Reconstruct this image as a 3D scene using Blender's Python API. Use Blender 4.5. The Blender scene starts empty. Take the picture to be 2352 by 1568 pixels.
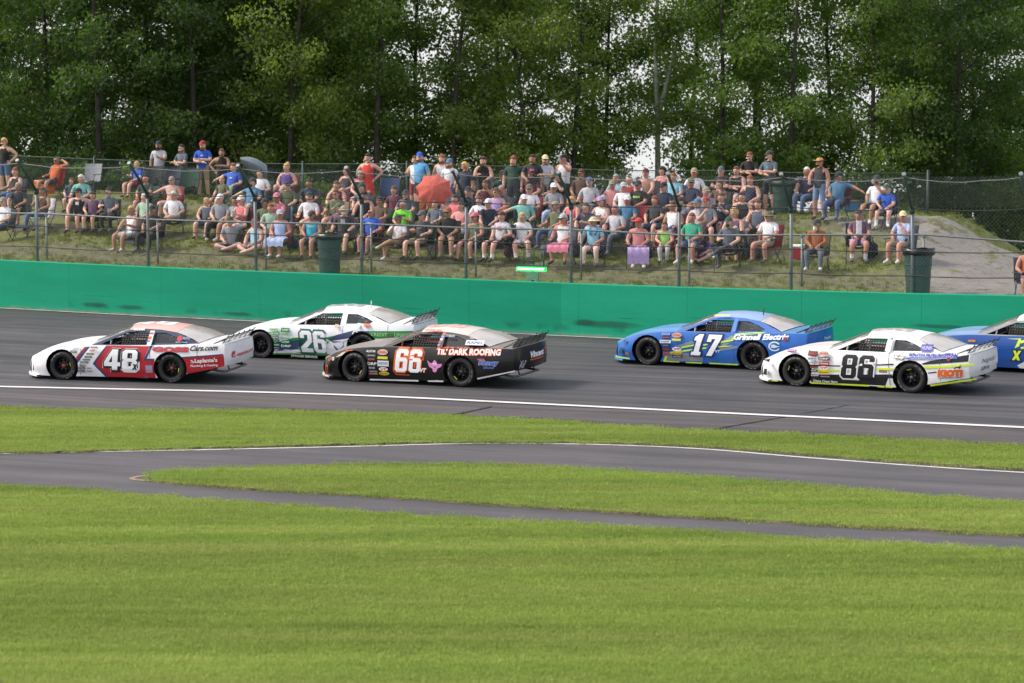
import bpy, bmesh, math, random
import numpy as np
from mathutils import Vector, Matrix
from mathutils.geometry import tessellate_polygon

R = math.radians
scene = bpy.context.scene
col = scene.collection
rng = random.Random(7)
nrng = np.random.default_rng(7)

# ------------------------------------------------------------------ camera
CAM_Z, FOC = 5.7, 5555.0                 # camera height; focal length for a 2352 px wide picture
HORIZON = 300.0
PITCH = math.atan((784.0 - HORIZON) / FOC)
cam_data = bpy.data.cameras.new('camera')
cam = bpy.data.objects.new('camera', cam_data)
col.objects.link(cam)
cam.location = (0, 0, CAM_Z)
cam.rotation_euler = (R(90) - PITCH, 0, 0)
cam_data.sensor_width = 36.0
cam_data.lens = FOC / 2352.0 * 36.0
cam_data.clip_start, cam_data.clip_end = 0.5, 6000
cam_data.dof.use_dof = True
cam_data.dof.focus_distance = 54.0
cam_data.dof.aperture_fstop = 1.8
scene.camera = cam

# ------------------------------------------------------------------ sky, sun, exposure
SUN_EL, SUN_AZ = R(44), R(-84)           # azimuth measured from +Y (away from the camera) towards +X
world = bpy.data.worlds.new('World')
scene.world = world
world.use_nodes = True
nt = world.node_tree
nt.nodes.clear()
out = nt.nodes.new('ShaderNodeOutputWorld')
bg = nt.nodes.new('ShaderNodeBackground')
sky = nt.nodes.new('ShaderNodeTexSky')
sky.sky_type = 'NISHITA'
sky.sun_disc = False
sky.sun_elevation = SUN_EL
sky.sun_rotation = SUN_AZ
sky.dust_density = 4.0
sky.air_density = 1.0
sky.ozone_density = 1.5
bg.inputs['Strength'].default_value = 0.15
tc = nt.nodes.new('ShaderNodeTexCoord')
sx = nt.nodes.new('ShaderNodeSeparateXYZ')
mx = nt.nodes.new('ShaderNodeMath'); mx.operation = 'MAXIMUM'; mx.inputs[1].default_value = 0.08
cx = nt.nodes.new('ShaderNodeCombineXYZ')
nt.links.new(tc.outputs['Generated'], sx.inputs[0])
nt.links.new(sx.outputs['X'], cx.inputs['X']); nt.links.new(sx.outputs['Y'], cx.inputs['Y'])
nt.links.new(sx.outputs['Z'], mx.inputs[0]); nt.links.new(mx.outputs[0], cx.inputs['Z'])
nt.links.new(cx.outputs[0], sky.inputs['Vector'])
# thin even overcast veil over the whole sky
vm = nt.nodes.new('ShaderNodeMixRGB'); vm.blend_type = 'MIX'; vm.inputs[0].default_value = 0.65
tint = nt.nodes.new('ShaderNodeMixRGB'); tint.blend_type = 'MULTIPLY'; tint.inputs[0].default_value = 1.0
tint.inputs[1].default_value = (1, 1, 1, 1); tint.inputs[2].default_value = (3.15, 3.02, 3.05, 1)
nt.links.new(sky.outputs[0], vm.inputs[1]); nt.links.new(tint.outputs[0], vm.inputs[2])
nt.links.new(vm.outputs[0], bg.inputs['Color'])
nt.links.new(bg.outputs[0], out.inputs['Surface'])

sun_data = bpy.data.lights.new('sun', 'SUN')
sun = bpy.data.objects.new('sun', sun_data)
col.objects.link(sun)
sun_data.energy = 1.55
sun_data.angle = R(10)
sun_data.color = (1.0, 0.90, 0.76)
sdir = Vector((math.sin(SUN_AZ) * math.cos(SUN_EL), math.cos(SUN_AZ) * math.cos(SUN_EL), math.sin(SUN_EL)))
sun.rotation_euler = (-sdir).to_track_quat('-Z', 'Y').to_euler()
sun.location = (0, 0, 60)

vs = scene.view_settings
vs.view_transform = 'Standard'
vs.look = 'None'
vs.gamma = 1.0
vs.use_curve_mapping = False
vs.exposure = 1.1

# ------------------------------------------------------------------ picture -> place
_cp, _sp = math.cos(PITCH), math.sin(PITCH)
def ray(px, py):
    sx_, sy_ = (px - 1176.0) / FOC, (784.0 - py) / FOC
    return Vector((sx_, _cp + sy_ * _sp, -_sp + sy_ * _cp))
def atz(px, py, z):
    d = ray(px, py)
    t = (z - CAM_Z) / d.z
    return Vector((d.x * t, d.y * t, z))
def atd(px, py, dist):
    d = ray(px, py)
    t = dist / d.y
    return Vector((d.x * t, dist, CAM_Z + d.z * t))
def proj(p):
    x, y, z = p[0], p[1], p[2] - CAM_Z
    f = y * _cp - z * _sp
    u = y * _sp + z * _cp
    return (1176.0 + FOC * x / f, 784.0 - FOC * u / f)
class Curve1:
    """smooth y(x) through control points, straight beyond the ends"""
    def __init__(s, pts):
        s.x = [p[0] for p in pts]; s.y = [p[1] for p in pts]
        n = len(pts); d = [(s.y[i+1]-s.y[i])/(s.x[i+1]-s.x[i]) for i in range(n-1)]
        m = [d[0]] + [0]*(n-2) + [d[-1]]
        for i in range(1, n-1):
            m[i] = 0 if d[i-1]*d[i] <= 0 and False else (d[i-1]*(s.x[i+1]-s.x[i]) + d[i]*(s.x[i]-s.x[i-1]))/(s.x[i+1]-s.x[i-1])
        s.m = m
    def __call__(s, v):
        x, y, m = s.x, s.y, s.m
        if v <= x[0]: return y[0] + (v-x[0])*m[0]
        if v >= x[-1]: return y[-1] + (v-x[-1])*m[-1]
        i = 0
        while v > x[i+1]: i += 1
        h = x[i+1]-x[i]; t = (v-x[i])/h
        return ((1+2*t)*(1-t)**2*y[i] + t*(1-t)**2*h*m[i] + t*t*(3-2*t)*y[i+1] + t*t*(t-1)*h*m[i+1])
def lerp(a, b, t): return a + (b-a)*t
def interp(x, xs, ys): return float(np.interp(x, xs, ys))

# ------------------------------------------------------------------ names, parents, meshes
def tag(o, label=None, cat=None, group=None, kind=None):
    if label: o['label'] = label
    if cat: o['category'] = cat
    if group: o['group'] = group
    if kind: o['kind'] = kind
    return o
def empty(name, loc=(0, 0, 0), rz=0.0, parent=None):
    o = bpy.data.objects.new(name, None)
    o.empty_display_size = 0.2
    col.objects.link(o)
    o.location = loc
    o.rotation_euler = (0, 0, rz)
    if parent: o.parent = parent
    return o
def link(name, me, parent=None):
    o = bpy.data.objects.new(name, me)
    col.objects.link(o)
    if parent is not None: o.parent = parent
    return o
def copy_tree(o, parent=None):
    c = o.copy()
    col.objects.link(c)
    c.parent = parent
    for ch in o.children: copy_tree(ch, c)
    return c

class MB:
    """collects verts and faces; build() links them as one mesh object"""
    def __init__(s): s.v = []; s.f = []; s.m = []; s.sm = []
    def add(s, vs_, fs, mi=0, smooth=False):
        b = len(s.v); s.v += [tuple(p) for p in vs_]
        for f in fs: s.f.append(tuple(i+b for i in f)); s.m.append(mi); s.sm.append(smooth)
    def box(s, c, d, mi=0, rot=None, taper=(1, 1)):
        x, y, z = d[0]/2, d[1]/2, d[2]/2
        vs_ = []
        for zz in (-z, z):
            k = taper if zz > 0 else (1, 1)
            for sx_, sy_ in ((-1, -1), (1, -1), (1, 1), (-1, 1)):
                p = Vector((sx_*x*k[0], sy_*y*k[1], zz))
                if rot is not None: p = rot @ p
                vs_.append(p + Vector(c))
        s.add(vs_, [(0, 3, 2, 1), (4, 5, 6, 7), (0, 1, 5, 4), (1, 2, 6, 5), (2, 3, 7, 6), (3, 0, 4, 7)], mi)
    def tube(s, pts, r, n=6, mi=0, caps=True, smooth=True):
        pts = [Vector(p) for p in pts]
        rs = r if isinstance(r, (list, tuple)) else [r]*len(pts)
        rings = []
        up = None
        for i, p in enumerate(pts):
            d = (pts[min(i+1, len(pts)-1)] - pts[max(i-1, 0)])
            if d.length < 1e-9: d = Vector((0, 0, 1))
            d.normalize()
            if up is None: up = Vector((0, 0, 1)) if abs(d.z) < 0.9 else Vector((1, 0, 0))
            a = d.cross(up)
            if a.length < 1e-6: a = d.orthogonal()
            a.normalize(); b = d.cross(a); up = -b if False else up
            rings.append([p + (a*math.cos(2*math.pi*k/n) + b*math.sin(2*math.pi*k/n))*rs[i] for k in range(n)])
        base = len(s.v)
        vs_ = [q for rg in rings for q in rg]
        fs = []
        for i in range(len(pts)-1):
            for k in range(n):
                fs.append((i*n+k, i*n+(k+1) % n, (i+1)*n+(k+1) % n, (i+1)*n+k))
        s.add(vs_, fs, mi, smooth)
        if caps:
            s.f.append(tuple(base+k for k in range(n))[::-1]); s.m.append(mi); s.sm.append(False)
            e = base+(len(pts)-1)*n
            s.f.append(tuple(e+k for k in range(n))); s.m.append(mi); s.sm.append(False)
    def lathe(s, prof, n=24, axis='Z', c=(0, 0, 0), mi=0, smooth=True, sc=(1, 1)):
        vs_ = []
        for r, h in prof:
            for k in range(n):
                a = 2*math.pi*k/n
                u, v = r*math.cos(a)*sc[0], r*math.sin(a)*sc[1]
                p = (u, v, h) if axis == 'Z' else ((u, h, v) if axis == 'Y' else (h, u, v))
                vs_.append(Vector(p)+Vector(c))
        fs = []
        for i in range(len(prof)-1):
            for k in range(n):
                fs.append((i*n+k, i*n+(k+1) % n, (i+1)*n+(k+1) % n, (i+1)*n+k))
        s.add(vs_, fs, mi, smooth)
    def grid(s, rows, mi=0, smooth=True, flip=False):
        n = len(rows[0]); vs_ = [p for r in rows for p in r]
        fs = []
        for i in range(len(rows)-1):
            for k in range(n-1):
                f = (i*n+k, i*n+k+1, (i+1)*n+k+1, (i+1)*n+k)
                fs.append(f[::-1] if flip else f)
        s.add(vs_, fs, mi, smooth)
    def poly3(s, pts2, fn, mi=0):
        """a flat polygon (2D points) triangulated, each point placed by fn"""
        tris = tessellate_polygon([[Vector((p[0], p[1], 0)) for p in pts2]])
        s.add([fn(*p) for p in pts2], tris, mi)
    def mesh(s, name, mats):
        me = bpy.data.meshes.new(name)
        me.from_pydata(s.v, [], s.f)
        for m in mats: me.materials.append(m)
        me.polygons.foreach_set('material_index', s.m)
        me.polygons.foreach_set('use_smooth', s.sm)
        me.update()
        return me
    def build(s, name, mats, parent=None, recalc=False):
        if not isinstance(mats, (list, tuple)): mats = [mats]
        me = s.mesh(name, mats)
        if recalc:
            bm = bmesh.new(); bm.from_mesh(me)
            bmesh.ops.recalc_face_normals(bm, faces=bm.faces)
            bm.to_mesh(me); bm.free()
        return link(name, me, parent)

# ------------------------------------------------------------------ materials
def srgb(h):
    c = [int(h[i:i+2], 16)/255.0 for i in (0, 2, 4)]
    return tuple(x/12.92 if x <= 0.04045 else ((x+0.055)/1.055)**2.4 for x in c)
class NT:
    def __init__(s, name):
        s.m = bpy.data.materials.new(name); s.m.use_nodes = True
        s.t = s.m.node_tree; s.t.nodes.clear()
        s.o = s.t.nodes.new('ShaderNodeOutputMaterial')
    def n(s, typ, **kw):
        nd = s.t.nodes.new(typ)
        for k, v in kw.items(): setattr(nd, k, v)
        return nd
    def l(s, a, b): s.t.links.new(a, b)
    def set(s, sock, v):
        if hasattr(v, 'is_linked') or isinstance(v, bpy.types.NodeSocket): s.l(v, sock)
        else: sock.default_value = (tuple(v)+(1,) if isinstance(v, (tuple, list)) and len(v) == 3 and sock.type == 'RGBA' else v)
    def math(s, op, a, b=0.0, c=None, clamp=False):
        nd = s.n('ShaderNodeMath', operation=op); nd.use_clamp = clamp
        s.set(nd.inputs[0], a); s.set(nd.inputs[1], b)
        if c is not None: s.set(nd.inputs[2], c)
        return nd.outputs[0]
    def mix(s, f, a, b, blend='MIX'):
        nd = s.n('ShaderNodeMixRGB', blend_type=blend)
        s.set(nd.inputs[0], f); s.set(nd.inputs[1], a); s.set(nd.inputs[2], b)
        return nd.outputs[0]
    def noise(s, scale=5, detail=4, rough=0.55, vec=None, sc=None, out='Fac'):
        nd = s.n('ShaderNodeTexNoise')
        nd.inputs['Scale'].default_value = scale; nd.inputs['Detail'].default_value = detail
        nd.inputs['Roughness'].default_value = rough
        if sc is not None:
            mp = s.n('ShaderNodeMapping'); mp.inputs['Scale'].default_value = sc
            s.l(vec if vec is not None else s.coord(), mp.inputs[0]); s.l(mp.outputs[0], nd.inputs['Vector'])
        else: s.l(vec if vec is not None else s.coord(), nd.inputs['Vector'])
        return nd.outputs[out]
    def coord(s, which='Object'):
        if which not in getattr(s, '_c', {}):
            if not hasattr(s, '_c'): s._c = {}
            s._c[which] = s.n('ShaderNodeTexCoord').outputs[which]
        return s._c[which]
    def ramp(s, f, stops):
        nd = s.n('ShaderNodeValToRGB'); e = nd.color_ramp.elements
        while len(e) < len(stops): e.new(0.5)
        for el, (p, c) in zip(e, stops):
            el.position = p; el.color = (tuple(c)+(1,)) if isinstance(c, tuple) else (c, c, c, 1)
        s.l(f, nd.inputs[0]); return nd.outputs[0]
    def principled(s, color, rough=0.5, metal=0.0, bump=None, bstr=0.3, bdist=0.02, **kw):
        b = s.n('ShaderNodeBsdfPrincipled')
        s.set(b.inputs['Base Color'], color); s.set(b.inputs['Roughness'], rough); s.set(b.inputs['Metallic'], metal)
        for k, v in kw.items(): s.set(b.inputs[k.replace('_', ' ')], v)
        if bump is not None:
            bp = s.n('ShaderNodeBump'); bp.inputs['Strength'].default_value = bstr; bp.inputs['Distance'].default_value = bdist
            s.l(bump, bp.inputs['Height']); s.l(bp.outputs[0], b.inputs['Normal'])
        s.l(b.outputs[0], s.o.inputs['Surface'])
        return s.m

_mats = {}
def mat(color, rough=0.6, metal=0.0, var=0.12, scale=9.0, name=None, **kw):
    """a plain finish with slight grain and wear; cached"""
    c = srgb(color) if isinstance(color, str) else tuple(color)
    key = (c, rough, metal, var, scale, tuple(sorted(kw.items())))
    if key in _mats: return _mats[key]
    t = NT(name or 'finish_%d' % len(_mats))
    nz = t.noise(scale, 5)
    f = t.ramp(nz, [(0.3, 1-var), (0.7, 1+var*0.5)])
    m = t.principled(t.mix(1.0, c, f, 'MULTIPLY'), rough, metal, **{k: v for k, v in kw.items()})
    _mats[key] = m
    return m
def cloth(color): return mat(color, 0.85, 0.0, 0.22, 14.0, Sheen_Weight=0.15)

M_galv = mat((0.19, 0.22, 0.23), 0.5, 0.5, 0.25, 20, 'galvanised_steel')
M_green_steel = mat((0.045, 0.075, 0.07), 0.55, 0.2, 0.2, 20, 'green_coated_steel')
M_cable = mat((0.035, 0.038, 0.04), 0.6, 0.3, 0.2, 20, 'dark_cable')
M_silver_cable = mat((0.22, 0.23, 0.24), 0.5, 0.5, 0.2, 20, 'silver_cable')
# ================================================================== GROUND, TRACK, WALL
E1 = Curve1([(0,1116),(176,1126),(351,1139.7),(527,1152.4),(767,1170.6),(1119,1194),(1560,1218.5),(1952,1243),(2352,1264)])
E2 = Curve1([(365,1103.9),(527,1116),(685,1126.5),(826,1134),(1119,1153),(1400,1171),(1594,1183.6),(1882,1200),(2230,1219),(2352,1225)])
E3 = Curve1([(369,1083),(562,1074.7),(826,1068),(1048,1067),(1294,1074.7),(1594,1095),(1847,1114.8),(2125,1140),(2352,1155)])
E4 = Curve1([(0,1037),(211,1033),(422,1026.5),(632,1022),(826,1017),(1013,1013.6),(1294,1013.6),(1594,1021.3),(1847,1040),(2160,1064),(2352,1075)])
PL = Curve1([(0,1042),(422,1034),(826,1025),(1083,1018.8),(1435,1023),(1594,1030),(1847,1050.5),(2195,1076),(2352,1085.5)])
E5 = Curve1([(0,936),(281,944.5),(492,942.5),(767,948),(1013,955),(1259,967),(1535,986),(1813,998),(2160,1016),(2352,1025)])
WL = Curve1([(0,888),(826,908.5),(1200,926),(1594,945.5),(2352,982)])
WB = Curve1([(0,706),(400,727.5),(640,739),(1290,770),(2352,818)])
WT = Curve1([(0,596.5),(413,615.5),(885,633.5),(1299,650),(2007,671.5),(2352,679)])
PXS = [x for x in range(-600, 2961, 40)]
def wall_z(px): return 0.69 - 0.24*min(max(px, -900)/1290.0, 1.0)
def wall_base(px): return atz(px, WB(px), wall_z(px))
def wall_top_z(px):
    b = wall_base(px)
    lo, hi = b.z+0.5, b.z+2.5
    for _ in range(30):
        m = (lo+hi)/2
        if proj((b.x, b.y, m))[1] > WT(px): lo = m
        else: hi = m
    return lo
def line_pt(px): return atz(px, WL(px), 0.1)
def track_pt(px, t):
    """t = 0 at the white line, 1 at the foot of the wall, negative on the apron (-1 at the grass)"""
    if t >= 0:
        return line_pt(px).lerp(wall_base(px), t)
    return line_pt(px).lerp(atz(px, E5(px), 0.0), -t)
def on_track(px, py):
    lo, hi = -1.0, 1.0
    for _ in range(40):
        m = (lo+hi)/2
        if proj(track_pt(px, m))[1] > py: lo = m
        else: hi = m
    return track_pt(px, lo)
TRACK_ROT = R(22)

def grass_mat(name, a, b, c, streak=(0.35, 2.2, 1)):
    t = NT(name)
    n1 = t.noise(1.0, 6, 0.62, sc=(0.09, 1.3, 1)); n2 = t.noise(1.0, 5, 0.7, sc=(2.2, 7.0, 5)); n3 = t.noise(34.0, 3, 0.6)
    k = t.ramp(n1, [(0.36, a), (0.5, b), (0.66, c)])
    k = t.mix(t.ramp(n2, [(0.45, 0.0), (0.95, 0.22)]), k, c)
    k = t.mix(1.0, k, t.ramp(n3, [(0.25, 0.75), (0.75, 1.15)]), 'MULTIPLY')
    return t.principled(k, 0.9, bump=n3, bstr=0.6, bdist=0.02, Specular_IOR_Level=0.2)
M_grass = grass_mat('mown_grass', (0.180, 0.240, 0.050), (0.215, 0.275, 0.062), (0.255, 0.300, 0.080))
def blade_mat(name, a, b, c):
    t = NT(name)
    g = t.n('ShaderNodeObjectInfo').outputs['Random']
    n1 = t.noise(1.0, 6, 0.62, vec=t.n('ShaderNodeNewGeometry').outputs['Position'], sc=(0.09, 1.3, 1))
    n2 = t.noise(1.0, 5, 0.7, vec=t.n('ShaderNodeNewGeometry').outputs['Position'], sc=(2.2, 7, 1))
    k = t.ramp(n1, [(0.36, a), (0.5, b), (0.66, c)])
    k = t.mix(t.ramp(n2, [(0.45, 0.0), (0.95, 0.22)]), k, c)
    n3 = t.noise(1.0, 3, 0.5, vec=t.n('ShaderNodeNewGeometry').outputs['Position'], sc=(0.06, 0.62, 1))
    k = t.mix(1.0, k, t.ramp(n3, [(0.35, 0.89), (0.65, 1.10)]), 'MULTIPLY')
    k = t.mix(1.0, k, t.ramp(g, [(0.0, 0.9), (1.0, 1.1)]), 'MULTIPLY')
    d = t.n('ShaderNodeBsdfDiffuse'); tr = t.n('ShaderNodeBsdfTranslucent'); m = t.n('ShaderNodeMixShader')
    t.l(k, d.inputs[0]); t.l(k, tr.inputs[0]); m.inputs[0].default_value = 0.45
    t.l(d.outputs[0], m.inputs[1]); t.l(tr.outputs[0], m.inputs[2]); t.l(m.outputs[0], t.o.inputs['Surface'])
    return t.m
M_blade = blade_mat('grass_blade', (0.260, 0.360, 0.085), (0.315, 0.410, 0.105), (0.380, 0.440, 0.135))

def asphalt_mat(name, base, warm, streak, speck=0.25):
    t = NT(name)
    mp = t.n('ShaderNodeMapping'); mp.inputs['Rotation'].default_value = (0, 0, TRACK_ROT)
    t.l(t.coord(), mp.inputs[0]); v = mp.outputs[0]
    n1 = t.noise(1.0, 5, 0.6, vec=v, sc=(0.12, 1.6, 1)); n2 = t.noise(1.0, 6, 0.65, vec=v, sc=(0.5, 0.9, 1)); n3 = t.noise(90, 3, 0.7)
    n4 = t.noise(1.0, 4, 0.55, vec=v, sc=(0.05, 4.5, 1))
    k = t.mix(t.ramp(n2, [(0.35, 0.0), (0.7, 1.0)]), base, warm)
    k = t.mix(1.0, k, t.ramp(n1, [(0.3, 1-streak), (0.7, 1+streak)]), 'MULTIPLY')
    k = t.mix(1.0, k, t.ramp(n4, [(0.3, 1-streak*0.8), (0.7, 1+streak*0.6)]), 'MULTIPLY')
    k = t.mix(1.0, k, t.ramp(n3, [(0.3, 1-speck), (0.7, 1+speck)]), 'MULTIPLY')
    return t.principled(k, t.math('ADD', t.math('MULTIPLY', n1, 0.25), 0.62), bump=n3, bstr=0.35, bdist=0.01)
M_track = asphalt_mat('worn_asphalt', (0.042, 0.045, 0.053), (0.072, 0.069, 0.074), 0.42)
M_apron = asphalt_mat('apron_asphalt', (0.062, 0.055, 0.058), (0.086, 0.078, 0.080), 0.38)
M_pit = asphalt_mat('pit_lane_asphalt', (0.062, 0.060, 0.068), (0.088, 0.083, 0.090), 0.25)
def paint_mat(name, c, wear=0.5):
    t = NT(name)
    n = t.noise(1.0, 6, 0.7, sc=(1.2, 5, 1))
    return t.principled(t.mix(t.ramp(n, [(0.45, 0.0), (0.75, wear)]), c, (0.12, 0.12, 0.12)), 0.6)
M_line = paint_mat('white_road_paint', (0.72, 0.72, 0.72), 0.4)
M_yellow_line = paint_mat('faded_yellow_road_paint', (0.32, 0.22, 0.14), 0.8)
M_soil = mat((0.15, 0.13, 0.07), 0.95, 0, 0.4, 6, 'bare_soil')

# big base sheet: the whole hilltop, under everything else
mb = MB()
rows = []
for y in (-900, -300, -60, 0, 30, 60, 90, 150, 200, 260, 330):
    z = -0.08 if y <= 90 else (-0.08 - (y-90)*0.05 if y <= 150 else -3.1 - (y-150)*0.16)
    rows.append([(x, y, z) for x in (-900, -400, -120, -40, 0, 40, 120, 400, 900)])
mb.grid(rows, flip=False)
tag(mb.build('ground', M_grass), 'mown grass ground of the whole race track infield', kind='structure')

def sheet(name, lower, upper, z0, mats, n=1, z1=None):
    m = MB()
    rws = []
    for k in range(n+1):
        t = k/n
        rws.append([tuple(lower(px).lerp(upper(px), t)) for px in PXS])
    m.grid(rws, smooth=True)
    return m.build(name, mats)
# pit lane asphalt: one sheet under the grass islands
mb = MB()
mb.grid([[tuple(atz(px, E1(px)+45, 0.0)) for px in PXS], [tuple(atz(px, (E1(px)+E4(px))/2, 0.0)) for px in PXS], [tuple(atz(px, E4(px)-14, 0.0)) for px in PXS]])
tag(mb.build('pit_lane', M_pit), 'grey asphalt pit lane curving between the grass strips', kind='structure')

# racing surface
mb = MB()
ts = [i/12 for i in range(13)]
mb.grid([[tuple(track_pt(px, t)) for px in PXS] for t in ts])
tag(mb.build('race_track', M_track), 'banked grey asphalt racing surface', kind='structure')
mb = MB()
mb.grid([[tuple(track_pt(px, t)) for px in PXS] for t in (-1.25, -1.0, -0.5, 0.0)])
tag(mb.build('track_apron', M_apron), 'brownish asphalt apron below the white line', kind='structure')
def ribbon(name, fn, up_w, down_w, mats, pxs=PXS, dz=0.006):
    """painted line: fn(px) is its centre; width measured in metres across"""
    c = [fn(px) for px in pxs]
    a, b = [], []
    for i, p in enumerate(c):
        d = (c[min(i+1, len(c)-1)] - c[max(i-1, 0)]); d.z = 0; d.normalize()
        nrm = Vector((-d.y, d.x, 0))
        a.append(tuple(p - nrm*down_w + Vector((0, 0, dz)))); b.append(tuple(p + nrm*up_w + Vector((0, 0, dz))))
    m = MB(); m.grid([a, b]); return m.build(name, mats)
def _tline(px): return track_pt(px, 0.0)
tag(ribbon('painted_line', _tline, 0.12, 0.12, M_line, dz=0.010), 'white painted line along the inside of the track', kind='structure')
tag(ribbon('painted_line', lambda px: atz(px, PL(px), 0.0), 0.045, 0.045, M_line), 'thin white painted line along the pit lane', kind='structure')
tag(ribbon('painted_line', lambda px: track_pt(px, 0.985), 0.14, 0.05, mat((0.42, 0.43, 0.42), 0.8, 0, 0.5, 3, 'pale_concrete_edge'), dz=0.012), 'pale edge line at the foot of the green wall', kind='structure')
arc = [atz(x, y, 0.0) for x, y in ((345, 1091), (322, 1093.5), (306, 1097), (302, 1099.5), (310, 1102), (330, 1103.5), (352, 1105))]
mb = MB()
for i in range(len(arc)-1):
    d = (arc[i+1]-arc[i]).normalized(); nrm = Vector((-d.y, d.x, 0))*0.05
    z = Vector((0, 0, 0.006))
    mb.add([arc[i]-nrm+z, arc[i+1]-nrm+z, arc[i+1]+nrm+z, arc[i]+nrm+z], [(0, 1, 2, 3)])
tag(mb.build('painted_line', M_yellow_line), 'faded yellow curved line round the tip of the grass wedge', kind='structure')
# open seams across the apron
for (xa, ya, xb, yb, w) in ((1040, 955, 1128, 934, 0.05), (1640, 986, 1812, 956, 0.035), (1845, 950, 1950, 930, 0.02)):
    mb = MB()
    n = 9
    pts = [on_track(lerp(xa, xb, k/n)+rng.uniform(-1, 1), lerp(ya, yb, k/n)+rng.uniform(-.6, .6)) for k in range(n+1)]
    for i in range(n):
        d = (pts[i+1]-pts[i]); d.normalize(); nrm = Vector((-d.y, d.x, 0))*w*rng.uniform(0.6, 1.2); z = Vector((0, 0, 0.009))
        mb.add([pts[i]-nrm+z, pts[i+1]-nrm+z, pts[i+1]+nrm+z, pts[i]+nrm+z], [(0, 1, 2, 3)])
    tag(mb.build('asphalt_seam', mat((0.018, 0.018, 0.018), 0.95, 0, 0.4, 12, 'crack_filler')), 'dark open seam across the asphalt apron', kind='structure')

# ------------------------------------------------------------------ lawns (raised turf) + grass
GH = 0.04
def lawn(name, lower, upper, label, pxs, nrow=8, close_tip=None):
    m = MB()
    rws = []
    for k in range(nrow+1):
        t = k/nrow
        r = []
        for px in pxs:
            a, b = atz(px, lower(px), GH), atz(px, upper(px), GH)
            j = 0.0
            p = a.lerp(b, t)
            if k in (0, nrow):
                p = p + Vector((rng.uniform(-.03, .03), rng.uniform(-.06, .06), 0))
            r.append(p)
        rws.append(r)
    m.grid([[tuple(p) for p in r] for r in rws], 0)
    # turf edge down to the asphalt
    for r, s in ((rws[0], -1), (rws[-1], 1)):
        m.grid([[tuple(p) for p in r], [(p.x, p.y + s*0.03, -0.01) for p in r]], 1, flip=(s < 0) is False)
    o = m.build(name, [M_grass, M_soil])
    tag(o, label, kind='structure')
    return o, rws
fine = [x for x in range(-600, 2961, 12)]
near_lawn, near_rows = lawn('infield_lawn', lambda px: 1900 + (px-1176)*0.02, E1, 'wide mown lawn in the foreground', fine, 14)
wedge_px = [x for x in range(348, 2961, 12)]
def wl(px): return lerp(1096, E2(max(px, 365)), min(1, max(0, (px-342)/26.0))**0.5)
def wu(px): return lerp(1094, E3(max(px, 369)), min(1, max(0, (px-342)/30.0))**0.5)
wedge, wedge_rows = lawn('lawn_wedge', wl, wu, 'pointed lawn between the two pit lanes', wedge_px, 5)
strip, strip_rows = lawn('lawn_strip', E4, E5, 'long lawn strip between pit lane and track', fine, 6)

def tuft_mesh(name, nb, h, spread, seed):
    r = random.Random(seed); m = MB()
    for _ in range(nb):
        a = r.uniform(0, 6.283); q = spread*math.sqrt(r.random()); x, y = q*math.cos(a), q*math.sin(a)
        l = h*r.uniform(0.55, 1.15); ln = r.uniform(0.1, 0.8)*l; b = r.uniform(0, 6.283); w = 0.006
        dx, dy = math.cos(b), math.sin(b)
        m.add([(x-dy*w, y+dx*w, 0), (x+dy*w, y-dx*w, 0), (x+dx*ln*.45+dy*w*.7, y+dy*ln*.45-dx*w*.7, l*.62), (x+dx*ln*.45-dy*w*.7, y+dy*ln*.45+dx*w*.7, l*.62), (x+dx*ln, y+dy*ln, l)],
              [(0, 1, 2, 3), (3, 2, 4)])
    return m.mesh(name, [M_blade])
_tuft = bpy.data.objects.new('grass_tuft', tuft_mesh('grass_tuft', 90, 0.030, 0.26, 3))
def scatter_group(name, tuft, density, smin, smax, seed, dens_attr=None):
    g = bpy.data.node_groups.new(name, 'GeometryNodeTree')
    g.interface.new_socket('Geometry', in_out='INPUT', socket_type='NodeSocketGeometry')
    g.interface.new_socket('Geometry', in_out='OUTPUT', socket_type='NodeSocketGeometry')
    N, L = g.nodes.new, g.links.new
    gi, go = N('NodeGroupInput'), N('NodeGroupOutput')
    dp = N('GeometryNodeDistributePointsOnFaces'); dp.inputs['Density'].default_value = density; dp.inputs['Seed'].default_value = seed
    if dens_attr:
        na = N('GeometryNodeInputNamedAttribute'); na.data_type = 'FLOAT'; na.inputs['Name'].default_value = dens_attr
        mm = N('ShaderNodeMath'); mm.operation = 'MULTIPLY'; mm.inputs[1].default_value = density
        L(na.outputs['Attribute'], mm.inputs[0]); L(mm.outputs[0], dp.inputs['Density'])
    oi = N('GeometryNodeObjectInfo'); oi.inputs['Object'].default_value = tuft; oi.inputs['As Instance'].default_value = True
    ip = N('GeometryNodeInstanceOnPoints')
    rr = N('FunctionNodeRandomValue'); rr.data_type = 'FLOAT_VECTOR'; rr.inputs[0].default_value = (-0.15, -0.15, 0); rr.inputs[1].default_value = (0.15, 0.15, 6.283)
    rs = N('FunctionNodeRandomValue'); rs.data_type = 'FLOAT'; rs.inputs[2].default_value = smin; rs.inputs[3].default_value = smax
    L(gi.outputs[0], dp.inputs['Mesh']); L(dp.outputs['Points'], ip.inputs['Points']); L(oi.outputs['Geometry'], ip.inputs['Instance'])
    L(rr.outputs[0], ip.inputs['Rotation']); L(rs.outputs[1], ip.inputs['Scale']); L(ip.outputs[0], go.inputs[0])
    return g
def scatter(name, rows_, label, group_):
    m = MB(); m.grid([[tuple(p) for p in r] for r in rows_])
    o = m.build(name, M_blade)
    md = o.modifiers.new('scatter', 'NODES'); md.node_group = group_
    tag(o, label, 'grass', kind='stuff')
    return o
def clip_rows(rows_, a, b, step):
    return [r[a:b:step] for r in rows_]
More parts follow.
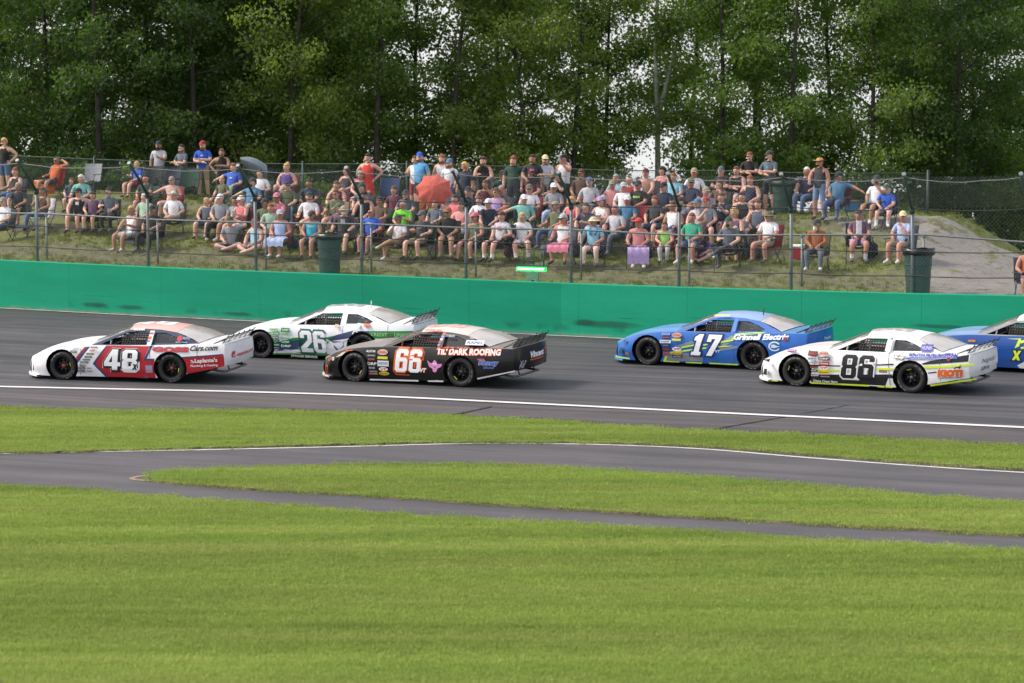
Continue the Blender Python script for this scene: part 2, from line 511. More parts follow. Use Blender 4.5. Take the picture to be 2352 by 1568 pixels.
# only the part of the lawns the picture can see (with a margin)
vis = [p for r in near_rows for p in r]
nv = [[atz(px, lerp(1700, E1(px)+1, k/6), GH) for px in range(-590, 2941, 60)] for k in range(7)]
scatter('grass', nv, 'short mown grass blades of the foreground lawn', scatter_group('near_grass', _tuft, 95, 0.85, 1.15, 1))
wv = [[atz(px, lerp(wl(px), wu(px), k/3), GH) for px in range(352, 2941, 40)] for k in range(4)]
scatter('grass', wv, 'short grass blades of the pointed lawn', scatter_group('wedge_grass', _tuft, 80, 0.85, 1.15, 2))
sv = [[atz(px, lerp(E4(px), E5(px), k/3), GH) for px in range(-590, 2941, 40)] for k in range(4)]
scatter('grass', sv, 'short grass blades of the strip beside the track', scatter_group('strip_grass', _tuft, 70, 0.85, 1.2, 3))
# longer, ragged growth hanging over the lawn edges
def edge_growth(name, fn, pxs, label, h=0.07, dens=40, z=0.0, inward=1):
    m = MB(); r = random.Random(len(name)+int(pxs[0]))
    pts = [fn(px) for px in pxs]
    for i in range(len(pts)-1):
        L_ = (pts[i+1]-pts[i]).length
        for _ in range(max(1, int(L_*dens))):
            p = pts[i].lerp(pts[i+1], r.random()); patch = 0.5+0.7*math.sin(p.x*1.7)*math.sin(p.x*0.63+1)
            for _b in range(3):
                a = r.uniform(0, 6.283); l = h*r.uniform(0.4, 1.2)*(0.7+0.5*patch); w = 0.008
                b = Vector((p.x+r.uniform(-.05, .05), p.y+inward*r.uniform(-.03, .10), z))
                dx, dy = math.cos(a), math.sin(a)
                m.add([b+Vector((-dy*w, dx*w, 0)), b+Vector((dy*w, -dx*w, 0)), b+Vector((dx*l*.6, dy*l*.6, l))], [(0, 1, 2)])
    o = m.build(name, mat((0.075, 0.105, 0.022), 0.9, 0, 0.5, 6, 'ragged_edge_grass'))
    return tag(o, label, 'grass', kind='stuff')
edge_growth('edge_grass', lambda px: atz(px, E2(px)+1, 0.0), list(range(366, 2500, 20)), 'ragged darker grass along the lower edge of the pointed lawn')
edge_growth('edge_grass', lambda px: atz(px, E4(px)+1, 0.0), list(range(-120, 2500, 20)), 'ragged darker grass along the pit lane edge of the strip', 0.08)
edge_growth('edge_grass', lambda px: atz(px, E5(px)-1, 0.0), list(range(-120, 2500, 20)), 'ragged grass creeping over the apron edge', 0.06, 40, 0.0, -1)
edge_growth('seam_grass', lambda px: on_track(px, 955+(px-1040)*-0.24), list(range(1020, 1092, 8)), 'green weeds growing along the apron seam', 0.07, 60)

# ------------------------------------------------------------------ green concrete wall
NW = Vector((math.sin(TRACK_ROT), math.cos(TRACK_ROT), 0))     # away from the track
def wall_mat():
    t = NT('green_wall_paint')
    uv = t.n('ShaderNodeUVMap').outputs[0]
    s = t.n('ShaderNodeSeparateXYZ'); t.l(uv, s.inputs[0]); u, v = s.outputs['X'], s.outputs['Y']
    n1 = t.noise(1.0, 5, 0.6, vec=uv, sc=(0.35, 1.6, 1)); n2 = t.noise(1.0, 6, 0.7, vec=uv, sc=(2.2, 9.0, 1)); n3 = t.noise(30, 3, 0.6)
    n4 = t.noise(1.0, 3, 0.5, vec=uv, sc=(1.4, 1.2, 1)); n5 = t.noise(1.0, 2, 0.5, vec=uv, sc=(0.5, 26.0, 1))
    k = t.mix(t.ramp(n1, [(0.35, 0.0), (0.7, 1.0)]), (0.006, 0.280, 0.155), (0.010, 0.335, 0.195))
    k = t.mix(1.0, k, t.ramp(n3, [(0.3, 0.93), (0.7, 1.05)]), 'MULTIPLY')
    # tyre marks: dark rubbed patches in a band above the foot, thin scrapes higher up
    def band(lo, a, b, hi):
        return t.math('MULTIPLY', t.math('SMOOTH_MIN', t.math('DIVIDE', t.math('SUBTRACT', v, lo), a-lo, clamp=True), 1.0, 0.05), t.math('DIVIDE', t.math('SUBTRACT', hi, v), hi-b, clamp=True), clamp=True)
    rub = t.math('MULTIPLY', band(0.10, 0.16, 0.22, 0.34), t.ramp(n4, [(0.55, 0.0), (0.66, 0.45)]))
    k = t.mix(rub, k, (0.010, 0.060, 0.042))
    scr = t.math('MULTIPLY', band(0.2, 0.35, 0.55, 0.75), t.ramp(n5, [(0.63, 0.0), (0.70, 0.6)]))
    k = t.mix(t.math('MULTIPLY', scr, t.ramp(n4, [(0.40, 0.0), (0.6, 1.0)])), k, (0.012, 0.055, 0.040))
    # two big smudges left by cars
    def blob(u0, v0, ru, rv):
        du = t.math('DIVIDE', t.math('SUBTRACT', u, u0), ru); dv = t.math('DIVIDE', t.math('SUBTRACT', v, v0), rv)
        d = t.math('ADD', t.math('MULTIPLY', du, du), t.math('MULTIPLY', dv, dv))
        d = t.math('ADD', d, t.math('MULTIPLY', t.math('SUBTRACT', n2, 0.5), 1.6))
        return t.math('MULTIPLY', t.math('SUBTRACT', 1.25, d, clamp=True), 0.62, clamp=True)
    for b in BLOBS: k = t.mix(blob(*b), k, (0.012, 0.050, 0.040))
    k = t.mix(t.math('MULTIPLY', t.math('DIVIDE', t.math('SUBTRACT', 0.09, v), 0.07, clamp=True), t.ramp(n2, [(0.40, 0.0), (0.6, 1.0)])), k, (0.22, 0.24, 0.22))
    return t.principled(k, 0.62, bump=n3, bstr=0.12, bdist=0.01, Specular_IOR_Level=0.2)
warc = [0.0]
wp = [(px, wall_base(px)) for px in range(-600, 2961, 10)]
for i in range(1, len(wp)): warc.append(warc[-1] + (wp[i][1]-wp[i-1][1]).xy.length)
def arc_at(px): return interp(px, [w[0] for w in wp], warc)
def px_at(s): return interp(s, warc, [w[0] for w in wp])
BLOBS = [(arc_at(1392), 0.33, 1.0, 0.10), (arc_at(1345), 0.36, 0.35, 0.09), (arc_at(2155), 0.62, 0.7, 0.05), (arc_at(300), 0.20, 0.5, 0.07), (arc_at(215), 0.22, 0.45, 0.07), (arc_at(545), 0.16, 0.5, 0.06)]
M_wall = wall_mat()
wall = empty('track_wall', wall_base(1176)); tag(wall, 'long green painted concrete wall along the outside of the race track', 'wall')
WALL_T = 0.22
slen, s0 = 3.05, 0.0
while s0 < warc[-1]-0.1:
    s1 = min(s0+slen, warc[-1])
    ps = [px_at(lerp(s0+0.002, s1-0.002, k/6)) for k in range(7)]
    m = MB(); uvs = []
    fr, ft, bt, bb = [], [], [], []
    for px in ps:
        b = wall_base(px); zt = wall_top_z(px)
        fr.append((b.x, b.y, b.z-0.05)); ft.append((b.x, b.y, zt)); q = b + NW*WALL_T
        bt.append((q.x, q.y, zt)); bb.append((q.x, q.y, b.z-0.3))
    bev = 0.015
    rws = [fr, [(x, y, z-bev) for x, y, z in ft], [(x+NW.x*bev, y+NW.y*bev, z) for x, y, z in ft], bt, bb]
    m.grid(rws, smooth=False)
    n = len(ps)
    m.f.append(tuple(i*n for i in range(5))); m.m.append(0); m.sm.append(False)
    m.f.append(tuple(i*n+n-1 for i in range(5))[::-1]); m.m.append(0); m.sm.append(False)
    m.v = [(x-wall.location.x, y-wall.location.y, z-wall.location.z) for x, y, z in m.v]
    o = m.build('wall_panel', M_wall, wall)
    uvl = o.data.uv_layers.new(name='UVMap')
    vv = {}
    for i, row in enumerate(rws):
        for k in range(n):
            vv[i*n+k] = (lerp(s0, s1, k/6), row[k][2]-fr[k][2]-0.05 if i else -0.05)
    for lp in o.data.loops: uvl.data[lp.index].uv = vv[lp.vertex_index]
    s0 = s1

# ------------------------------------------------------------------ spectator bank
A_PX = [x for x in range(-900, 3261, 20)]
_TP = [(0, 0), (1.0, 0.03), (2.5, 0.26), (3.2, 0.42), (4.7, 0.50), (5.2, 0.80), (6.3, 0.86), (6.8, 1.18), (7.9, 1.24), (8.4, 1.50), (9.2, 1.60), (12.0, 1.62), (16, 1.0), (22, -0.4), (30, -1.8), (60, -6.0), (110, -18.0)]
def bank_fac(a):
    return interp(a, [1960, 2050, 2145, 2240, 2330], [1.0, 0.76, 0.48, 0.26, 0.14])
def bump(x, y):
    return (0.05*math.sin(x*1.3+0.7*math.sin(y*1.1)) + 0.035*math.sin(y*2.3+x*0.9+1.0) + 0.03*math.sin(x*3.1-y*1.7+2.0) + 0.018*math.sin(x*6.7+y*5.1))
_bcache = {}
def bank_base(a):
    k = round(a, 3)
    if k not in _bcache: _bcache[k] = (wall_base(a) + NW*WALL_T, wall_top_z(a) - 0.10)
    return _bcache[k]
def bank_pt(a, v):
    b, z0 = bank_base(a)
    p = b + NW*v
    h = interp(v, [q[0] for q in _TP], [q[1] for q in _TP])
    hs = interp(v, [0, 3, 9.5, 12, 16, 22], [0, .35, 1.6, 1.62, 1.0, -.4]) if v < 22 else h
    h = h*0.65 + hs*0.35 if v < 22 else h
    f = bank_fac(a)
    if h > 0: h *= f
    if v > 8.5: h -= (1-f)*0.22*min(v-8.5, 10)
    fade = min(1, v/1.0)
    return Vector((p.x, p.y, z0 + h + bump(p.x, p.y)*fade*(0.9 if v < 14 else 1.5)))
V_ST = [0, .25, .5, .75, 1, 1.3, 1.6, 1.9, 2.2, 2.5, 2.8, 3.0, 3.2, 3.5, 3.9, 4.3, 4.7, 4.95, 5.2, 5.5, 5.9, 6.3, 6.55, 6.8, 7.1, 7.5, 7.9, 8.15, 8.4, 8.8, 9.2, 9.8, 10.5, 11.2, 12, 13, 14.5, 16, 19, 22, 30, 45, 60, 85, 110]
bank_rows = [[bank_pt(a, v) for a in A_PX] for v in V_ST]
mb = MB(); mb.grid([[tuple(p) for p in r] for r in bank_rows])
def bank_mat():
    t = NT('bank_grass_and_dirt')
    at = t.n('ShaderNodeAttribute'); at.attribute_name = 'gravel'
    ad = t.n('ShaderNodeAttribute'); ad.attribute_name = 'dirt'
    n1 = t.noise(0.9, 6, 0.65); n2 = t.noise(5.0, 6, 0.7); n3 = t.noise(40, 4, 0.7); n4 = t.noise(2.2, 4, 0.6)
    g = t.ramp(n2, [(0.3, (0.10, 0.125, 0.040)), (0.5, (0.155, 0.175, 0.062)), (0.68, (0.22, 0.235, 0.085))])
    d = t.ramp(n2, [(0.3, (0.105, 0.10, 0.072)), (0.7, (0.18, 0.17, 0.128))])
    gr = t.ramp(n2, [(0.3, (0.19, 0.178, 0.165)), (0.7, (0.30, 0.285, 0.265))])
    df = t.math('ADD', t.math('MULTIPLY', ad.outputs['Fac'], 0.55), t.math('MULTIPLY', t.math('SUBTRACT', n4, 0.5), 1.7))
    k = t.mix(t.ramp(df, [(0.18, 0.0), (0.5, 0.75)]), g, d)
    gf = t.math('ADD', t.math('SUBTRACT', at.outputs['Fac'], 0.16), t.math('ADD', t.math('MULTIPLY', t.math('SUBTRACT', n2, 0.5), 1.2), t.math('MULTIPLY', t.math('SUBTRACT', n1, 0.54), 2.6)))
    k = t.mix(t.ramp(gf, [(0.42, 0.0), (0.58, 1.0)]), k, gr)
    k = t.mix(1.0, k, t.ramp(n3, [(0.3, 0.78), (0.7, 1.18)]), 'MULTIPLY')
    return t.principled(k, 0.92, bump=t.math('ADD', n3, n2), bstr=0.5, bdist=0.05, Specular_IOR_Level=0.2)
bank = mb.build('spectator_bank', bank_mat())
tag(bank, 'grassy earth bank with rough terraces behind the wall', kind='structure')
gat = bank.data.attributes.new('gravel', 'FLOAT', 'POINT'); dat = bank.data.attributes.new('dirt', 'FLOAT', 'POINT'); sat = bank.data.attributes.new('sward', 'FLOAT', 'POINT')
i = 0
for v in V_ST:
    for a in A_PX:
        p = bank_rows[V_ST.index(v)][A_PX.index(a)]
        px, py = proj(p)
        edge = interp(px, [1800, 1870, 1990, 2090, 2110, 2250, 2400, 3000], [470, 478, 498, 500, 540, 0, 0, 0])
        gv = 0.0
        if v < 13 and px > 1830:
            if px > 2075: gv = 1.0 if 0.45 < v < 9.6 else 0.3
            elif 7.4 < v < 9.9: gv = interp(px, [1830, 1900], [0.0, 0.8])
            if v >= 9.6: gv = 0.1
        if v <= 0.75: gv = max(gv, 0.38)
        gat.data[i].value = gv
        steep = 1.0 if (1.0 < v < 3.2 or 4.8 < v < 5.3 or 6.4 < v < 6.9 or 8 < v < 8.6) else 0.25
        if v > 9: steep = 0.0
        dat.data[i].value = steep
        sat.data[i].value = (0.9 if steep < 0.9 else 0.45)*(1-gv) if 0.3 < v < 13 else 0.0
        i += 1
# rough grass on the bank
bm_ = MB()
sel = [k for k, v in enumerate(V_ST) if 0.2 < v < 13]
cols_ = [k for k, a in enumerate(A_PX) if -120 < a < 2480]
bm_.grid([[tuple(bank_rows[k][c]) for c in cols_] for k in sel])
bt_mesh = tuft_mesh('rough_tuft', 14, 0.12, 0.11, 9)
bt_mesh.materials.clear()
bt_mesh.materials.append(blade_mat('rough_grass_blade', (0.09, 0.13, 0.025), (0.165, 0.20, 0.05), (0.26, 0.27, 0.10)))
_rough = bpy.data.objects.new('rough_tuft', bt_mesh)
rough = bm_.build('rough_grass', M_blade)
ra = rough.data.attributes.new('sward', 'FLOAT', 'POINT')
i = 0
for k in sel:
    for c in cols_:
        ra.data[i].value = sat.data[k*len(A_PX)+c].value; i += 1
md = rough.modifiers.new('scatter', 'NODES'); md.node_group = scatter_group('bank_grass', _rough, 26, 0.4, 1.2, 5, 'sward')
tag(rough, 'rough tufts of grass on the spectator bank', 'grass', kind='stuff')

def on_bank_at(px, dist_v):
    """bank point on picture column px at distance dist_v behind the wall"""
    lo, hi = px-900.0, px+200.0
    for _ in range(40):
        m = (lo+hi)/2
        if proj(bank_pt(m, dist_v))[0] < px: lo = m
        else: hi = m
    return bank_pt(lo, dist_v)
def stand_on_bank(px, py_top, h, vmin=2.6, vmax=10.6):
    """where a thing of height h stands so that its top shows at (px, py_top)"""
    lo, hi = vmin, vmax
    for _ in range(26):
        m = (lo+hi)/2
        p = on_bank_at(px, m)
        if proj((p.x, p.y, p.z+h))[1] > py_top: lo = m
        else: hi = m
    return on_bank_at(px, lo), lo
def foot_on_bank(px, py, vmin=0.3, vmax=11.0): return stand_on_bank(px, py, 0.0, vmin, vmax)[0]
# ================================================================== FENCES
wall['kind'] = 'thing'
FENCE_PX = [82, 337, 585, 827, 1067, 1309, 1557, 1815, 2094, 2356]
FENCE_ALL = [-430, -172] + FENCE_PX + [2620, 2890]
def fence_at(px):
    """foot of a fence post: on the back edge of the wall top, on picture column px"""
    lo, hi = px-400.0, px+200.0
    for _ in range(40):
        m = (lo+hi)/2
        q = wall_base(m) + NW*(WALL_T-0.06)
        if proj((q.x, q.y, q.z+1.4))[0] < px: lo = m
        else: hi = m
    q = wall_base(lo) + NW*(WALL_T+0.03)
    return Vector((q.x, q.y, wall_top_z(lo)-0.02))
fence = empty('catch_fence', fence_at(1067)); tag(fence, 'tall steel catch fence with cables standing on the green wall', 'fence')
F0 = fence.location
ARM = -NW*0.92 + Vector((0, 0, 0.80))
posts = [fence_at(px) for px in FENCE_ALL]
POST_H = 2.05
prng = random.Random(21)
for p in posts:
    m = MB(); q = p - F0
    ln = Vector((prng.uniform(-.035, .03), 0, 0))
    top = q + Vector((0, 0, POST_H)) + ln
    m.tube([q - Vector((0, 0, 0.5)), q + Vector((0, 0, 0.9)) + ln*.4, top], 0.042, 10)
    m.tube([top - Vector((0, 0, 0.06)), top + ARM*0.5, top + ARM], 0.036, 8, 1)
    m.tube([top + ARM*0.97, top + ARM*1.04], 0.055, 8, 0)
    m.tube([top - Vector((0, 0, 0.14)), top + Vector((0, 0, 0.03))], 0.066, 10, 1)
    o = m.build('post', [M_galv, M_green_steel], fence)
def cable(name, offs, r, mt, sag=0.03, parent=fence, origin=F0, ps=None):
    m = MB(); pts = []
    ps = ps or posts
    for i in range(len(ps)-1):
        for k in range(6):
            t = k/6
            p = ps[i].lerp(ps[i+1], t) + offs - origin
            p.z -= sag*4*t*(1-t)*prng.uniform(0.8, 1.2)
            pts.append(p)
    pts.append(ps[-1]+offs-origin)
    m.tube(pts, r, 6)
    return m.build(name, mt, parent)
front = -NW*0.05
for h in (0.43, 1.02): cable('cable', front + Vector((0, 0, h)), 0.013, M_cable)
cable('cable', front + Vector((0, 0, 2.04)), 0.013, M_cable, 0.05)
cable('cable', ARM*0.92 + Vector((0, 0, POST_H)), 0.009, M_silver_cable, 0.10)
def lattice(m, ps, h0, h1, off0, off1, pitch, r, mi=0, sag=0):
    """diagonal wires of a chain-link mesh between posts, as thin four-sided rods bent to zigzag links"""
    L_ = [0.0]
    for i in range(1, len(ps)): L_.append(L_[-1] + (ps[i]-ps[i-1]).length)
    def at(s, t):
        s = min(max(s, 0), L_[-1])
        i = 0
        while i < len(L_)-2 and s > L_[i+1]: i += 1
        p = ps[i].lerp(ps[i+1], (s-L_[i])/(L_[i+1]-L_[i]))
        return p + off0.lerp(off1, t) + Vector((0, 0, lerp(h0, h1, t)))
    H = math.sqrt((h1-h0)**2 + (off1-off0).length**2)
    n = int(L_[-1]/pitch)
    for sgn in (1, -1):
        for k in range(-int(H/pitch), n + int(H/pitch)):
            s = k*pitch
            e = s + H
            t0, t1 = 0.0, 1.0
            if s < 0: t0 = -s/H
            if e > L_[-1]: t1 = (L_[-1]-s)/H
            if t1 <= t0: continue
            if sgn > 0: a, b = at(s+H*t0, t0), at(s+H*t1, t1)
            else: a, b = at(s+H*t0, 1-t0), at(s+H*t1, 1-t1)
            d = NW*0.006*sgn
            v = [a+d+Vector((0, 0, r)), a+d-Vector((0, 0, r)), a+d+NW*r*1.5, b+d+Vector((0, 0, r)), b+d-Vector((0, 0, r)), b+d+NW*r*1.5]
            m.add(v, [(0, 1, 4, 3), (1, 2, 5, 4), (2, 0, 3, 5)], mi)
seg = posts[1:-1]
m = MB(); loc = [p - F0 for p in seg]
Z = Vector((0, 0, 0))
lattice(m, loc, 0.02, POST_H, front*0.6, front*0.6, 0.10, 0.0019)
o = m.build('chain_link_mesh', M_galv, fence); o['kind'] = 'stuff'
m = MB(); lattice(m, [p+Vector((0, 0, POST_H)) for p in loc], 0.0, ARM.z*0.95, Z, -NW*0.92*0.95, 0.10, 0.0019)
o = m.build('chain_link_mesh', M_galv, fence); o['kind'] = 'stuff'

# pipe railing a step behind the wall
rail = empty('pipe_railing', F0); tag(rail, 'waist high galvanised pipe railing just behind the catch fence', 'railing')
rp = []
for px in FENCE_ALL:
    q = on_bank_at(px+26, 1.15); rp.append(q)
m = MB(); pts = []
for i in range(len(rp)):
    pts.append(rp[i] - F0 + Vector((0, 0, 1.30)))
m.tube(pts, 0.025, 10)
m.build('top_rail', mat((0.16, 0.18, 0.19), 0.5, 0.5, 0.2, 18, 'bright_galvanised_pipe'), rail)
for q in rp:
    m = MB(); m.tube([q - F0 - Vector((0, 0, 0.3)), q - F0 + Vector((0, 0, 1.275))], 0.028, 10)
    m.lathe([(0.046, 0), (0.046, 0.06)], 10, c=q-F0+Vector((0, 0, 1.235)))
    m.build('post', M_galv, rail)

# chain link fence along the top of the bank
bf = empty('boundary_fence', on_bank_at(1176, 11.0)); tag(bf, 'green chain link boundary fence behind the spectators', 'fence')
B0 = bf.location
bpx = list(range(-260, 2150, 239))
bps = [on_bank_at(px, 11.0) for px in bpx]
for p in bps:
    m = MB(); q = p - B0
    m.tube([q - Vector((0, 0, 0.3)), q + Vector((0, 0, 1.22))], 0.035, 8); m.lathe([(0.0, 1.26), (0.03, 1.25), (0.042, 1.21)], 8, c=q)
    m.build('post', M_green_steel, bf)
m = MB(); m.tube([p - B0 + Vector((0, 0, 1.16)) for p in bps], 0.016, 8); m.build('top_rail', M_green_steel, bf)
m = MB(); lattice(m, [p - B0 for p in bps], 0.03, 1.16, Z, Z, 0.06, 0.0025)
o = m.build('chain_link_mesh', mat((0.03, 0.06, 0.045), 0.6, 0.0, 0.2, 20, 'green_mesh_wire'), bf); o['kind'] = 'stuff'

# ================================================================== TREES
def leaf_mat(name, stops, transl=0.55):
    t = NT(name)
    g = t.n('ShaderNodeNewGeometry').outputs['Random Per Island']
    oi = t.n('ShaderNodeObjectInfo').outputs['Random']
    n = t.noise(0.45, 3, 0.6)
    f = t.math('ADD', t.math('MULTIPLY', g, 0.45), t.math('ADD', t.math('MULTIPLY', n, 0.55), t.math('MULTIPLY', t.math('SUBTRACT', oi, 0.5), 0.30)))
    k = t.ramp(f, stops)
    d = t.n('ShaderNodeBsdfDiffuse'); tr = t.n('ShaderNodeBsdfTranslucent'); m = t.n('ShaderNodeMixShader')
    gl = t.n('ShaderNodeBsdfGlossy'); gl.inputs['Roughness'].default_value = 0.45; gl.inputs[0].default_value = (1, 1, 1, 1)
    m2 = t.n('ShaderNodeMixShader'); m2.inputs[0].default_value = 0.03
    t.l(k, d.inputs[0]); t.l(t.mix(1.0, k, (1.35, 1.6, 0.6), 'MULTIPLY'), tr.inputs[0]); m.inputs[0].default_value = transl
    t.l(d.outputs[0], m.inputs[1]); t.l(tr.outputs[0], m.inputs[2])
    t.l(m.outputs[0], m2.inputs[1]); t.l(gl.outputs[0], m2.inputs[2]); t.l(m2.outputs[0], t.o.inputs['Surface'])
    return t.m
M_leaf = leaf_mat('maple_leaves', [(0.15, (0.068, 0.128, 0.030)), (0.5, (0.118, 0.195, 0.042)), (0.85, (0.185, 0.245, 0.058))])
M_leaf_dark = leaf_mat('dark_leaves', [(0.15, (0.032, 0.072, 0.020)), (0.5, (0.060, 0.115, 0.026)), (0.85, (0.105, 0.165, 0.036))], 0.5)
M_leaf_light = leaf_mat('yellowish_leaves', [(0.15, (0.085, 0.138, 0.024)), (0.5, (0.142, 0.200, 0.036)), (0.85, (0.205, 0.245, 0.052))])
M_bark = mat((0.055, 0.048, 0.042), 0.9, 0, 0.45, 5, 'grey_brown_bark')
M_birch = mat((0.42, 0.41, 0.39), 0.8, 0, 0.5, 4, 'white_birch_bark')

def leaf_quads(centres, sig, count, size, g):
    """count leaves round every clump centre -> (4N,3) verts; flattened clumps, leaves near horizontal"""
    n = len(centres)*count
    c = np.repeat(np.asarray(centres), count, axis=0)
    s = np.repeat(np.asarray(sig), count, axis=0)
    off = g.normal(size=(n, 3)); off /= np.maximum(1e-6, np.linalg.norm(off, axis=1))[:, None]
    off *= (g.random((n, 1))**0.45)
    p = c + off*s
    nrm = g.normal(size=(n, 3))*np.array([0.9, 0.9, 0.6]) + np.array([0, 0, 0.4])
    nrm /= np.linalg.norm(nrm, axis=1)[:, None]
    a = np.cross(nrm, g.normal(size=(n, 3))); a /= np.linalg.norm(a, axis=1)[:, None]
    b = np.cross(nrm, a)
    sz = (size*(0.6+0.8*g.random((n, 1))))
    q = np.stack([p - a*sz*0.55, p - b*sz*0.34 + nrm*sz*0.06, p + a*sz*0.6, p + b*sz*0.34 + nrm*sz*0.06], axis=1)
    return q.reshape(-1, 3)
def quads_mesh(name, v, m):
    n = len(v)//4
    me = bpy.data.meshes.new(name)
    me.vertices.add(4*n); me.vertices.foreach_set('co', v.astype(np.float32).ravel())
    me.loops.add(4*n); me.loops.foreach_set('vertex_index', np.arange(4*n, dtype=np.int32))
    me.polygons.add(n); me.polygons.foreach_set('loop_start', np.arange(0, 4*n, 4, dtype=np.int32))
    me.polygons.foreach_set('loop_total', np.full(n, 4, dtype=np.int32))
    me.materials.append(m); me.update(calc_edges=True)
    return me
def tree_meshes(seed, H, crown_r, first, nlimb, leafm, bark, leaves=70, dens=1.0, trunk_r=0.125, fork=False):
    r = random.Random(seed); g = np.random.default_rng(seed)
    m = MB()
    def wander(p, d, L_, n, w):
        pts = [Vector(p)]; d = Vector(d).normalized()
        for _ in range(n):
            d = (d + Vector((r.gauss(0, w), r.gauss(0, w), r.gauss(0, w*0.6)))).normalized()
            pts.append(pts[-1] + d*(L_/n))
        return pts
    stems = []
    tp = wander((0, 0, -0.4), (r.uniform(-.05, .05), r.uniform(-.05, .05), 1), H*0.93, 10, 0.035)
    stems.append((tp, trunk_r))
    if fork:
        k = r.randint(3, 4); stems.append((wander(tp[k], (r.choice([-1, 1])*0.28, r.uniform(-.2, .2), 1), H*0.55, 8, 0.04), trunk_r*0.65))
    centres, sig = [], []
    for tp, rad in stems:
        n = len(tp)
        m.tube(tp, [rad*(1.25 if i == 0 else 1)*(1-0.86*i/(n-1)) for i in range(n)], 8)
        for k in range(nlimb):
            f = lerp(first, 0.98, (k+r.random()*0.8)/nlimb)
            i = f*(n-1); i0 = min(int(i), n-2); base = tp[i0].lerp(tp[i0+1], i-i0)
            if base.z < H*first*0.9: continue
            az = r.uniform(0, 6.283) if k % 2 else k*2.4
            rel = (f-first)/(1-first)
            L_ = crown_r*(0.55+0.6*r.random())*(1.0 if rel < 0.55 else lerp(1.0, 0.35, (rel-0.55)/0.45))*(0.75 if rel < 0.12 else 1)
            el = lerp(0.12, 0.9, rel)+r.uniform(-.15, .2)
            bp = wander(base, (math.cos(az)*math.cos(el), math.sin(az)*math.cos(el), math.sin(el)), L_, 5, 0.13)
            br = rad*0.40*(1-0.6*f)
            m.tube(bp, [max(0.012, br*(1-0.8*j/5)) for j in range(6)], 5)
            for j in (2, 3, 4, 5):
                if r.random() < 0.88*dens or j == 5:
                    c = bp[j] + Vector((r.gauss(0, .22), r.gauss(0, .22), r.gauss(0.05, .15)))
                    centres.append(tuple(c)); q = r.uniform(0.50, 1.0)*(1.0 if j > 3 else 0.8); sig.append((q, q, q*0.72))
                if j in (2, 4):
                    d2 = (bp[j]-bp[j-1]).normalized(); sd = Vector((-d2.y, d2.x, 0.15))*r.choice([-1, 1])
                    tw = wander(bp[j], d2*0.5+sd, L_*0.4, 3, 0.15)
                    m.tube(tw, [max(0.008, br*.4*(1-.25*q_)) for q_ in range(4)], 4, caps=False)
                    for e in (2, 3):
                        if r.random() < dens:
                            centres.append(tuple(tw[e])); q = r.uniform(0.45, 0.9); sig.append((q, q, q*0.72))
    zz = H*first + 0.5
    while zz < H*0.9:
        i = min(int(zz/(H*0.93)*10), 9); c = stems[0][0][i].lerp(stems[0][0][i+1], 0.5); a = r.uniform(0, 6.283); q = r.uniform(0.5, 1.3)*crown_r/2.8
        if r.random() < 0.9*dens: centres.append((c.x+q*math.cos(a), c.y+q*math.sin(a), zz)); w_ = r.uniform(.5, .9); sig.append((w_, w_, w_*.8))
        zz += 0.42
    v = leaf_quads(centres, sig, int(leaves*1.5), 0.118, g)
    return m.mesh('trunk', [bark]), quads_mesh('crown', v, leafm)
def bush_meshes(seed, leafm, h=1.6, w=1.3):
    r = random.Random(seed); g = np.random.default_rng(seed); m = MB(); cs, sg = [], []
    for k in range(9):
        a = r.uniform(0, 6.283); e = r.uniform(0.5, 1.4); L_ = h*r.uniform(0.5, 1.0)
        p = [Vector((0, 0, -0.1))]
        d = Vector((math.cos(a)*math.cos(e)*w/h, math.sin(a)*math.cos(e)*w/h, math.sin(e)))
        for j in range(4): p.append(p[-1] + d*L_/4 + Vector((r.gauss(0, .05), r.gauss(0, .05), 0)))
        m.tube(p, [0.03, 0.025, 0.02, 0.014, 0.008], 5)
        for j in (1, 2, 3, 4): cs.append(tuple(p[j])); q = r.uniform(.28, .5); sg.append((q, q, q*.7))
    return m.mesh('stem', [M_bark]), quads_mesh('foliage', leaf_quads(cs, sg, 75, 0.13, g), leafm)

tree_rng = random.Random(99)
PROTO = {
    'maple':  [tree_meshes(11, 15.5, 3.0, 0.07, 30, M_leaf, M_bark, 62), tree_meshes(12, 17.0, 2.7, 0.10, 30, M_leaf, M_bark, 60, fork=True), tree_meshes(13, 14.5, 3.2, 0.06, 28, M_leaf, M_bark, 64)],
    'dark':   [tree_meshes(21, 17.0, 3.0, 0.05, 32, M_leaf_dark, M_bark, 74, 1.0), tree_meshes(22, 16.0, 3.3, 0.07, 30, M_leaf_dark, M_bark, 74, 1.0)],
    'light':  [tree_meshes(31, 15.0, 3.1, 0.08, 28, M_leaf_light, M_bark, 60), tree_meshes(32, 16.5, 2.8, 0.10, 27, M_leaf_light, M_bark, 58, 0.9)],
    'thin':   [tree_meshes(41, 16.0, 2.3, 0.22, 18, M_leaf, M_bark, 62, 0.85, 0.13), tree_meshes(42, 17.0, 2.1, 0.3, 16, M_leaf_dark, M_bark, 60, 0.85, 0.12)],
    'birch':  [tree_meshes(51, 16.5, 2.2, 0.34, 15, M_leaf, M_birch, 58, 0.9, 0.14, True)],
}
BUSH = [bush_meshes(61, M_leaf), bush_meshes(62, M_leaf_dark), bush_meshes(63, M_leaf_light)]
def bank_at_dist(px, dist):
    # the bank's surface straight below picture column px at distance dist
    lo, hi = 0.0, 110.0
    for _ in range(40):
        m = (lo+hi)/2
        if on_bank_at(px, m).y < dist: lo = m
        else: hi = m
    return on_bank_at(px, lo)
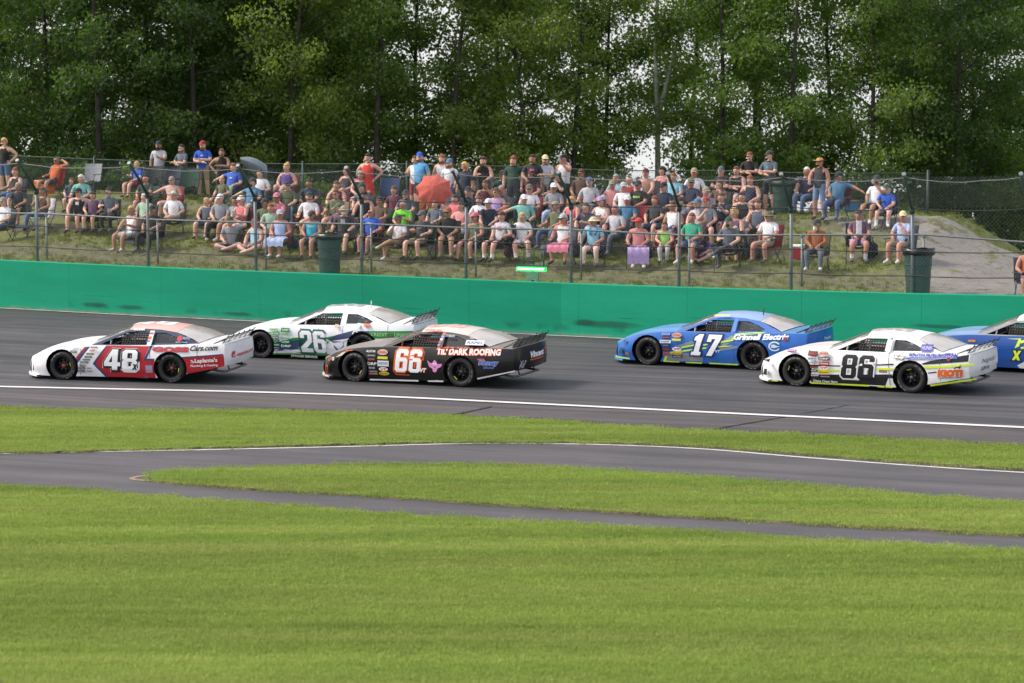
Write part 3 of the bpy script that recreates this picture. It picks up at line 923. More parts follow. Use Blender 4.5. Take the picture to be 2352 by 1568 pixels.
def plant(kind, px, dist, name, label, cat='tree', group=None, s=1.0, proto=None, rz=None):
    pr = PROTO[kind] if kind in PROTO else BUSH
    tk, cr = pr[proto if proto is not None else tree_rng.randrange(len(pr))]
    p = bank_at_dist(px, dist)
    o = empty(name, p, rz if rz is not None else tree_rng.uniform(0, 6.283))
    o.scale = (s*tree_rng.uniform(.92, 1.1), s*tree_rng.uniform(.92, 1.1), s)
    tag(o, label, cat, group)
    link(tk.name.split('.')[0], tk, o); link(cr.name.split('.')[0], cr, o)
    return o
def build_trees():
    front = [  # (px, distance, kind, label)
        (-40, 86, 'dark', 'dense dark tree behind the standing person in a black tank top'),
        (110, 89, 'dark', 'dense dark tree behind the orange cooler box'),
        (235, 86, 'dark', 'dark leafy tree behind the empty pale folding chair'),
        (345, 90, 'dark', 'dark tree behind the standing person in a grey T-shirt and blue cap'),
        (452, 87, 'dark', 'dark tree behind the standing person in a royal blue T-shirt'),
        (560, 89, 'maple', 'green tree behind the folded grey umbrella'),
        (655, 86, 'light', 'yellowish green tree behind the person in a purple floral tank top'),
        (760, 91, 'maple', 'green tree behind the people right of the floral tank top'),
        (870, 86, 'thin', 'slender open tree behind the standing person in a red dress'),
        (955, 90, 'maple', 'leafy tree behind the standing person in a light blue T-shirt'),
        (1040, 86, 'light', 'yellowish tree with a dark trunk behind the open red umbrella'),
        (1140, 91, 'maple', 'tree behind the standing person in a navy T-shirt'),
        (1215, 87, 'light', 'bright green tree behind the standing person in a dark green T-shirt'),
        (1297, 88, 'light', 'broad yellowish tree with a dark trunk behind the person in a white tank top drinking'),
        (1385, 93, 'thin', 'thin tree just left of the white birch'),
        (1502, 90, 'birch', 'white barked birch with a bare forked trunk'),
        (1585, 95, 'thin', 'thin tree just right of the white birch'),
        (1660, 87, 'maple', 'low crowned tree left of the standing person in a black T-shirt'),
        (1735, 91, 'maple', 'tree behind the standing person in a black T-shirt with crossed arms'),
        (1815, 86, 'thin', 'slim dark trunked tree behind the green bin on top of the bank'),
        (1905, 89, 'thin', 'slim tree behind the standing person in a wide straw hat'),
        (2000, 86, 'maple', 'tree behind the person drinking in a white T-shirt and black shorts'),
        (2090, 90, 'dark', 'dark tree behind the top of the gravel slope'),
        (2185, 87, 'dark', 'dark tree above the grassy crest of the gravel slope'),
        (2290, 91, 'dark', 'dark tree above the white parked car'),
        (2400, 87, 'maple', 'tree at the end of the wood beyond the white parked car'),
    ]
    for px, d, kind, lab in front:
        plant(kind, px, d, 'birch_tree' if kind == 'birch' else 'leafy_tree', lab, group='trees behind the spectator bank')
    LM = [(-60, 'left edge of the crowd'), (20, 'standing black tank top'), (103, 'orange cooler box'), (205, 'empty pale grey chair'), (315, 'bright blue T-shirt and red shorts'), (366, 'light grey T-shirt and blue cap'), (418, 'slate grey T-shirt with crossed arms'), (467, 'royal blue T-shirt and red cap'),
          (515, 'standing black strappy top'), (575, 'folded grey umbrella'), (658, 'purple floral tank top'), (710, 'navy T-shirt and khaki shorts'), (790, 'charcoal tank top with raised legs'), (845, 'red dress'), (887, 'empty blue folding chair'), (962, 'light blue T-shirt and blue cap'), (1000, 'open red umbrella'),
          (1067, 'standing navy T-shirt'), (1110, 'black tank top with pushed up sunglasses'), (1179, 'standing dark green T-shirt'), (1222, 'charcoal T-shirt with a red print'), (1252, 'cream cap and sunglasses'), (1294, 'drinking person in white'), (1334, 'brown T-shirt at the top'), (1414, 'pale plaid shirt'),
          (1482, 'person without a shirt in a maroon cap'), (1520, 'pale pink top at the top of the bank'), (1594, 'white T-shirt and khaki cap'), (1656, 'black T-shirt and slate cap'), (1720, 'standing black T-shirt and sunglasses'), (1766, 'slate blue T-shirt and black shorts'), (1796, 'upper green bin'), (1852, 'navy T-shirt and jeans'), (1881, 'straw hat'),
          (1927, 'blue T-shirt with a stretched arm'), (2012, 'sitting drinker in white'), (2036, 'royal blue T-shirt and green cap'), (2100, 'top of the gravel slope'), (2200, 'middle of the grassy crest'), (2290, 'low end of the grassy crest'), (2360, 'white parked car'), (2460, 'right edge of the picture'), (2560, 'far right end of the wood')]
    used = set()
    def near(px, pre):
        for d_, t_ in sorted((abs(a-px), t) for a, t in LM):
            if (pre, t_) not in used:
                used.add((pre, t_)); return pre + ' ' + t_
        return pre + ' crowd'
    for row, (d0, step, off) in enumerate(((97, 150, 30), (106, 210, 85))):
        px = -160 + off
        while px < 2560:
            k = 'dark' if px < 560 or px > 2120 else tree_rng.choice(['maple', 'maple', 'light', 'thin', 'dark'])
            gap = (1490 < px < 1600) or (820 < px < 880) or (row and 640 < px < 2040)
            if not gap: plant(k, px, d0+tree_rng.uniform(-2, 2), 'leafy_tree', near(px, ['second row tree deep in the wood above the', 'farthest row tree deep in the wood above the'][row]), group='trees deep in the wood')
            px += step*tree_rng.uniform(0.85, 1.15)*(0.6 if px < 560 else (2.4 if px < 2040 else 1.0))
    # the white birch's fallen-out neighbour and low shrubs along the fence
    k = 0
    for px in list(range(-60, 640, 105)) + list(range(690, 2080, 190)) + list(range(2100, 2480, 105)):
        bx = px+tree_rng.uniform(-30, 30)
        plant('bush', bx, 83.5+tree_rng.uniform(-1.0, 3), 'shrub', near(bx, 'low leafy shrub under the trees behind the'), 'shrub', 'shrubs behind the boundary fence', tree_rng.uniform(0.8, 1.35))
build_trees()
# ================================================================== RACE CARS
def paint(color, rough=0.34, coat=0.22):
    c = srgb(color) if isinstance(color, str) else color
    key = ('paint', c, rough, coat)
    if key in _mats: return _mats[key]
    t = NT('car_paint_%d' % len(_mats))
    n = t.noise(6, 5, 0.6); n2 = t.noise(1.0, 5, 0.7, sc=(2.5, 8, 11))
    k = t.mix(1.0, c, t.ramp(n, [(0.3, 0.93), (0.7, 1.04)]), 'MULTIPLY')
    # road dust and rubber streaks low on the panels
    sz = t.n('ShaderNodeSeparateXYZ'); t.l(t.coord(), sz.inputs[0])
    low = t.math('DIVIDE', t.math('SUBTRACT', 0.42, sz.outputs['Z'], clamp=True), 0.42)
    k = t.mix(t.math('MULTIPLY', t.math('MULTIPLY', low, t.ramp(n2, [(0.42, 0.0), (0.75, 1.0)])), 0.35 if max(c) > 0.05 else 0.12), k, (0.10, 0.095, 0.09))
    m = t.principled(k, t.math('ADD', t.math('MULTIPLY', n, 0.14), rough-0.05), 0.0, Coat_Weight=coat, Coat_Roughness=0.15, Specular_IOR_Level=0.35)
    _mats[key] = m
    return m
def print_mat(color): return paint(color, 0.42, 0.1)
M_black = mat((0.016, 0.016, 0.017), 0.6, 0, 0.3, 12, 'black_plastic')
M_under = mat((0.012, 0.012, 0.012), 0.85, 0, 0.3, 8, 'dark_underbody')
M_tyre = mat((0.018, 0.018, 0.019), 0.72, 0, 0.35, 25, 'tyre_rubber')
M_tyre_mark = mat((0.20, 0.21, 0.23), 0.7, 0, 0.5, 20, 'worn_tyre_lettering')
M_rim = mat((0.022, 0.022, 0.024), 0.42, 0.6, 0.3, 20, 'black_steel_wheel')
M_steel = mat((0.16, 0.16, 0.16), 0.4, 0.7, 0.3, 14, 'bare_steel_bar')
def lexan_mat(name, c, alpha, rough=0.12):
    t = NT(name)
    n = t.noise(3, 5, 0.65)
    b = t.n('ShaderNodeBsdfPrincipled')
    t.l(t.mix(1.0, c, t.ramp(n, [(0.3, 0.8), (0.7, 1.1)]), 'MULTIPLY'), b.inputs['Base Color'])
    b.inputs['Roughness'].default_value = rough; b.inputs['Alpha'].default_value = alpha
    b.inputs['Coat Weight'].default_value = 0.5; b.inputs['Coat Roughness'].default_value = 0.08
    t.l(b.outputs[0], t.o.inputs['Surface'])
    return t.m
M_lexan = lexan_mat('pale_windscreen_plastic', (0.42, 0.40, 0.38), 0.42)  # half clear plastic with a pale grey tone
M_backlight = lexan_mat('rear_window_sky_sheen', (0.62, 0.58, 0.54), 0.90, 0.16)  # near-opaque cream: the sky's reflection in the rear window, put into the colour
M_quarter = lexan_mat('smoked_side_window', (0.05, 0.06, 0.07), 0.55, 0.08)
M_spoiler = lexan_mat('clear_spoiler_plastic', (0.55, 0.58, 0.58), 0.35, 0.12)

GLYPH = {
 '8': (0.64, [[(.11,0),(.53,0),(.64,.11),(.64,.43),(.58,.5),(.64,.57),(.64,.89),(.53,1),(.11,1),(0,.89),(0,.57),(.06,.5),(0,.43),(0,.11)], [(.22,.16),(.22,.42),(.42,.42),(.42,.16)], [(.22,.59),(.22,.84),(.42,.84),(.42,.59)]]),
 '6': (0.64, [[(.11,0),(.53,0),(.64,.11),(.64,.54),(.54,.64),(.22,.64),(.22,.84),(.42,.84),(.42,.73),(.64,.73),(.64,.89),(.53,1),(.11,1),(0,.89),(0,.11)], [(.22,.16),(.22,.47),(.42,.47),(.42,.16)]]),
 '4': (0.68, [[(.33,0),(.56,0),(.56,.19),(.68,.19),(.68,.38),(.56,.38),(.56,1),(.31,1),(0,.40),(0,.19),(.33,.19)], [(.33,.38),(.33,.70),(.19,.38)][::-1]]),
 '2': (0.62, [[(0,0),(.62,0),(.62,.19),(.30,.19),(.62,.50),(.62,.89),(.51,1),(.11,1),(0,.89),(0,.66),(.22,.66),(.22,.81),(.40,.81),(.40,.58),(0,.22)]]),
 '1': (0.46, [[(.02,0),(.46,0),(.46,.17),(.36,.17),(.36,1),(.16,1),(0,.86),(0,.70),(.12,.70),(.12,.17),(.02,.17)]]),
 '7': (0.62, [[(0,1),(.62,1),(.62,.80),(.40,0),(.14,0),(.37,.80),(.20,.80),(.20,.66),(0,.66)]]),
 'X': (0.70, [[(0,0),(.24,0),(.35,.30),(.46,0),(.70,0),(.48,.5),(.70,1),(.46,1),(.35,.70),(.24,1),(0,1),(.22,.5)]]),
}
def _eval2d(cu):
    o = bpy.data.objects.new('tmp_curve', cu); col.objects.link(o)
    dg = bpy.context.evaluated_depsgraph_get(); dg.update()
    me = o.evaluated_get(dg).to_mesh()
    v = [(q.co.x, q.co.y) for q in me.vertices]; f = [tuple(p.vertices) for p in me.polygons]
    o.evaluated_get(dg).to_mesh_clear()
    bpy.data.objects.remove(o); bpy.data.curves.remove(cu)
    return v, f
_tcache = {}
def text2d(txt, bold=0.0, shear=0.0, space=1.0):
    k = (txt, bold, shear, space)
    if k not in _tcache:
        cu = bpy.data.curves.new('tmp_text', 'FONT'); cu.body = txt; cu.size = 1; cu.offset = bold; cu.shear = shear
        cu.space_character = space; cu.resolution_u = 2; cu.fill_mode = 'FRONT'
        _tcache[k] = _eval2d(cu)
    return _tcache[k]
def glyphs2d(txt, offset=0.0, gap=0.07, shear=0.0):
    k = ('g', txt, offset, gap, shear)
    if k not in _tcache:
        cu = bpy.data.curves.new('tmp_num', 'CURVE'); cu.dimensions = '2D'; cu.fill_mode = 'FRONT'; cu.offset = offset
        x = 0
        for ch in txt:
            w, loops = GLYPH[ch]
            for lp in loops:
                sp = cu.splines.new('POLY'); sp.points.add(len(lp)-1); sp.use_cyclic_u = True
                for p, q in zip(sp.points, lp): p.co = (q[0]+x+q[1]*shear, q[1], 0, 1)
            x += w+gap
        _tcache[k] = _eval2d(cu)
    return _tcache[k]
def bbox2(v): return min(p[0] for p in v), min(p[1] for p in v), max(p[0] for p in v), max(p[1] for p in v)

# --- the body's shape: X forward, Y left, Z up, origin on the ground midway between the axles
AX = 1.30; WR = 0.325; XF, XR = 2.16, -2.55
_ztop = Curve1([(-2.56, .865), (-2.0, .868), (-1.3, .842), (-.8, .825), (0, .805), (.55, .80), (.8, .79), (1.3, .745), (1.6, .690), (1.9, .585), (2.06, .50), (2.17, .44)])
def zbot(x):
    if x > 0.9: return 0.10
    if x > -1.0: return 0.105
    return interp(x, [-2.6, -1.7, -1.0], [.40, .215, .105])
def wplan(x):
    w = 0.955
    if x > 1.55: w -= 0.22*((x-1.55)/0.61)**2.2
    if x < -2.1: w -= 0.07*((-2.1-x)/0.45)**2
    if -0.9 < x < 0.9: w -= 0.012*math.cos(x/0.9*math.pi/2)
    return w
def wside(x, z):
    w = wplan(x); zt = _ztop(x)
    r = max(0.0, (z-(zt-0.34))/0.34)
    w -= 0.075*r**2.3
    w += 0.022*(math.exp(-((x-AX)/0.42)**2) + math.exp(-((x+AX)/0.42)**2))*max(0, min(1, (z-0.2)/0.3))
    w -= 0.035*max(0, (0.30-z)/0.2)
    if x < -1.75: w -= 0.05*max(0, (0.55-z)/0.35)*min(1, (-1.75-x)/0.5)
    return w
def nose_bulge(x): return max(0, min(1, (x-1.35)/0.8))**1.5
def tail_bulge(x): return max(0, min(1, (-2.0-x)/0.55))
def ztop(x, f):
    cr = 0.055 if x > 0.4 else (0.03 if x < -1.7 else 0.0)
    rib = 0.028*max(0, 1-abs(abs(f)-0.55)/0.25) if 0.5 < x < 1.9 else 0
    return _ztop(x) + (cr*(1-f*f))*(1 if x < 1.7 else max(0.3, 1-(x-1.7)/0.6)) + rib*max(0, min(1, (1.9-x)/0.5))
def gh_y(z): return 0.862 - (z-0.80)*0.74 - 0.12*max(0, z-1.02)**1.0
def gh_top(x): return interp(x, [-1.96, -1.36, -.95, -.60, -.22, .05, .62], [.872, 1.095, 1.145, 1.158, 1.128, 1.035, .80])
def map_side(x, z, off=0.0, sgn=1):
    return Vector((x, sgn*(wside(x, z)+off), z))
def map_gh(x, z, off=0.0, sgn=1):
    return Vector((x, sgn*(gh_y(z)+off), z + off*0.4))
def map_any(x, z, off=0.0, sgn=1):
    return map_side(x, z, off, sgn) if z <= _ztop(x)+0.001 else map_gh(x, z, off, sgn)
def roof_z(x, f):
    e = gh_top(x)
    return e + 0.085*(1-f*f)*max(0, min(1, (x+1.75)/0.5))*max(0.35, min(1, (0.35-x)/0.5))
def map_roof(x, f, off=0.0):
    return Vector((x + 0.10*(1-f*f)*max(0, min(1, (x+0.5)/0.5)), f*(gh_y(gh_top(x))), roof_z(x, f)+off))
def map_ws(f, k, off=-0.004):
    x = lerp(-0.22, 0.61, k); z = gh_top(x)
    a = map_roof(-0.22, f, off)
    yy = lerp(gh_y(gh_top(-0.22)), 0.825, k) if k > 0 else gh_y(gh_top(-.22))
    return Vector((x + lerp(a.x+0.22, 0.16*(1-f*f), k), f*yy, z + off + lerp(a.z-off-gh_top(-0.22), 0.05*(1-f*f), k)))
def map_rear(y, z, off=0.0):
    f = max(-1, min(1, y/0.86))
    return Vector((XR - 0.11*(1-f*f) - 0.03 + (0.08 if z < 0.55 else 0)*(0.55-z)/0.2 - off, y, z))
ARCHES = [[(c+0.395*math.cos(2*math.pi*k/20), WR+0.005+0.375*math.sin(2*math.pi*k/20)) for k in range(20)] for c in (AX, -AX)]

def cut_inside(bm, poly, faces=None):
    """split faces along a convex polygon (x,z) and return the faces inside it"""
    area = sum(poly[i][0]*poly[(i+1) % len(poly)][1] - poly[(i+1) % len(poly)][0]*poly[i][1] for i in range(len(poly)))
    pl = poly if area > 0 else poly[::-1]
    cx_, cy_ = sum(p[0] for p in pl)/len(pl), sum(p[1] for p in pl)/len(pl)
    x0, z0, x1, z1 = bbox2(pl)
    cur = [f for f in (faces if faces is not None else bm.faces) if not (max(v.co.x for v in f.verts) < x0 or min(v.co.x for v in f.verts) > x1 or max(v.co.z for v in f.verts) < z0 or min(v.co.z for v in f.verts) > z1)]
    for i in range(len(pl)):
        a, b = pl[i], pl[(i+1) % len(pl)]
        n = Vector((-(b[1]-a[1]), 0, b[0]-a[0]))
        if n.length < 1e-9: continue
        n.normalize(); co = Vector((a[0], 0, a[1]))
        es = list({e for f in cur for e in f.edges}); vs_ = list({v for f in cur for v in f.verts})
        res = bmesh.ops.bisect_plane(bm, geom=list(cur)+es+vs_, plane_co=co, plane_no=n, dist=1e-6)
        fs = [g for g in res['geom'] if isinstance(g, bmesh.types.BMFace)]
        cur = [f for f in set(fs) | {f for f in cur if f.is_valid} if (f.calc_center_median()-co).dot(n) > 0]
    return cur
def panel_bm(x0, x1, nx, nz, bot, top):
    bm = bmesh.new(); g = []
    for i in range(nx+1):
        x = lerp(x0, x1, i/nx); b, t = bot(x), top(x)
        g.append([bm.verts.new((x, 0, lerp(b, t, k/nz))) for k in range(nz+1)])
    for i in range(nx):
        for k in range(nz): bm.faces.new((g[i][k], g[i+1][k], g[i+1][k+1], g[i][k+1]))
    return bm
def bm_into(mb, bm, fn, flip=False, smooth=True):
    bm.verts.index_update()
    vs_ = [fn(v.co.x, v.co.z) for v in bm.verts]
    b = len(mb.v); mb.v += [tuple(p) for p in vs_]
    for f in bm.faces:
        idx = [v.index+b for v in f.verts]
        mb.f.append(tuple(idx[::-1] if flip else idx)); mb.m.append(f.material_index); mb.sm.append(smooth)

def decal_mesh(v, f, place, fn, step=0.10, arch=True):
    """2D shape -> car side: place maps (u,v) to (x,z); cut to a grid so it follows the panel"""
    bm = bmesh.new()
    bv = [bm.verts.new((*(lambda q: (q[0], 0, q[1]))(place(*p)),)) for p in v]
    for q in f:
        try: bm.faces.new([bv[i] for i in q])
        except ValueError: pass
    xs = [q.co.x for q in bm.verts]; zs = [q.co.z for q in bm.verts]
    for ax, lo, hi in ((0, min(xs), max(xs)), (2, min(zs), max(zs))):
        k = math.floor(lo/step)+1
        while k*step < hi:
            co = [0, 0, 0]; no = [0, 0, 0]; co[ax] = k*step; no[ax] = 1
            bmesh.ops.bisect_plane(bm, geom=bm.verts[:]+bm.edges[:]+bm.faces[:], plane_co=co, plane_no=no, dist=1e-6)
            k += 1
    if arch:
        for a in ARCHES:
            ins = cut_inside(bm, a)
            if ins: bmesh.ops.delete(bm, geom=[q for q in ins if q.is_valid], context='FACES')
    bm.verts.index_update()
    vs_ = [tuple(fn(q.co.x, q.co.z)) for q in bm.verts]; fs = [tuple(q.index for q in fc.verts) for fc in bm.faces]
    bm.free()
    return vs_, fs

class Car:
    def __init__(s, name, label, calib, cfg):
        s.cfg = cfg; s.cal = calib
        s.root = empty(name); tag(s.root, label, 'race car', 'race cars on the track')
        s.root.rotation_mode = 'XYZ'
        s.layer = 0.003
        s.build()
    # zoom pixel -> (x, z) on the left side
    def P(s, x, y):
        xf, xr, yf, yr, yaw = s.cal
        t = (x-xf)/(xr-xf)
        sv = (xr-xf)/2.6/math.cos(R(yaw))
        return (AX - 2.6*t, (lerp(yf, yr, t)-y)/sv)
    def poly(s, pts, color, name='stripe', off=None, raw=False):
        q = pts if raw else [s.P(*p) for p in pts]
        tr = tessellate_polygon([[Vector((p[0], p[1], 0)) for p in q]])
        s.layer += 0.0012
        o = s.layer if off is None else off
        vs_, fs = decal_mesh(q, tr, lambda a, b: (a, b), lambda x, z: map_any(x, z, o))
        m = MB(); m.add(vs_, fs); return m.build(name, print_mat(color), s.root)
    def shape(s, v, f, box, color, name, slope=0.0, fn=None, bb=None, step=0.10):
        """fit a 2D shape into a zoom-pixel box (x0,y0,x1,y1); slope tilts the baseline (pixels per pixel)"""
        x0, y0, x1, y1 = box
        a, b, c, d = bb or bbox2(v)
        def place(u, w):
            t = (u-a)/(c-a); k = (w-b)/(d-b)
            px = lerp(x0, x1, t); py = lerp(y1, y0, k) + slope*(px-x0)
            return s.P(px, py)
        s.layer += 0.0012; o = s.layer
        vs_, fs = decal_mesh(v, f, place, fn or (lambda x, z: map_any(x, z, o)), step)
        m = MB(); m.add(vs_, fs); return m.build(name, print_mat(color), s.root)
    def text(s, txt, box, color, bold=0.02, shear=0.0, slope=0.0, name='lettering', outline=None, ow=0.05):
        if outline:
            v0, _ = text2d(txt, bold, shear); b0 = bbox2(v0)
            v1, f1 = text2d(txt, bold+ow, shear)
            s.shape(v1, f1, box, outline, name, slope, bb=b0)
        v, f = text2d(txt, bold, shear)
        return s.shape(v, f, box, color, name, slope)
    def number(s, txt, box, color, layers=(), shear=0.0, slope=0.0, gap=0.07):
        v0, f0 = glyphs2d(txt, 0, gap, shear); b0 = bbox2(v0)
        for c, off, dx, dy in layers:
            v, f = glyphs2d(txt, off, gap, shear)
            s.shape([(p[0]+dx, p[1]+dy) for p in v], f, box, c, 'number_outline', slope, bb=b0)
        return s.shape(v0, f0, box, color, 'race_number', slope)
    def sticker(s, box, bg, fg=None, txt=None, round_=False, slope=-0.01, bold=0.03):
        x0, y0, x1, y1 = box
        if bg:
            if round_: p = [((x0+x1)/2+(x1-x0)/2*math.cos(a*math.pi/8), (y0+y1)/2+(y1-y0)/2*math.sin(a*math.pi/8)) for a in range(16)]
            else: p = [(x0, y0), (x1, y0+slope*(x1-x0)), (x1, y1+slope*(x1-x0)), (x0, y1)]
            s.poly(p, bg, 'sticker')
        if txt:
            w, h = x1-x0, y1-y0; kx, ky = (0.10, 0.24) if bg else (0, 0)
            s.text(txt, (x0+w*kx, y0+h*ky, x1-w*kx, y1-h*ky), fg, bold, 0, slope, 'sticker_text')
    def roof_decal(s, v, f, x_mid, length, width, color, name='roof_number', rot=0, off=0.006):
        a, b, c, d = bbox2(v); m = MB()
        bm = bmesh.new(); bv = [bm.verts.new(((p[0]-a)/(c-a)-.5, 0, (p[1]-b)/(d-b)-.5)) for p in v]
        for q in f:
            try: bm.faces.new([bv[i] for i in q])
            except ValueError: pass
        for ax in (0, 2):
            for k in (-.4, -.2, 0, .2, .4):
                co = [0, 0, 0]; no = [0, 0, 0]; co[ax] = k; no[ax] = 1
                bmesh.ops.bisect_plane(bm, geom=bm.verts[:]+bm.edges[:]+bm.faces[:], plane_co=co, plane_no=no, dist=1e-6)
        bm.verts.index_update()
        m.add([map_roof(x_mid - q.co.x*length, -(q.co.z)*2*width, off) for q in bm.verts], [tuple(w.index for w in fc.verts) for fc in bm.faces])
        bm.free()
        return m.build(name, print_mat(color), s.root)
    def build(s):
        c = s.cfg; root = s.root
        mats = [paint(c['base'])]; idx = {c['base']: 0}
        def mi(col_):
            if col_ not in idx: idx[col_] = len(mats); mats.append(paint(col_))
            return idx[col_]
        body = MB()
        for sgn in (1, -1):
            bm = panel_bm(XR, XF, 44, 10, zbot, lambda x: _ztop(x))
            for pts, col_ in c.get('areas', []):
                q = [s.P(*p) for p in pts]
                for fc in cut_inside(bm, q): fc.material_index = mi(col_)
            for a in ARCHES:
                ins = cut_inside(bm, a); bmesh.ops.delete(bm, geom=ins, context='FACES')
            # below the arches nothing hangs down
            bm_into(body, bm, lambda x, z: map_side(x, z, 0, sgn), flip=(sgn > 0))
            bm.free()
            # arch lips
            for a in ARCHES:
                lip = [p for p in a if p[1] > 0.16]
                lip = sorted(lip, key=lambda p: math.atan2(p[1]-WR, p[0]-(AX if p[0] > 0 else -AX)))
                lip = [p for p in a if p[1] > 0.12]
                k0 = min(range(len(lip)), key=lambda i: (lip[i][1], -lip[i][0]))
                cxx = AX if sum(p[0] for p in a) > 0 else -AX
                lip.sort(key=lambda p: math.atan2(p[1]-WR, p[0]-cxx) if math.atan2(p[1]-WR, p[0]-cxx) > -2.0 else 9)
                body.grid([[tuple(map_side(p[0], p[1], 0.0, sgn)) for p in lip], [tuple(map_side(p[0], p[1], -0.10, sgn)) for p in lip]], mi('101012'), flip=(sgn < 0))
        # hood, shoulders, deck
        hood = mi(c.get('hood', c['base'])); deck = mi(c.get('deck', c['base']))
        def upper(xs, f0, f1, nf, m_):
            rws = []
            for x in xs:
                r = []
                for k in range(nf+1):
                    f = lerp(f0, f1, k/nf) if not callable(f0) else lerp(f0(x), f1(x), k/nf)
                    xx = x + 0.20*(1-f*f)*nose_bulge(x) - 0.11*(1-f*f)*tail_bulge(x)
                    r.append((xx, f*wside(x, _ztop(x)), ztop(x, f)))
                rws.append(r)
            body.grid(rws, m_, flip=False)
        upper([lerp(0.42, XF, k/20) for k in range(21)], 1, -1, 24, hood)
        upper([lerp(XR, -1.72, k/8) for k in range(9)], 1, -1, 16, deck)
        xs = [lerp(-1.75, 0.45, k/20) for k in range(21)]
        upper(xs, lambda x: 1, lambda x: 0.90, 2, mi(c['base'])); upper(xs, lambda x: -0.90, lambda x: -1, 2, mi(c['base']))
        # nose and tail caps
        fr = []
        for k in range(7):
            z = lerp(0.10, _ztop(XF), k/6)
            fr.append([(XF + 0.20*(1-f*f) + 0.03*math.sin(k/6*math.pi), f*wside(XF, z if k < 6 else _ztop(XF)), z + (ztop(XF, f)-_ztop(XF))*(k/6)**2) for f in [lerp(1, -1, j/16) for j in range(17)]])
        body.grid(fr, mi(c.get('nose', c['base'])), flip=True)
        bk = []
        for k in range(7):
            z = lerp(zbot(XR), _ztop(XR), k/6)
            bk.append([(map_rear(f*0.86, z).x if abs(f) < 1 else XR, f*wside(XR, z), z + (ztop(XR, f)-_ztop(XR))*(k/6)**2) for f in [lerp(1, -1, j/16) for j in range(17)]])
        body.grid(bk, mi(c.get('tail', c['base'])))
        body.build('body', mats, root)
        # roof with its pillars
        gm = [paint(c.get('pillar', c['base'])), paint(c.get('roof', c['base']))]
        gh = MB()
        win = [[(.40, .822), (-.02, 1.01), (-.21, 1.085), (-.72, 1.098), (-.72, .828)], [(-.85, .862), (-.85, 1.082), (-1.10, 1.078), (-1.34, 1.005), (-1.52, .925), (-1.46, .88)]]
        for sgn in (1, -1):
            bm = panel_bm(-1.95, 0.62, 40, 8, lambda x: min(_ztop(x)-0.012, gh_top(x)-0.004), gh_top)
            for w in win:
                ins = cut_inside(bm, w); bmesh.ops.delete(bm, geom=ins, context='FACES')
            bm_into(gh, bm, lambda x, z: map_gh(x, z, 0, sgn), flip=(sgn > 0))
            bm.free()
            for w in win:   # window reveals
                gh.grid([[tuple(map_gh(x, z, 0, sgn)) for x, z in w+w[:1]], [tuple(map_gh(x, z, -0.03, sgn)) for x, z in w+w[:1]]], 0, smooth=False)
        gh.grid([[tuple(map_roof(lerp(-1.36, -0.22, k/14), lerp(1, -1, j/14))) for j in range(15)] for k in range(15)], 1, flip=False)
        gh.build('roof', gm, root)
        # glazing
        m = MB()
        m.grid([[tuple(map_ws(f, k/6)) for f in [lerp(1, -1, j/12) for j in range(13)]] for k in range(7)], flip=True)
        m.build('windscreen', M_lexan, root)
        m = MB()
        for j in range(3):
            f = (j-1)*0.3
            m.tube([map_ws(f, q_/4, -.02) for q_ in range(5)], 0.010, 5)
        m.build('windscreen_brace', M_black, root)
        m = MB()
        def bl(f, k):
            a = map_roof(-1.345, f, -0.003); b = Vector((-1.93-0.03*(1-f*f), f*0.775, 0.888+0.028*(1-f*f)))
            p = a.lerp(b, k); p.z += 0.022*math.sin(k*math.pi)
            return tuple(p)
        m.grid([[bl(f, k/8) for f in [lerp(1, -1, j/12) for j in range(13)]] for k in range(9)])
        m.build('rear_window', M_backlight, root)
        for sgn in (1, -1):
            m = MB(); m.add([map_gh(x, z, -0.02, sgn) for x, z in win[1]], [tuple(range(len(win[1])))]); m.build('quarter_window', M_quarter, root)
        # window net in the driver's opening
        m = MB()
        for k in range(11):
            x = lerp(-0.10, -0.70, k/10); zt = min(1.085, interp(x, [-.2, .4], [1.09, .82]))
            m.box(map_gh(x, (0.83+zt)/2, -0.035), (0.022, 0.006, zt-0.83), rot=Matrix.Rotation(R(36), 3, 'X'))
        for k in range(6):
            z = lerp(0.845, 1.075, k/5); m.box(map_gh(-0.40, z, -0.035), (0.64, 0.006, 0.022), rot=Matrix.Rotation(R(36), 3, 'X'))
        m.build('window_net', mat(c.get('net', '141416'), 0.8, 0, 0.3, 10), root)
        # roll cage, seat, wheel, dark cabin
        cg = mat(c.get('cage', 'b8b8ba'), 0.45, 0.1, 0.2, 10)
        m = MB()
        for y in (0.56, -0.56):
            m.tube([(0.62, y+math.copysign(.12, y), .45), (0.55, y+math.copysign(.10, y), .80), (-0.02, y, 1.07), (-0.78, y, 1.10), (-1.7, y*0.9, .75)], 0.024, 6)
            m.tube([(-0.80, y, 1.10), (-0.80, y+math.copysign(.15, y), .30)], 0.024, 6)
            m.tube([(0.30, y+math.copysign(.14, y), .40), (0.20, y+math.copysign(.10, y), .97)], 0.020, 6)
            for z in (.45, .60, .74): m.tube([(0.55, y+math.copysign(.22, y), z), (-0.80, y+math.copysign(.22, y), z)], 0.022, 6)
        m.tube([(-0.80, .56, 1.10), (-0.80, -.56, 1.10)], 0.024, 6); m.tube([(-0.02, .56, 1.07), (-0.02, -.56, 1.07)], 0.024, 6)
        m.tube([(-0.80, .66, .40), (-0.80, -.56, 1.05)], 0.022, 6); m.tube([(-0.80, -.2, .95), (-0.80, .62, .80)], 0.02, 6)
        m.build('roll_cage', cg, root)
        m = MB()
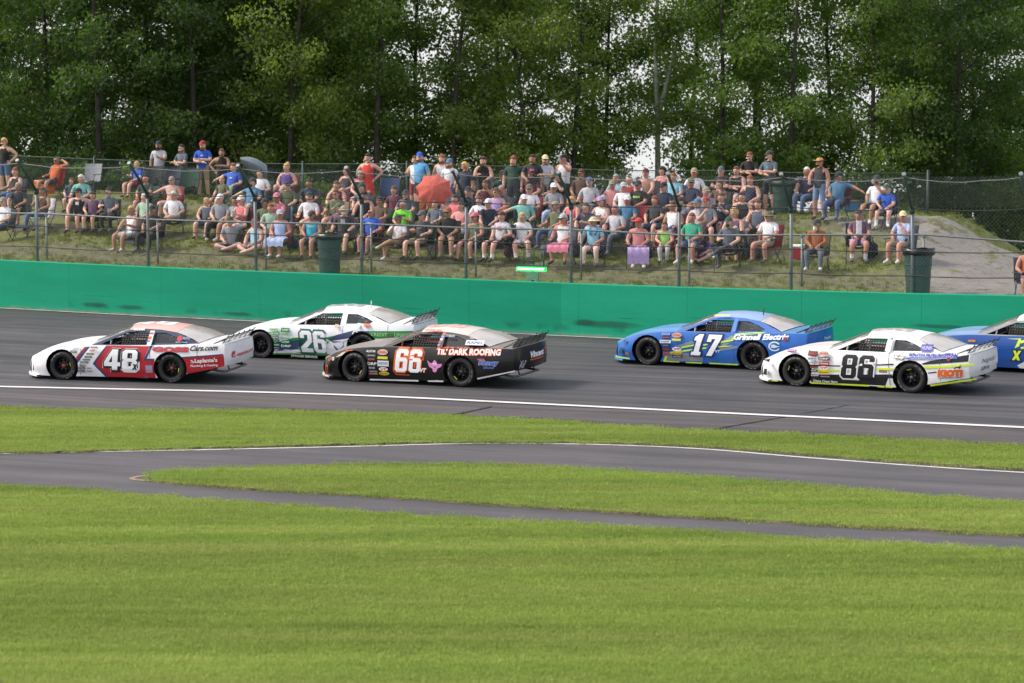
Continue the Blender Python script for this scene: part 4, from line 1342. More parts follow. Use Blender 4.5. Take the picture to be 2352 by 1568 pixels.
        m.box((-0.55, 0.30, .50), (0.50, 0.46, .12)); m.box((-0.80, 0.30, .78), (0.12, 0.44, .56), rot=Matrix.Rotation(R(-12), 3, 'Y')); m.box((-0.78, 0.30, 1.0), (0.20, 0.34, .14))
        m.build('seat', mat(c.get('seat', '1a1a1c'), 0.7), root)
        m = MB()
        ring = [Vector((0.02, 0.30, 0.86)) + Matrix.Rotation(R(-62), 3, 'Y') @ Vector((0.17*math.cos(a*math.pi/8), 0.17*math.sin(a*math.pi/8), 0)) for a in range(17)]
        m.tube(ring, 0.014, 5, caps=False); m.tube([(0.02, .30, .86), (0.35, .30, .74)], 0.018, 6); m.tube([ring[0], (0.02, .3, .86), ring[8]], 0.010, 4)
        m.build('steering_wheel', M_black, root)
        m = MB()
        m.box((-0.55, 0, .30), (2.4, 1.62, .05)); m.box((0.52, 0, .62), (0.06, 1.5, .34)); m.box((-1.45, 0, .60), (0.05, 1.5, .55)); m.box((0.50, 0, .77), (0.20, 1.5, .05))
        m.box((0.0, -0.80, .50), (1.5, .04, .55)); m.box((-0.15, 0.80, .50), (1.5, .04, .55))
        m.build('cabin_lining', M_under, root)
        m = MB()
        m.box((0.0, 0, .24), (3.6, 1.15, .22)); m.box((1.3, 0, .5), (0.9, 1.1, .38)); m.box((-1.35, 0, .52), (0.95, 1.1, .40)); m.box((-2.2, 0, .46), (0.55, 1.3, .16)); m.box((1.95, 0, .3), (0.3, 1.3, .3))
        m.build('underbody', M_under, root)
        # splitter lip under the nose
        m = MB(); o_, i_ = [], []
        for j in range(25):
            f = lerp(1, -1, j/24); g = max(-1, min(1, f*1.0))
            w = 0.80
            o_.append(Vector((XF - 0.22 + 0.50*(1-abs(f)**2.6), f*0.93*(1 if abs(f) > .0 else 1), 0.075)))
            i_.append(Vector((XF - 0.34, f*0.80, 0.075)))
        up = Vector((0, 0, 0.035))
        m.grid([[tuple(p) for p in i_], [tuple(p) for p in o_], [tuple(p+up) for p in o_], [tuple(p+up) for p in i_]], smooth=False, flip=True)
        m.build('splitter', paint(c.get('splitter', c['base'])), root)
        # clear spoiler on struts
        m = MB(); h = c.get('sp_h', 0.14)
        B = [Vector((XR+0.06, y, .885)) for y in (0.80, -0.80)]
        lean = Vector((-0.12, 0, h))
        m.add([B[0], B[1], B[1]+lean, B[0]+lean], [(0, 1, 2, 3)])
        th = Vector((-0.006, 0, -0.003)); m.add([B[0]+th, B[1]+th, B[1]+lean+th, B[0]+lean+th], [(3, 2, 1, 0)])
        sp = m.build('spoiler', lexan_mat('tinted_spoiler_plastic', srgb(c['spoiler']), 0.62) if 'spoiler' in c else M_spoiler, root)
        m = MB()
        for p, r_ in ((Vector((0, 0, 0.01)), 0.008), (lean, 0.010)): m.tube([B[0]+p, B[1]+p], r_, 5)
        for y in (.80, .48, .16, -.16, -.48, -.80):
            q = Vector((XR+0.06, y, .885)); m.tube([q, q+lean*1.32], 0.011, 5)
        m.build('spoiler_frame', M_black, sp)
        for y in (.78, .40, .0, -.40, -.78):
            m = MB(); q = Vector((XR+0.06, y, .885)); m.tube([q+lean*0.9, q+Vector((0.22, 0, -0.01))], 0.009, 5); m.tube([q+lean*0.5, q+Vector((0.22, 0, -0.01))], 0.006, 5); m.build('brace', M_black, sp)
        # bumper bar and tail pipe below the tail
        m = MB(); m.tube([(-2.05, .62, .28), (-2.42, .62, .24), (-2.50, .55, .25), (-2.50, -.55, .25), (-2.42, -.62, .24), (-2.05, -.62, .28)], 0.024, 8)
        for y in (.4, -.4): m.tube([(-2.48, y, .25), (-2.40, y, .45)], 0.018, 6)
        m.build('bumper_bar', M_steel, root)
        m = MB(); m.tube([(-0.4, .82, .12), (-0.75, .90, .11)], 0.04, 8); m.build('exhaust_pipe', M_steel, root)
        # wheels
        s.wheels(c)
        if c.get('antenna'):
            m = MB(); m.tube([map_roof(-1.25, 0.25), map_roof(-1.25, 0.25)+Vector((-0.01, 0, 0.16))], 0.012, 5); m.build('antenna', mat(c['antenna'], 0.5), root)
    def wheels(s, c):
        if 'tyre' not in _mats:
            t = MB()
            w = 0.125
            prof = [(0.195, -w*0.75), (0.215, -w*0.95), (0.262, -w*1.06), (0.298, -w*1.0), (0.318, -w*0.82), (0.325, -w*0.5), (0.326, 0), (0.325, w*0.5), (0.318, w*0.82), (0.298, w*1.0), (0.262, w*1.06), (0.215, w*0.95), (0.195, w*0.75)]
            t.lathe(prof, 40, 'Y')
            for a0, a1 in ((3.75, 4.75), (0.55, 1.55)):     # rubbed pale sidewall lettering, as short arcs
                n = 11
                for k in range(n):
                    if k % 4 == 3: continue
                    b0, b1 = lerp(a0, a1, k/n), lerp(a0, a1, (k+0.72)/n)
                    q = []
                    for r_, yy in ((0.272, w*1.062), (0.300, w*1.006)):
                        for b_ in (b0, b1): q.append((r_*math.cos(b_), yy+0.003, r_*math.sin(b_)))
                    t.add(q, [(0, 2, 3, 1)], 1)
            _mats['tyre'] = t.mesh('tyre', [M_tyre, M_tyre_mark])
        rim = MB()
        rim.lathe([(0.205, 0.118), (0.198, 0.095), (0.190, 0.03), (0.182, -0.10)], 32, 'Y')
        n = 32; prev = []
        rings = [(0.186, 0.020), (0.150, 0.030), (0.100, 0.034), (0.070, 0.050), (0.0, 0.052)]
        vs_ = []
        for r_, yy in rings[:-1]: vs_ += [(r_*math.cos(2*math.pi*k/n), yy, r_*math.sin(2*math.pi*k/n)) for k in range(n)]
        vs_.append((0, 0.052, 0)); fs = []
        for i in range(3):
            for k in range(n):
                if i == 1 and k % 4 in (1, 2): continue       # round vent holes
                fs.append((i*n+k, i*n+(k+1) % n, (i+1)*n+(k+1) % n, (i+1)*n+k))
        for k in range(n): fs.append((3*n+k, 3*n+(k+1) % n, 4*n))
        rim.add(vs_, fs)
        for k in range(5):
            a = 2*math.pi*k/5; rim.lathe([(0.016, 0.03), (0.016, 0.062), (0, 0.064)], 6, 'Y', (0.085*math.cos(a), 0, 0.085*math.sin(a)), 1)
        rim.lathe([(0.044, 0.045), (0.040, 0.085), (0.0, 0.088)], 12, 'Y', mi=2)
        rim.add([(0.17, 0.10, -0.05), (0.188, 0.112, -0.05), (0.188, 0.112, 0.05), (0.17, 0.10, 0.05)], [(0, 1, 2, 3)], 3)
        rme = rim.mesh('rim', [mat(c.get('rim', '1c1c1e'), 0.42, 0.5), M_steel, mat(c.get('hub', '2a2a2c'), 0.5), mat(c.get('dot', '1a1a1c'), 0.6)])
        for x in (AX, -AX):
            for sgn in (1, -1):
                w = empty('wheel', (x, sgn*0.80, WR), 0, s.root)
                w.rotation_euler = (0, rng.uniform(0, 6.28), 0) if sgn > 0 else (0, rng.uniform(0, 6.28), math.pi)
                link('tyre', _mats['tyre'], w); link('rim', rme, w)
    def place(s, px, py, yaw, pitch_up=0.0):
        """wheel contact mid point of the near side at picture (px, py), heading turned yaw degrees away from the picture plane"""
        p = on_track(px, py)
        fwd = Vector((-math.cos(R(yaw)), math.sin(R(yaw)), 0))
        left = Vector((0, 0, 1)).cross(fwd)
        # tilt with the banking: sample the track under the far wheels
        e = 0.8
        ctr = p - left*e
        def zt(q):
            pr = proj((q.x, q.y, p.z)); return p.z
        bank = (wall_base(px).z-0.1)/max(1, (wall_base(px)-line_pt(px)).xy.length)
        up = Vector((0, 0, 1)) - NW*bank; up.normalize()
        f2 = (fwd - up*fwd.dot(up)).normalized(); l2 = up.cross(f2)
        M = Matrix((f2, l2, up)).transposed().to_4x4()
        loc = p - l2*e + up*0.004
        s.root.matrix_world = Matrix.Translation(loc) @ M
        s.root.location = loc; s.root.rotation_euler = M.to_euler()
        return s
# ------------------------------------------------------------------ the six cars
def build_cars():
    # --- white, red and blue 48
    c = Car('race_car', 'white and red race car with number 48 and blue roof pillars', (425, 1455, 742, 740, 22), dict(
        base='e9e9ee', roof='eab0a6', pillar='1c3858', hood='e9e9ee', splitter='ececf0', hub='a8452c', dot='c8c81e',
        areas=[([(840, 400), (1260, 396), (1205, 526), (735, 571)], 'b3202b'), ([(735, 570), (1205, 522), (1310, 520), (1310, 705), (845, 705)], 'b3202b'),
               ([(1540, 497), (1945, 462), (1965, 585), (1620, 660), (1560, 560)], 'b3202b'),
               ([(637, 418), (662, 415), (556, 580), (540, 545)], 'b3202b'), ([(662, 415), (692, 412), (556, 600), (548, 572)], '24406a')]))
    c.poly([(834, 412), (846, 412), (744, 570), (720, 572)], '24406a'); c.poly([(720, 572), (744, 570), (858, 700), (838, 703)], '24406a')
    c.poly([(1264, 395), (1286, 394), (1236, 512), (1310, 510), (1310, 526), (1205, 528)], '24406a'); c.poly([(1560, 488), (1940, 454), (1942, 464), (1562, 500)], '24406a')
    c.number('48', (828, 432, 1150, 628), 'eef0f4', [('eef0f4', .085, .02, -.02), ('17191f', .075, .035, -.03), ('17191f', .05, 0, 0)], 0.05)
    c.text('x', (1092, 566, 1152, 622), '17191f', 0.06, 0.3, outline='eef0f4')
    c.text('GOSS', (1290, 398, 1632, 446), 'c23a3e', 0.055, 0, -0.01, outline='55575e', ow=0.025); c.text('Cars.com', (1645, 380, 1896, 432), '202024', 0.03, 0.35, -0.05)
    c.text('Laplante\'s', (1690, 500, 1895, 552), 'eef0f4', 0.035, 0, -0.06); c.text('Plumbing & Heating', (1650, 560, 1895, 588), 'eef0f4', 0.02, 0, -0.06); c.text('The', (1652, 515, 1686, 545), 'eef0f4', 0.02, .2)
    c.sticker((1225, 575, 1292, 645), '8791b8'); c.poly([(1228, 612), (1290, 610), (1275, 645), (1240, 646)], 'c8848c', 'sticker'); c.sticker((1068, 246, 1175, 266), None, 'f2f2f4', 'ROAR', bold=.06)
    for b, bg, fg, tx in (((512, 450, 572, 472), '23252c', 'c9c9cc', 'DRP'), ((512, 482, 550, 500), 'b4b8c4', '606468', 'EIBACH'), ((535, 428, 588, 444), None, '8a90a0', 'ALLSTAR'), ((668, 470, 735, 486), '2f3138', 'c9c9cc', 'COMETIC'), ((652, 498, 718, 516), '26282e', 'd0d0d4', 'AR'),
                          ((634, 525, 700, 541), '3a3c44', 'c9c9cc', 'QUARTER'), ((616, 550, 686, 568), '33353c', 'd0d0d4', 'FIVESTAR'), ((582, 606, 652, 626), '30333a', 'c6c6ca', 'INTEGRA'), ((578, 634, 648, 656), '1e2026', 'd6d6da', 'Edelbrock'), ((668, 604, 716, 624), 'c4c6d0', '5c6068', 'DESIGN'), ((664, 634, 722, 654), 'c4c6d0', '5c6068', 'BARRE'), ((706, 410, 768, 424), '4a4c56', 'd0d0d4', 'HOOSIER')):
        c.sticker(b, bg, fg, tx)
    c.sticker((600, 578, 664, 602), '2c3a36', 'c8c8cc', 'LANE', True); c.sticker((696, 430, 756, 464), 'd8c8c0', 'b02a2c', 'VP', True)
    c.sticker((1234, 268, 1276, 390), 'd5d8de'); c.sticker((1236, 285, 1270, 300), 'b8323c'); c.sticker((1230, 320, 1262, 345), 'c86a2c'); c.sticker((1224, 355, 1256, 372), '3c64a8')
    c.sticker((1504, 306, 1552, 356), 'c23a4e', None, None, True); c.text('AUTO', (1556, 316, 1622, 338), 'b8c0d0', 0.02); c.text('Quick Change', (1500, 358, 1610, 370), 'd0d6e0', 0.01)
    v, f = glyphs2d('48', 0, 0.07); c.roof_decal(v, f, -0.62, 0.95, 0.42, 'ececf0')
    c.poly([(134, 585), (142, 600), (140, 655), (124, 660)], '23252a', 'duct_opening')
    R_ = lambda txt, y0, y1, z0, z1, colr, bold=0.02, shear=0: rear_text(c, txt, y0, y1, z0, z1, colr, bold, shear)
    R_('eastrise.com', .42, -.62, .56, .645, 'c4474a'); R_('@', .66, .46, .55, .70, 'c43c40', 0.05)
    seams(c, '55575c' if c.cfg['base'] != '0e0e11' else '060607')
    c.place(273.7, 875, 15)

    # --- white and green 26
    c = Car('race_car', 'white and green race car with number 26 running beside the wall', (245, 1395, 742, 712, 22), dict(
        base='e8ecf2', splitter='e8ecf2', antenna='d8d6cc', net='1a1a1c', cage='d2d2d4', rim='1c1c1e', spoiler='7e8684', sp_h=0.18,
        areas=[([(375, 672), (800, 655), (1250, 648), (1250, 710), (375, 712)], '2f8a2c'),
               ([(375, 560), (640, 500), (960, 540), (1000, 650), (375, 655)], '3c4a6e'), ([(980, 470), (1290, 372), (1480, 366), (1470, 440), (1080, 520)], '3c4a6e'),
               ([(1478, 366), (1950, 345), (1945, 425), (1468, 452)], '2f8a2c'), ([(1540, 520), (1750, 498), (1750, 530), (1550, 545)], '2f8a2c')]))
    c.poly([(450, 545), (640, 482), (790, 470), (640, 515)], '2f8a2c'); c.poly([(960, 470), (1120, 430), (1080, 455), (970, 490)], '2f8a2c'); c.poly([(1060, 500), (1290, 450), (1190, 500)], 'e8ecf2'); c.poly([(380, 655), (700, 610), (900, 610), (640, 652)], 'e8ecf2')
    for p in ([(700, 372), (760, 400), (700, 410)], [(840, 395), (850, 372), (870, 398)], [(895, 392), (908, 366), (925, 396)], [(1000, 505), (1034, 498), (1010, 545)], [(668, 590), (720, 575), (735, 640), (700, 625)], [(790, 570), (850, 545), (860, 590), (800, 595)]): c.poly(p, '3a9a34', 'splash')
    c.number('26', (698, 398, 1000, 640), 'eceef2', [('1c4d4a', .09, .01, -.01), ('256a52', .05, 0, 0)], -0.13)
    c.text('One', (1290, 366, 1455, 440), 'e6eaf0', 0.02, 0, outline='3c7a6c', ow=.03); c.text('CREDIT', (1497, 380, 1678, 418), 'b9d8b4', 0.0); c.text('UNION', (1757, 374, 1930, 416), 'b9d8b4', 0.0); c.sticker((1692, 376, 1742, 434), '55605c', None, None, True)
    c.text('STONES SERVICE', (596, 678, 892, 704), 'dfe8e0', 0.04, 0.1); c.text('STATION', (1000, 674, 1140, 702), 'dfe8e0', 0.04, 0.1)
    for b, bg, fg, tx in (((358, 386, 470, 416), 'b8d4b8', '4a8a5c', 'CANADA'), ((490, 378, 586, 424), '2e7a44', 'c0e0c0', 'VP'), ((358, 428, 478, 462), '4f9a52', 'd4ecd4', 'FIVE STAR'), ((490, 432, 592, 458), '9ec8a4', '3e7a50', 'HOOSIER'), ((370, 472, 470, 500), '2a6a40', 'e8f4e8', 'KONI'), ((490, 474, 596, 502), None, '6aa078', 'Sherwin'),
                          ((372, 512, 478, 540), '2c5a4c', 'a8cdb4', 'Thunder'), ((380, 552, 482, 586), '2a6a48', 'bfe0c8', 'Central'), ((390, 594, 480, 614), '3a6a60', 'bfe0c8', 'Pillows'), ((498, 566, 608, 592), None, 'd6ece0', 'DRP'), ((414, 622, 466, 646), None, 'd6dcea', 'JBS'), ((526, 614, 580, 642), None, 'd6dcea', 'NHC')):
        c.sticker(b, bg, fg, tx)
    c.sticker((494, 512, 598, 552), '2e7a44', 'c8e8cc', 'LANE', True); c.sticker((1666, 458, 1740, 508), '2c3a5c'); c.sticker((1752, 446, 1780, 494), '3c86c8')
    c.poly([(1085, 535), (1110, 560), (1128, 580), (1135, 590), (1150, 590), (1165, 575), (1205, 530), (1190, 565), (1150, 605), (1120, 600), (1095, 572)], '4a5a74', 'emblem')
    c.sticker((1410, 265, 1440, 292), '5c5458', None, None, True); c.sticker((1412, 300, 1484, 314), 'd07050'); c.sticker((1092, 320, 1130, 345), 'c8b080'); c.sticker((1338, 298, 1378, 336), 'c4d4e4')
    v, f = glyphs2d('26', 0, 0.07); c.roof_decal(v, f, -0.62, 0.85, 0.42, '9aa8a0')
    rear_text(c, 'cu', .3, -.3, .55, .68, '3c8a4c')
    seams(c, '55575c' if c.cfg['base'] != '0e0e11' else '060607')
    c.place(719.5, 825, 17)

    # --- black and orange 66
    c = Car('race_car', 'black race car with white and orange number 66 leading its lane', (410, 1420, 645, 645, 23), dict(
        base='0e0e11', roof='d0c7c1', hood='8f8a88', deck='85807e', nose='0e0e11', splitter='d8d2ce', cage='9a3020', pillar='1d1f24', seat='20202a', hub='3a3a3e', dot='b8a820', spoiler='2c3a3c', sp_h=0.17,  # pale roof, hood and deck: sky reflection on black panels, painted in
        areas=[([(215, 430), (300, 370), (420, 345), (420, 362), (300, 400), (235, 470)], 'c9b4a6')]))
    c.number('66', (806, 318, 1066, 530), 'f0f0f4', [('e0622a', .11, .01, -.03), ('2a1510', .075, .02, -.03), ('e0622a', .05, 0, 0)], 0.13, gap=.10)
    c.text('VT', (1046, 484, 1108, 524), 'e9e2e0', 0.05, 0.25, outline='d85a28')
    c.text("TIL' DARK ROOFING", (1202, 292, 1796, 352), 'ece6e6', 0.045, 0, -0.022, outline='df6030', ow=0.07)
    owl = [(1188, 402), (1208, 420), (1214, 440), (1262, 434), (1250, 462), (1214, 482), (1206, 508), (1190, 518), (1172, 512), (1166, 484), (1136, 468), (1116, 408), (1146, 432), (1164, 432)]
    c.poly(owl, 'd58cc4', 'emblem'); c.sticker((1170, 430, 1186, 448), 'f0dcec', None, None, True); c.sticker((1190, 430, 1206, 448), 'f0dcec', None, None, True); c.sticker((1180, 462, 1198, 474), 'c04a88')
    c.text('Kinney', (1600, 386, 1782, 442), '3f63b8', 0.05, 0.2, -0.02, outline='c4cce0', ow=.045); c.text('DRUGS', (1644, 440, 1740, 462), '5a76c0', 0.04, .1); c.sticker((1590, 372, 1655, 386), 'c04a48')
    c.poly([(562, 608), (1026, 598), (1026, 612), (562, 622)], 'e4e6ea'); c.poly([(1116, 596), (1264, 590), (1264, 604), (1116, 609)], 'e4e6ea'); c.poly([(1586, 550), (1918, 470), (1918, 482), (1586, 564)], 'e4e6ea')
    for b, bg, fg, tx in (((536, 338, 624, 358), None, 'dcdce0', 'ALLSTAR'), ((546, 376, 630, 398), '3c3f48', 'c8cad0', 'QUARTER'), ((560, 412, 618, 430), None, 'c86a5a', 'KONI'), ((552, 450, 640, 476), None, 'e0e0e4', 'DRP'), ((566, 492, 624, 512), None, 'a8a8ac', 'FIVE'), ((560, 522, 652, 548), '34343a', 'b8b8bc', 'ARBODIES'), ((562, 548, 652, 566), '8a3030', 'd8c84a', 'THUNDER'), ((650, 392, 746, 416), 'c4cc2c', 'e4e868', 'SUNOCO'), ((650, 430, 756, 482), 'd8dce6', '8088a0', 'MORETOWN')):
        c.sticker(b, bg, fg, tx)
    c.sticker((646, 326, 744, 378), 'c8a89c', 'a83830', 'NWARA', True); c.sticker((662, 490, 748, 526), 'e4dcdc', 'b83038', 'VP', True); c.sticker((662, 530, 760, 566), 'dcc828', '8a7414', 'Bassett', True)
    c.text('CORLISS', (1042, 146, 1200, 164), 'e06a44', 0.06, 0.2); c.sticker((1212, 168, 1246, 296), '3a3640')
    for k, cc in enumerate(('d06a50', '8a94c8', 'd8dce4', 'b84838', '6a88c0')): c.sticker((1216-k*4, 172+k*24, 1244-k*5, 190+k*24), cc)
    c.text('STABLIN', (1252, 186, 1336, 206), 'aab0c0', 0.03); c.sticker((1455, 226, 1625, 268), 'd4d6e4', '4a54a8', 'RAPID'); c.text('Taylor', (1480, 202, 1552, 216), 'c8ccd4', 0.02, .3)
    c.text('Hoosier', (340, 344, 416, 362), 'e0602c', 0.05, .2, -0.1); c.poly([(122, 500), (152, 500), (138, 578), (112, 578)], 'd45c2c', 'duct_frame'); c.poly([(128, 510), (144, 510), (134, 568), (120, 568)], '1a1412', 'duct_opening')
    c.poly([(150, 425), (180, 412), (192, 440), (160, 462)], 'd8642e', 'headlight_decal'); c.poly([(158, 428), (176, 420), (184, 438), (164, 452)], '5a3a30', 'headlight_decal'); c.sticker((198, 416, 232, 450), 'd8d4d2', '30302f', '0.5', True)
    v, f = glyphs2d('66', 0, 0.1); c.roof_decal(v, f, -0.62, 0.85, 0.42, 'd9b3a4')
    rear_text(c, 'Vincent', .30, -.45, .62, .76, 'ececee', 0.05, .2); rear_text(c, 'PLUMBING', .30, -.45, .56, .60, 'd8643a', 0.06); rear_text(c, '7', -.52, -.66, .60, .78, 'd8642e', .08); rear_text(c, 'Wolf', .68, .48, .42, .60, 'c8d0dc', 0.03, .2)
    seams(c, '55575c' if c.cfg['base'] != '0e0e11' else '060607')
    c.place(940.6, 881.5, 24.5)

    # --- blue and yellow 17
    c = Car('race_car', 'blue race car with white number 17 and neon yellow stripes', (440, 1480, 632, 634, 22), dict(
        base='2a66b8', hood='5f92c8', roof='8ea9d6', deck='5c90c4', splitter='5a9ac8', cage='d4d8dc', antenna='1a1a1c', rim='191a1c', pillar='2f66b4',
        areas=[([(880, 292), (990, 290), (985, 570), (600, 575), (640, 520)], '2a66b8'), ([(640, 520), (720, 470), (990, 530), (985, 570), (600, 578)], '8b929a'), ([(1160, 380), (1270, 300), (1300, 300), (1290, 340), (1180, 430)], '8b929a')]))
    c.poly([(1155, 430), (1340, 396), (1330, 420), (1160, 458)], '7f8894'); c.poly([(740, 420), (880, 370), (980, 330), (960, 372), (780, 440)], '7f8894')
    Y = 'c6e83a'
    for p in ([(665, 488), (885, 450), (890, 464), (668, 506)], [(775, 434), (905, 402), (908, 416), (790, 446)], [(985, 432), (1025, 426), (1030, 438), (990, 446)], [(995, 398), (1040, 390), (1038, 404), (998, 412)], [(1110, 412), (1300, 396), (1240, 410), (1112, 424)], [(1160, 362), (1292, 336), (1292, 350), (1160, 378)], [(1272, 338), (1306, 280), (1490, 266), (1590, 264), (1480, 280), (1320, 294), (1294, 338)], [(618, 530), (646, 526), (622, 584), (598, 584)],
              [(600, 578), (758, 580), (758, 590), (600, 590)], [(820, 580), (978, 580), (978, 592), (820, 592)], [(1052, 578), (1336, 578), (1336, 590), (1052, 590)]): c.poly(p, Y)
    c.number('17', (872, 300, 1180, 510), 'e8ecf4', [('1c2c58', .06, .0, 0)], 0.26, gap=.14)
    c.text('VT', (1116, 446, 1166, 474), 'c4d0e4', 0.04, 0.2)
    c.text('Grinnell Electric', (1294, 284, 1822, 342), 'e4ebf6', 0.05, 0.28, -0.045, outline='27508e', ow=.03)
    ring = [(1692+58*math.cos(a*math.pi/12), 386+48*math.sin(a*math.pi/12)) for a in range(2, 23)] + [(1692+42*math.cos(a*math.pi/12), 386+34*math.sin(a*math.pi/12)) for a in range(22, 1, -1)]
    c.poly(ring, 'c4d8ec', 'emblem'); c.poly([(1660, 372), (1690, 368), (1712, 380), (1745, 384), (1712, 396), (1690, 404), (1662, 400)], 'c4d8ec', 'emblem'); c.sticker((1770, 292, 1812, 330), '8a2c3c', None, None, True)
    for b, bg, fg, tx in (((584, 300, 664, 322), '8aa0cc', '46609c', 'QUARTER'), ((590, 334, 664, 356), '20222e', 'c05a60', 'KONI'), ((572, 370, 680, 400), 'd8e0ec', '3c4a60', 'DRP'), ((594, 412, 670, 434), '23303c', '8898a4', 'AR'), ((596, 444, 678, 478), '2c2a2c', 'b83a38', 'THUNDER'), ((606, 492, 666, 524), 'b8483c', '2c5a9a', 'NAPA'), ((690, 352, 780, 374), 'c8c838', 'ecec90', 'SUNOCO'), ((694, 518, 792, 540), '2b333c', 'c8d0d8', 'ALLSTAR')):
        c.sticker(b, bg, fg, tx)
    c.sticker((688, 294, 784, 342), 'c89c84', 'a8402e', 'NWARA', True); c.sticker((696, 432, 788, 474), 'dadfe8', 'b83038', 'VP', True); c.sticker((700, 476, 790, 508), 'dcbc20', '8a6c14', 'Bassett', True)
    c.sticker((1268, 152, 1298, 270), '4f7cc0'); c.poly([(1050, 136), (1060, 124), (1206, 122), (1206, 134)], 'd4dc58', 'sticker')
    c.poly([(150, 468), (182, 470), (172, 530), (132, 528)], '2c4a50', 'duct_opening'); c.poly([(186, 400), (216, 385), (222, 405), (194, 430)], '30404c', 'headlight_decal'); c.poly([(88, 560), (262, 566), (266, 580), (90, 574)], Y, 'stripe'); c.sticker((216, 500, 262, 544), '6a3c54', 'd8a040', 'O', True)
    rear_text(c, 'Precision', .1, -.40, .66, .74, 'c0d4ee', 0.04); rear_text(c, 'DESIGN', .0, -.35, .55, .62, 'a8b8a0', 0.05)
    seams(c, '55575c' if c.cfg['base'] != '0e0e11' else '060607')
    c.place(1612.6, 843.2, 27)

    # --- white and black 86
    c = Car('race_car', 'white race car with black number 86 and neon yellow stripes', (428, 1420, 634, 643, 22), dict(
        base='ececf0', splitter='ececf0', net='1c1c1e', cage='c8c8ca', rim='161618', hub='4a4a4c', dot='c8dc3a', hood='dcd8d6',
        areas=[([(560, 522), (1270, 484), (1270, 518), (1236, 520), (560, 540)], '23252b'), ([(560, 536), (1236, 516), (1206, 588), (560, 592)], '23252b'),
               ([(1590, 350), (1890, 290), (1890, 342), (1510, 380)], '23252b')]))
    K, Y = '202228', 'cfe63a'
    for p in ([(540, 432), (820, 428), (820, 438), (540, 444)], [(1130, 404), (1280, 390), (1280, 402), (1130, 414)], [(1570, 452), (1640, 440), (1640, 450), (1572, 462)], [(1510, 378), (1890, 334), (1890, 346), (1530, 386)]): c.poly(p, K)
    for p in ([(552, 476), (820, 464), (820, 480), (552, 492)], [(1140, 434), (1276, 428), (1276, 446), (1140, 456)], [(1530, 400), (1930, 362), (1932, 380), (1550, 420)], [(560, 588), (1068, 588), (1068, 602), (560, 602)], [(1140, 590), (1266, 590), (1266, 604), (1140, 604)], [(1586, 556), (1954, 488), (1954, 502), (1590, 572)], [(84, 588), (270, 592), (270, 600), (90, 598)]): c.poly(p, Y)
    c.number('86', (826, 330, 1120, 538), '1d1f24', [('b8bac0', .055, 0, -.015), ('ececf0', .045, 0, 0)], 0.10)
    c.text('KIOTI', (1650, 422, 1854, 488), 'e2672c', 0.09, 0.05, -0.04, outline='f0d8c8', ow=.02); c.poly([(1650, 494), (1845, 484), (1845, 488), (1650, 498)], '3a3c40', 'sticker')
    c.poly([(1782, 410), (1800, 392), (1822, 392), (1840, 372), (1836, 396), (1830, 412), (1820, 402), (1800, 402), (1792, 414)], '24262a', 'emblem')
    c.text('SOUTH BURLINGTON', (1404, 296, 1802, 320), '4452b0', 0.05, 0, -0.03); c.sticker((1384, 330, 1804, 346), '5c6ac0', 'd4d8f0', 'www.keymotors.com Shelburne Rd', slope=-.05); c.text('Key', (1284, 316, 1376, 350), 'e8e8ea', 0.06, .15, outline='2a2c34', ow=.09)
    c.sticker((1484, 226, 1584, 284), '4a52a4', 'b8b4d8', 'HUNN'); c.sticker((1722, 316, 1756, 348), '8a3038', None, None, True); c.text('Dixie Clean Barn', (590, 562, 800, 584), 'd8d8dc', 0.04)
    for b, bg, fg, tx in (((542, 314, 624, 354), '3a2c2a', 'c84840', 'AMERICA'), ((544, 366, 626, 390), 'b4b6bc', '5c606a', 'QUARTER'), ((636, 360, 732, 388), '33353a', 'd8d8dc', 'DRP'), ((536, 404, 636, 422), None, '86888e', 'SWEET'), ((646, 400, 732, 430), 'a8303c', 'e4d4d4', 'Cintas'), ((564, 440, 634, 462), '23242a', 'c06a60', 'KONI'), ((566, 470, 634, 492), '2b3036', 'b8bcc0', 'AR'), ((566, 500, 640, 530), 'd0cad0', 'a85a68', 'Valvoline'), ((648, 518, 748, 540), '202328', 'c8cacc', 'ALLSTAR'), ((360, 316, 440, 334), '9a5c9c', 'e0d4e4', 'FAST'), ((1166, 448, 1232, 470), '5c2a2c', 'd0a0a0', 'VINTAGE')):
        c.sticker(b, bg, fg, tx)
    c.sticker((636, 308, 726, 350), 'd0b0a4', 'a83c34', 'NWARA', True); c.sticker((646, 436, 730, 468), 'e0dcdc', 'b83038', 'VP', True); c.sticker((642, 470, 740, 508), 'dcc428', '8a6c14', 'Bassett', True)
    c.sticker((1196, 184, 1240, 300), 'dcdce0'); c.text('R', (1222, 190, 1246, 206), '3c3e44', .03)
    c.poly([(140, 490), (172, 492), (168, 548), (120, 546)], '2a2e36', 'duct_opening'); c.poly([(160, 410), (200, 402), (190, 428), (168, 434)], '3c3e44', 'headlight_decal'); c.text('Shop', (228, 376, 266, 390), 'b07a9a', 0.02)
    v, f = glyphs2d('86', 0, 0.07); c.roof_decal(v, f, -0.62, 0.85, 0.42, 'a8a49e')
    rear_text(c, 'LIV It', .42, .02, .50, .58, '4c4e54', 0.03); rear_text(c, 'Nightfall', .42, -.42, .62, .74, '7a7c82', 0.0, .3)
    seams(c, '55575c' if c.cfg['base'] != '0e0e11' else '060607')
    c.place(1963, 893.8, 30)

    # --- blue car cut off by the picture's edge
    c = Car('race_car', 'blue race car with a neon yellow X following at the edge of the picture', (1640, 2640, 486, 490, 22), dict(
        base='1e4d98', hood='7f9cc4', roof='e6e6e0', pillar='8a9098', splitter='1e4d98', cage='c8b8a8', net='181818', rim='1a1a1c',
        areas=[([(2270, 420), (2480, 300), (2480, 400), (2330, 452), (2300, 452)], 'e4e6ea')]))
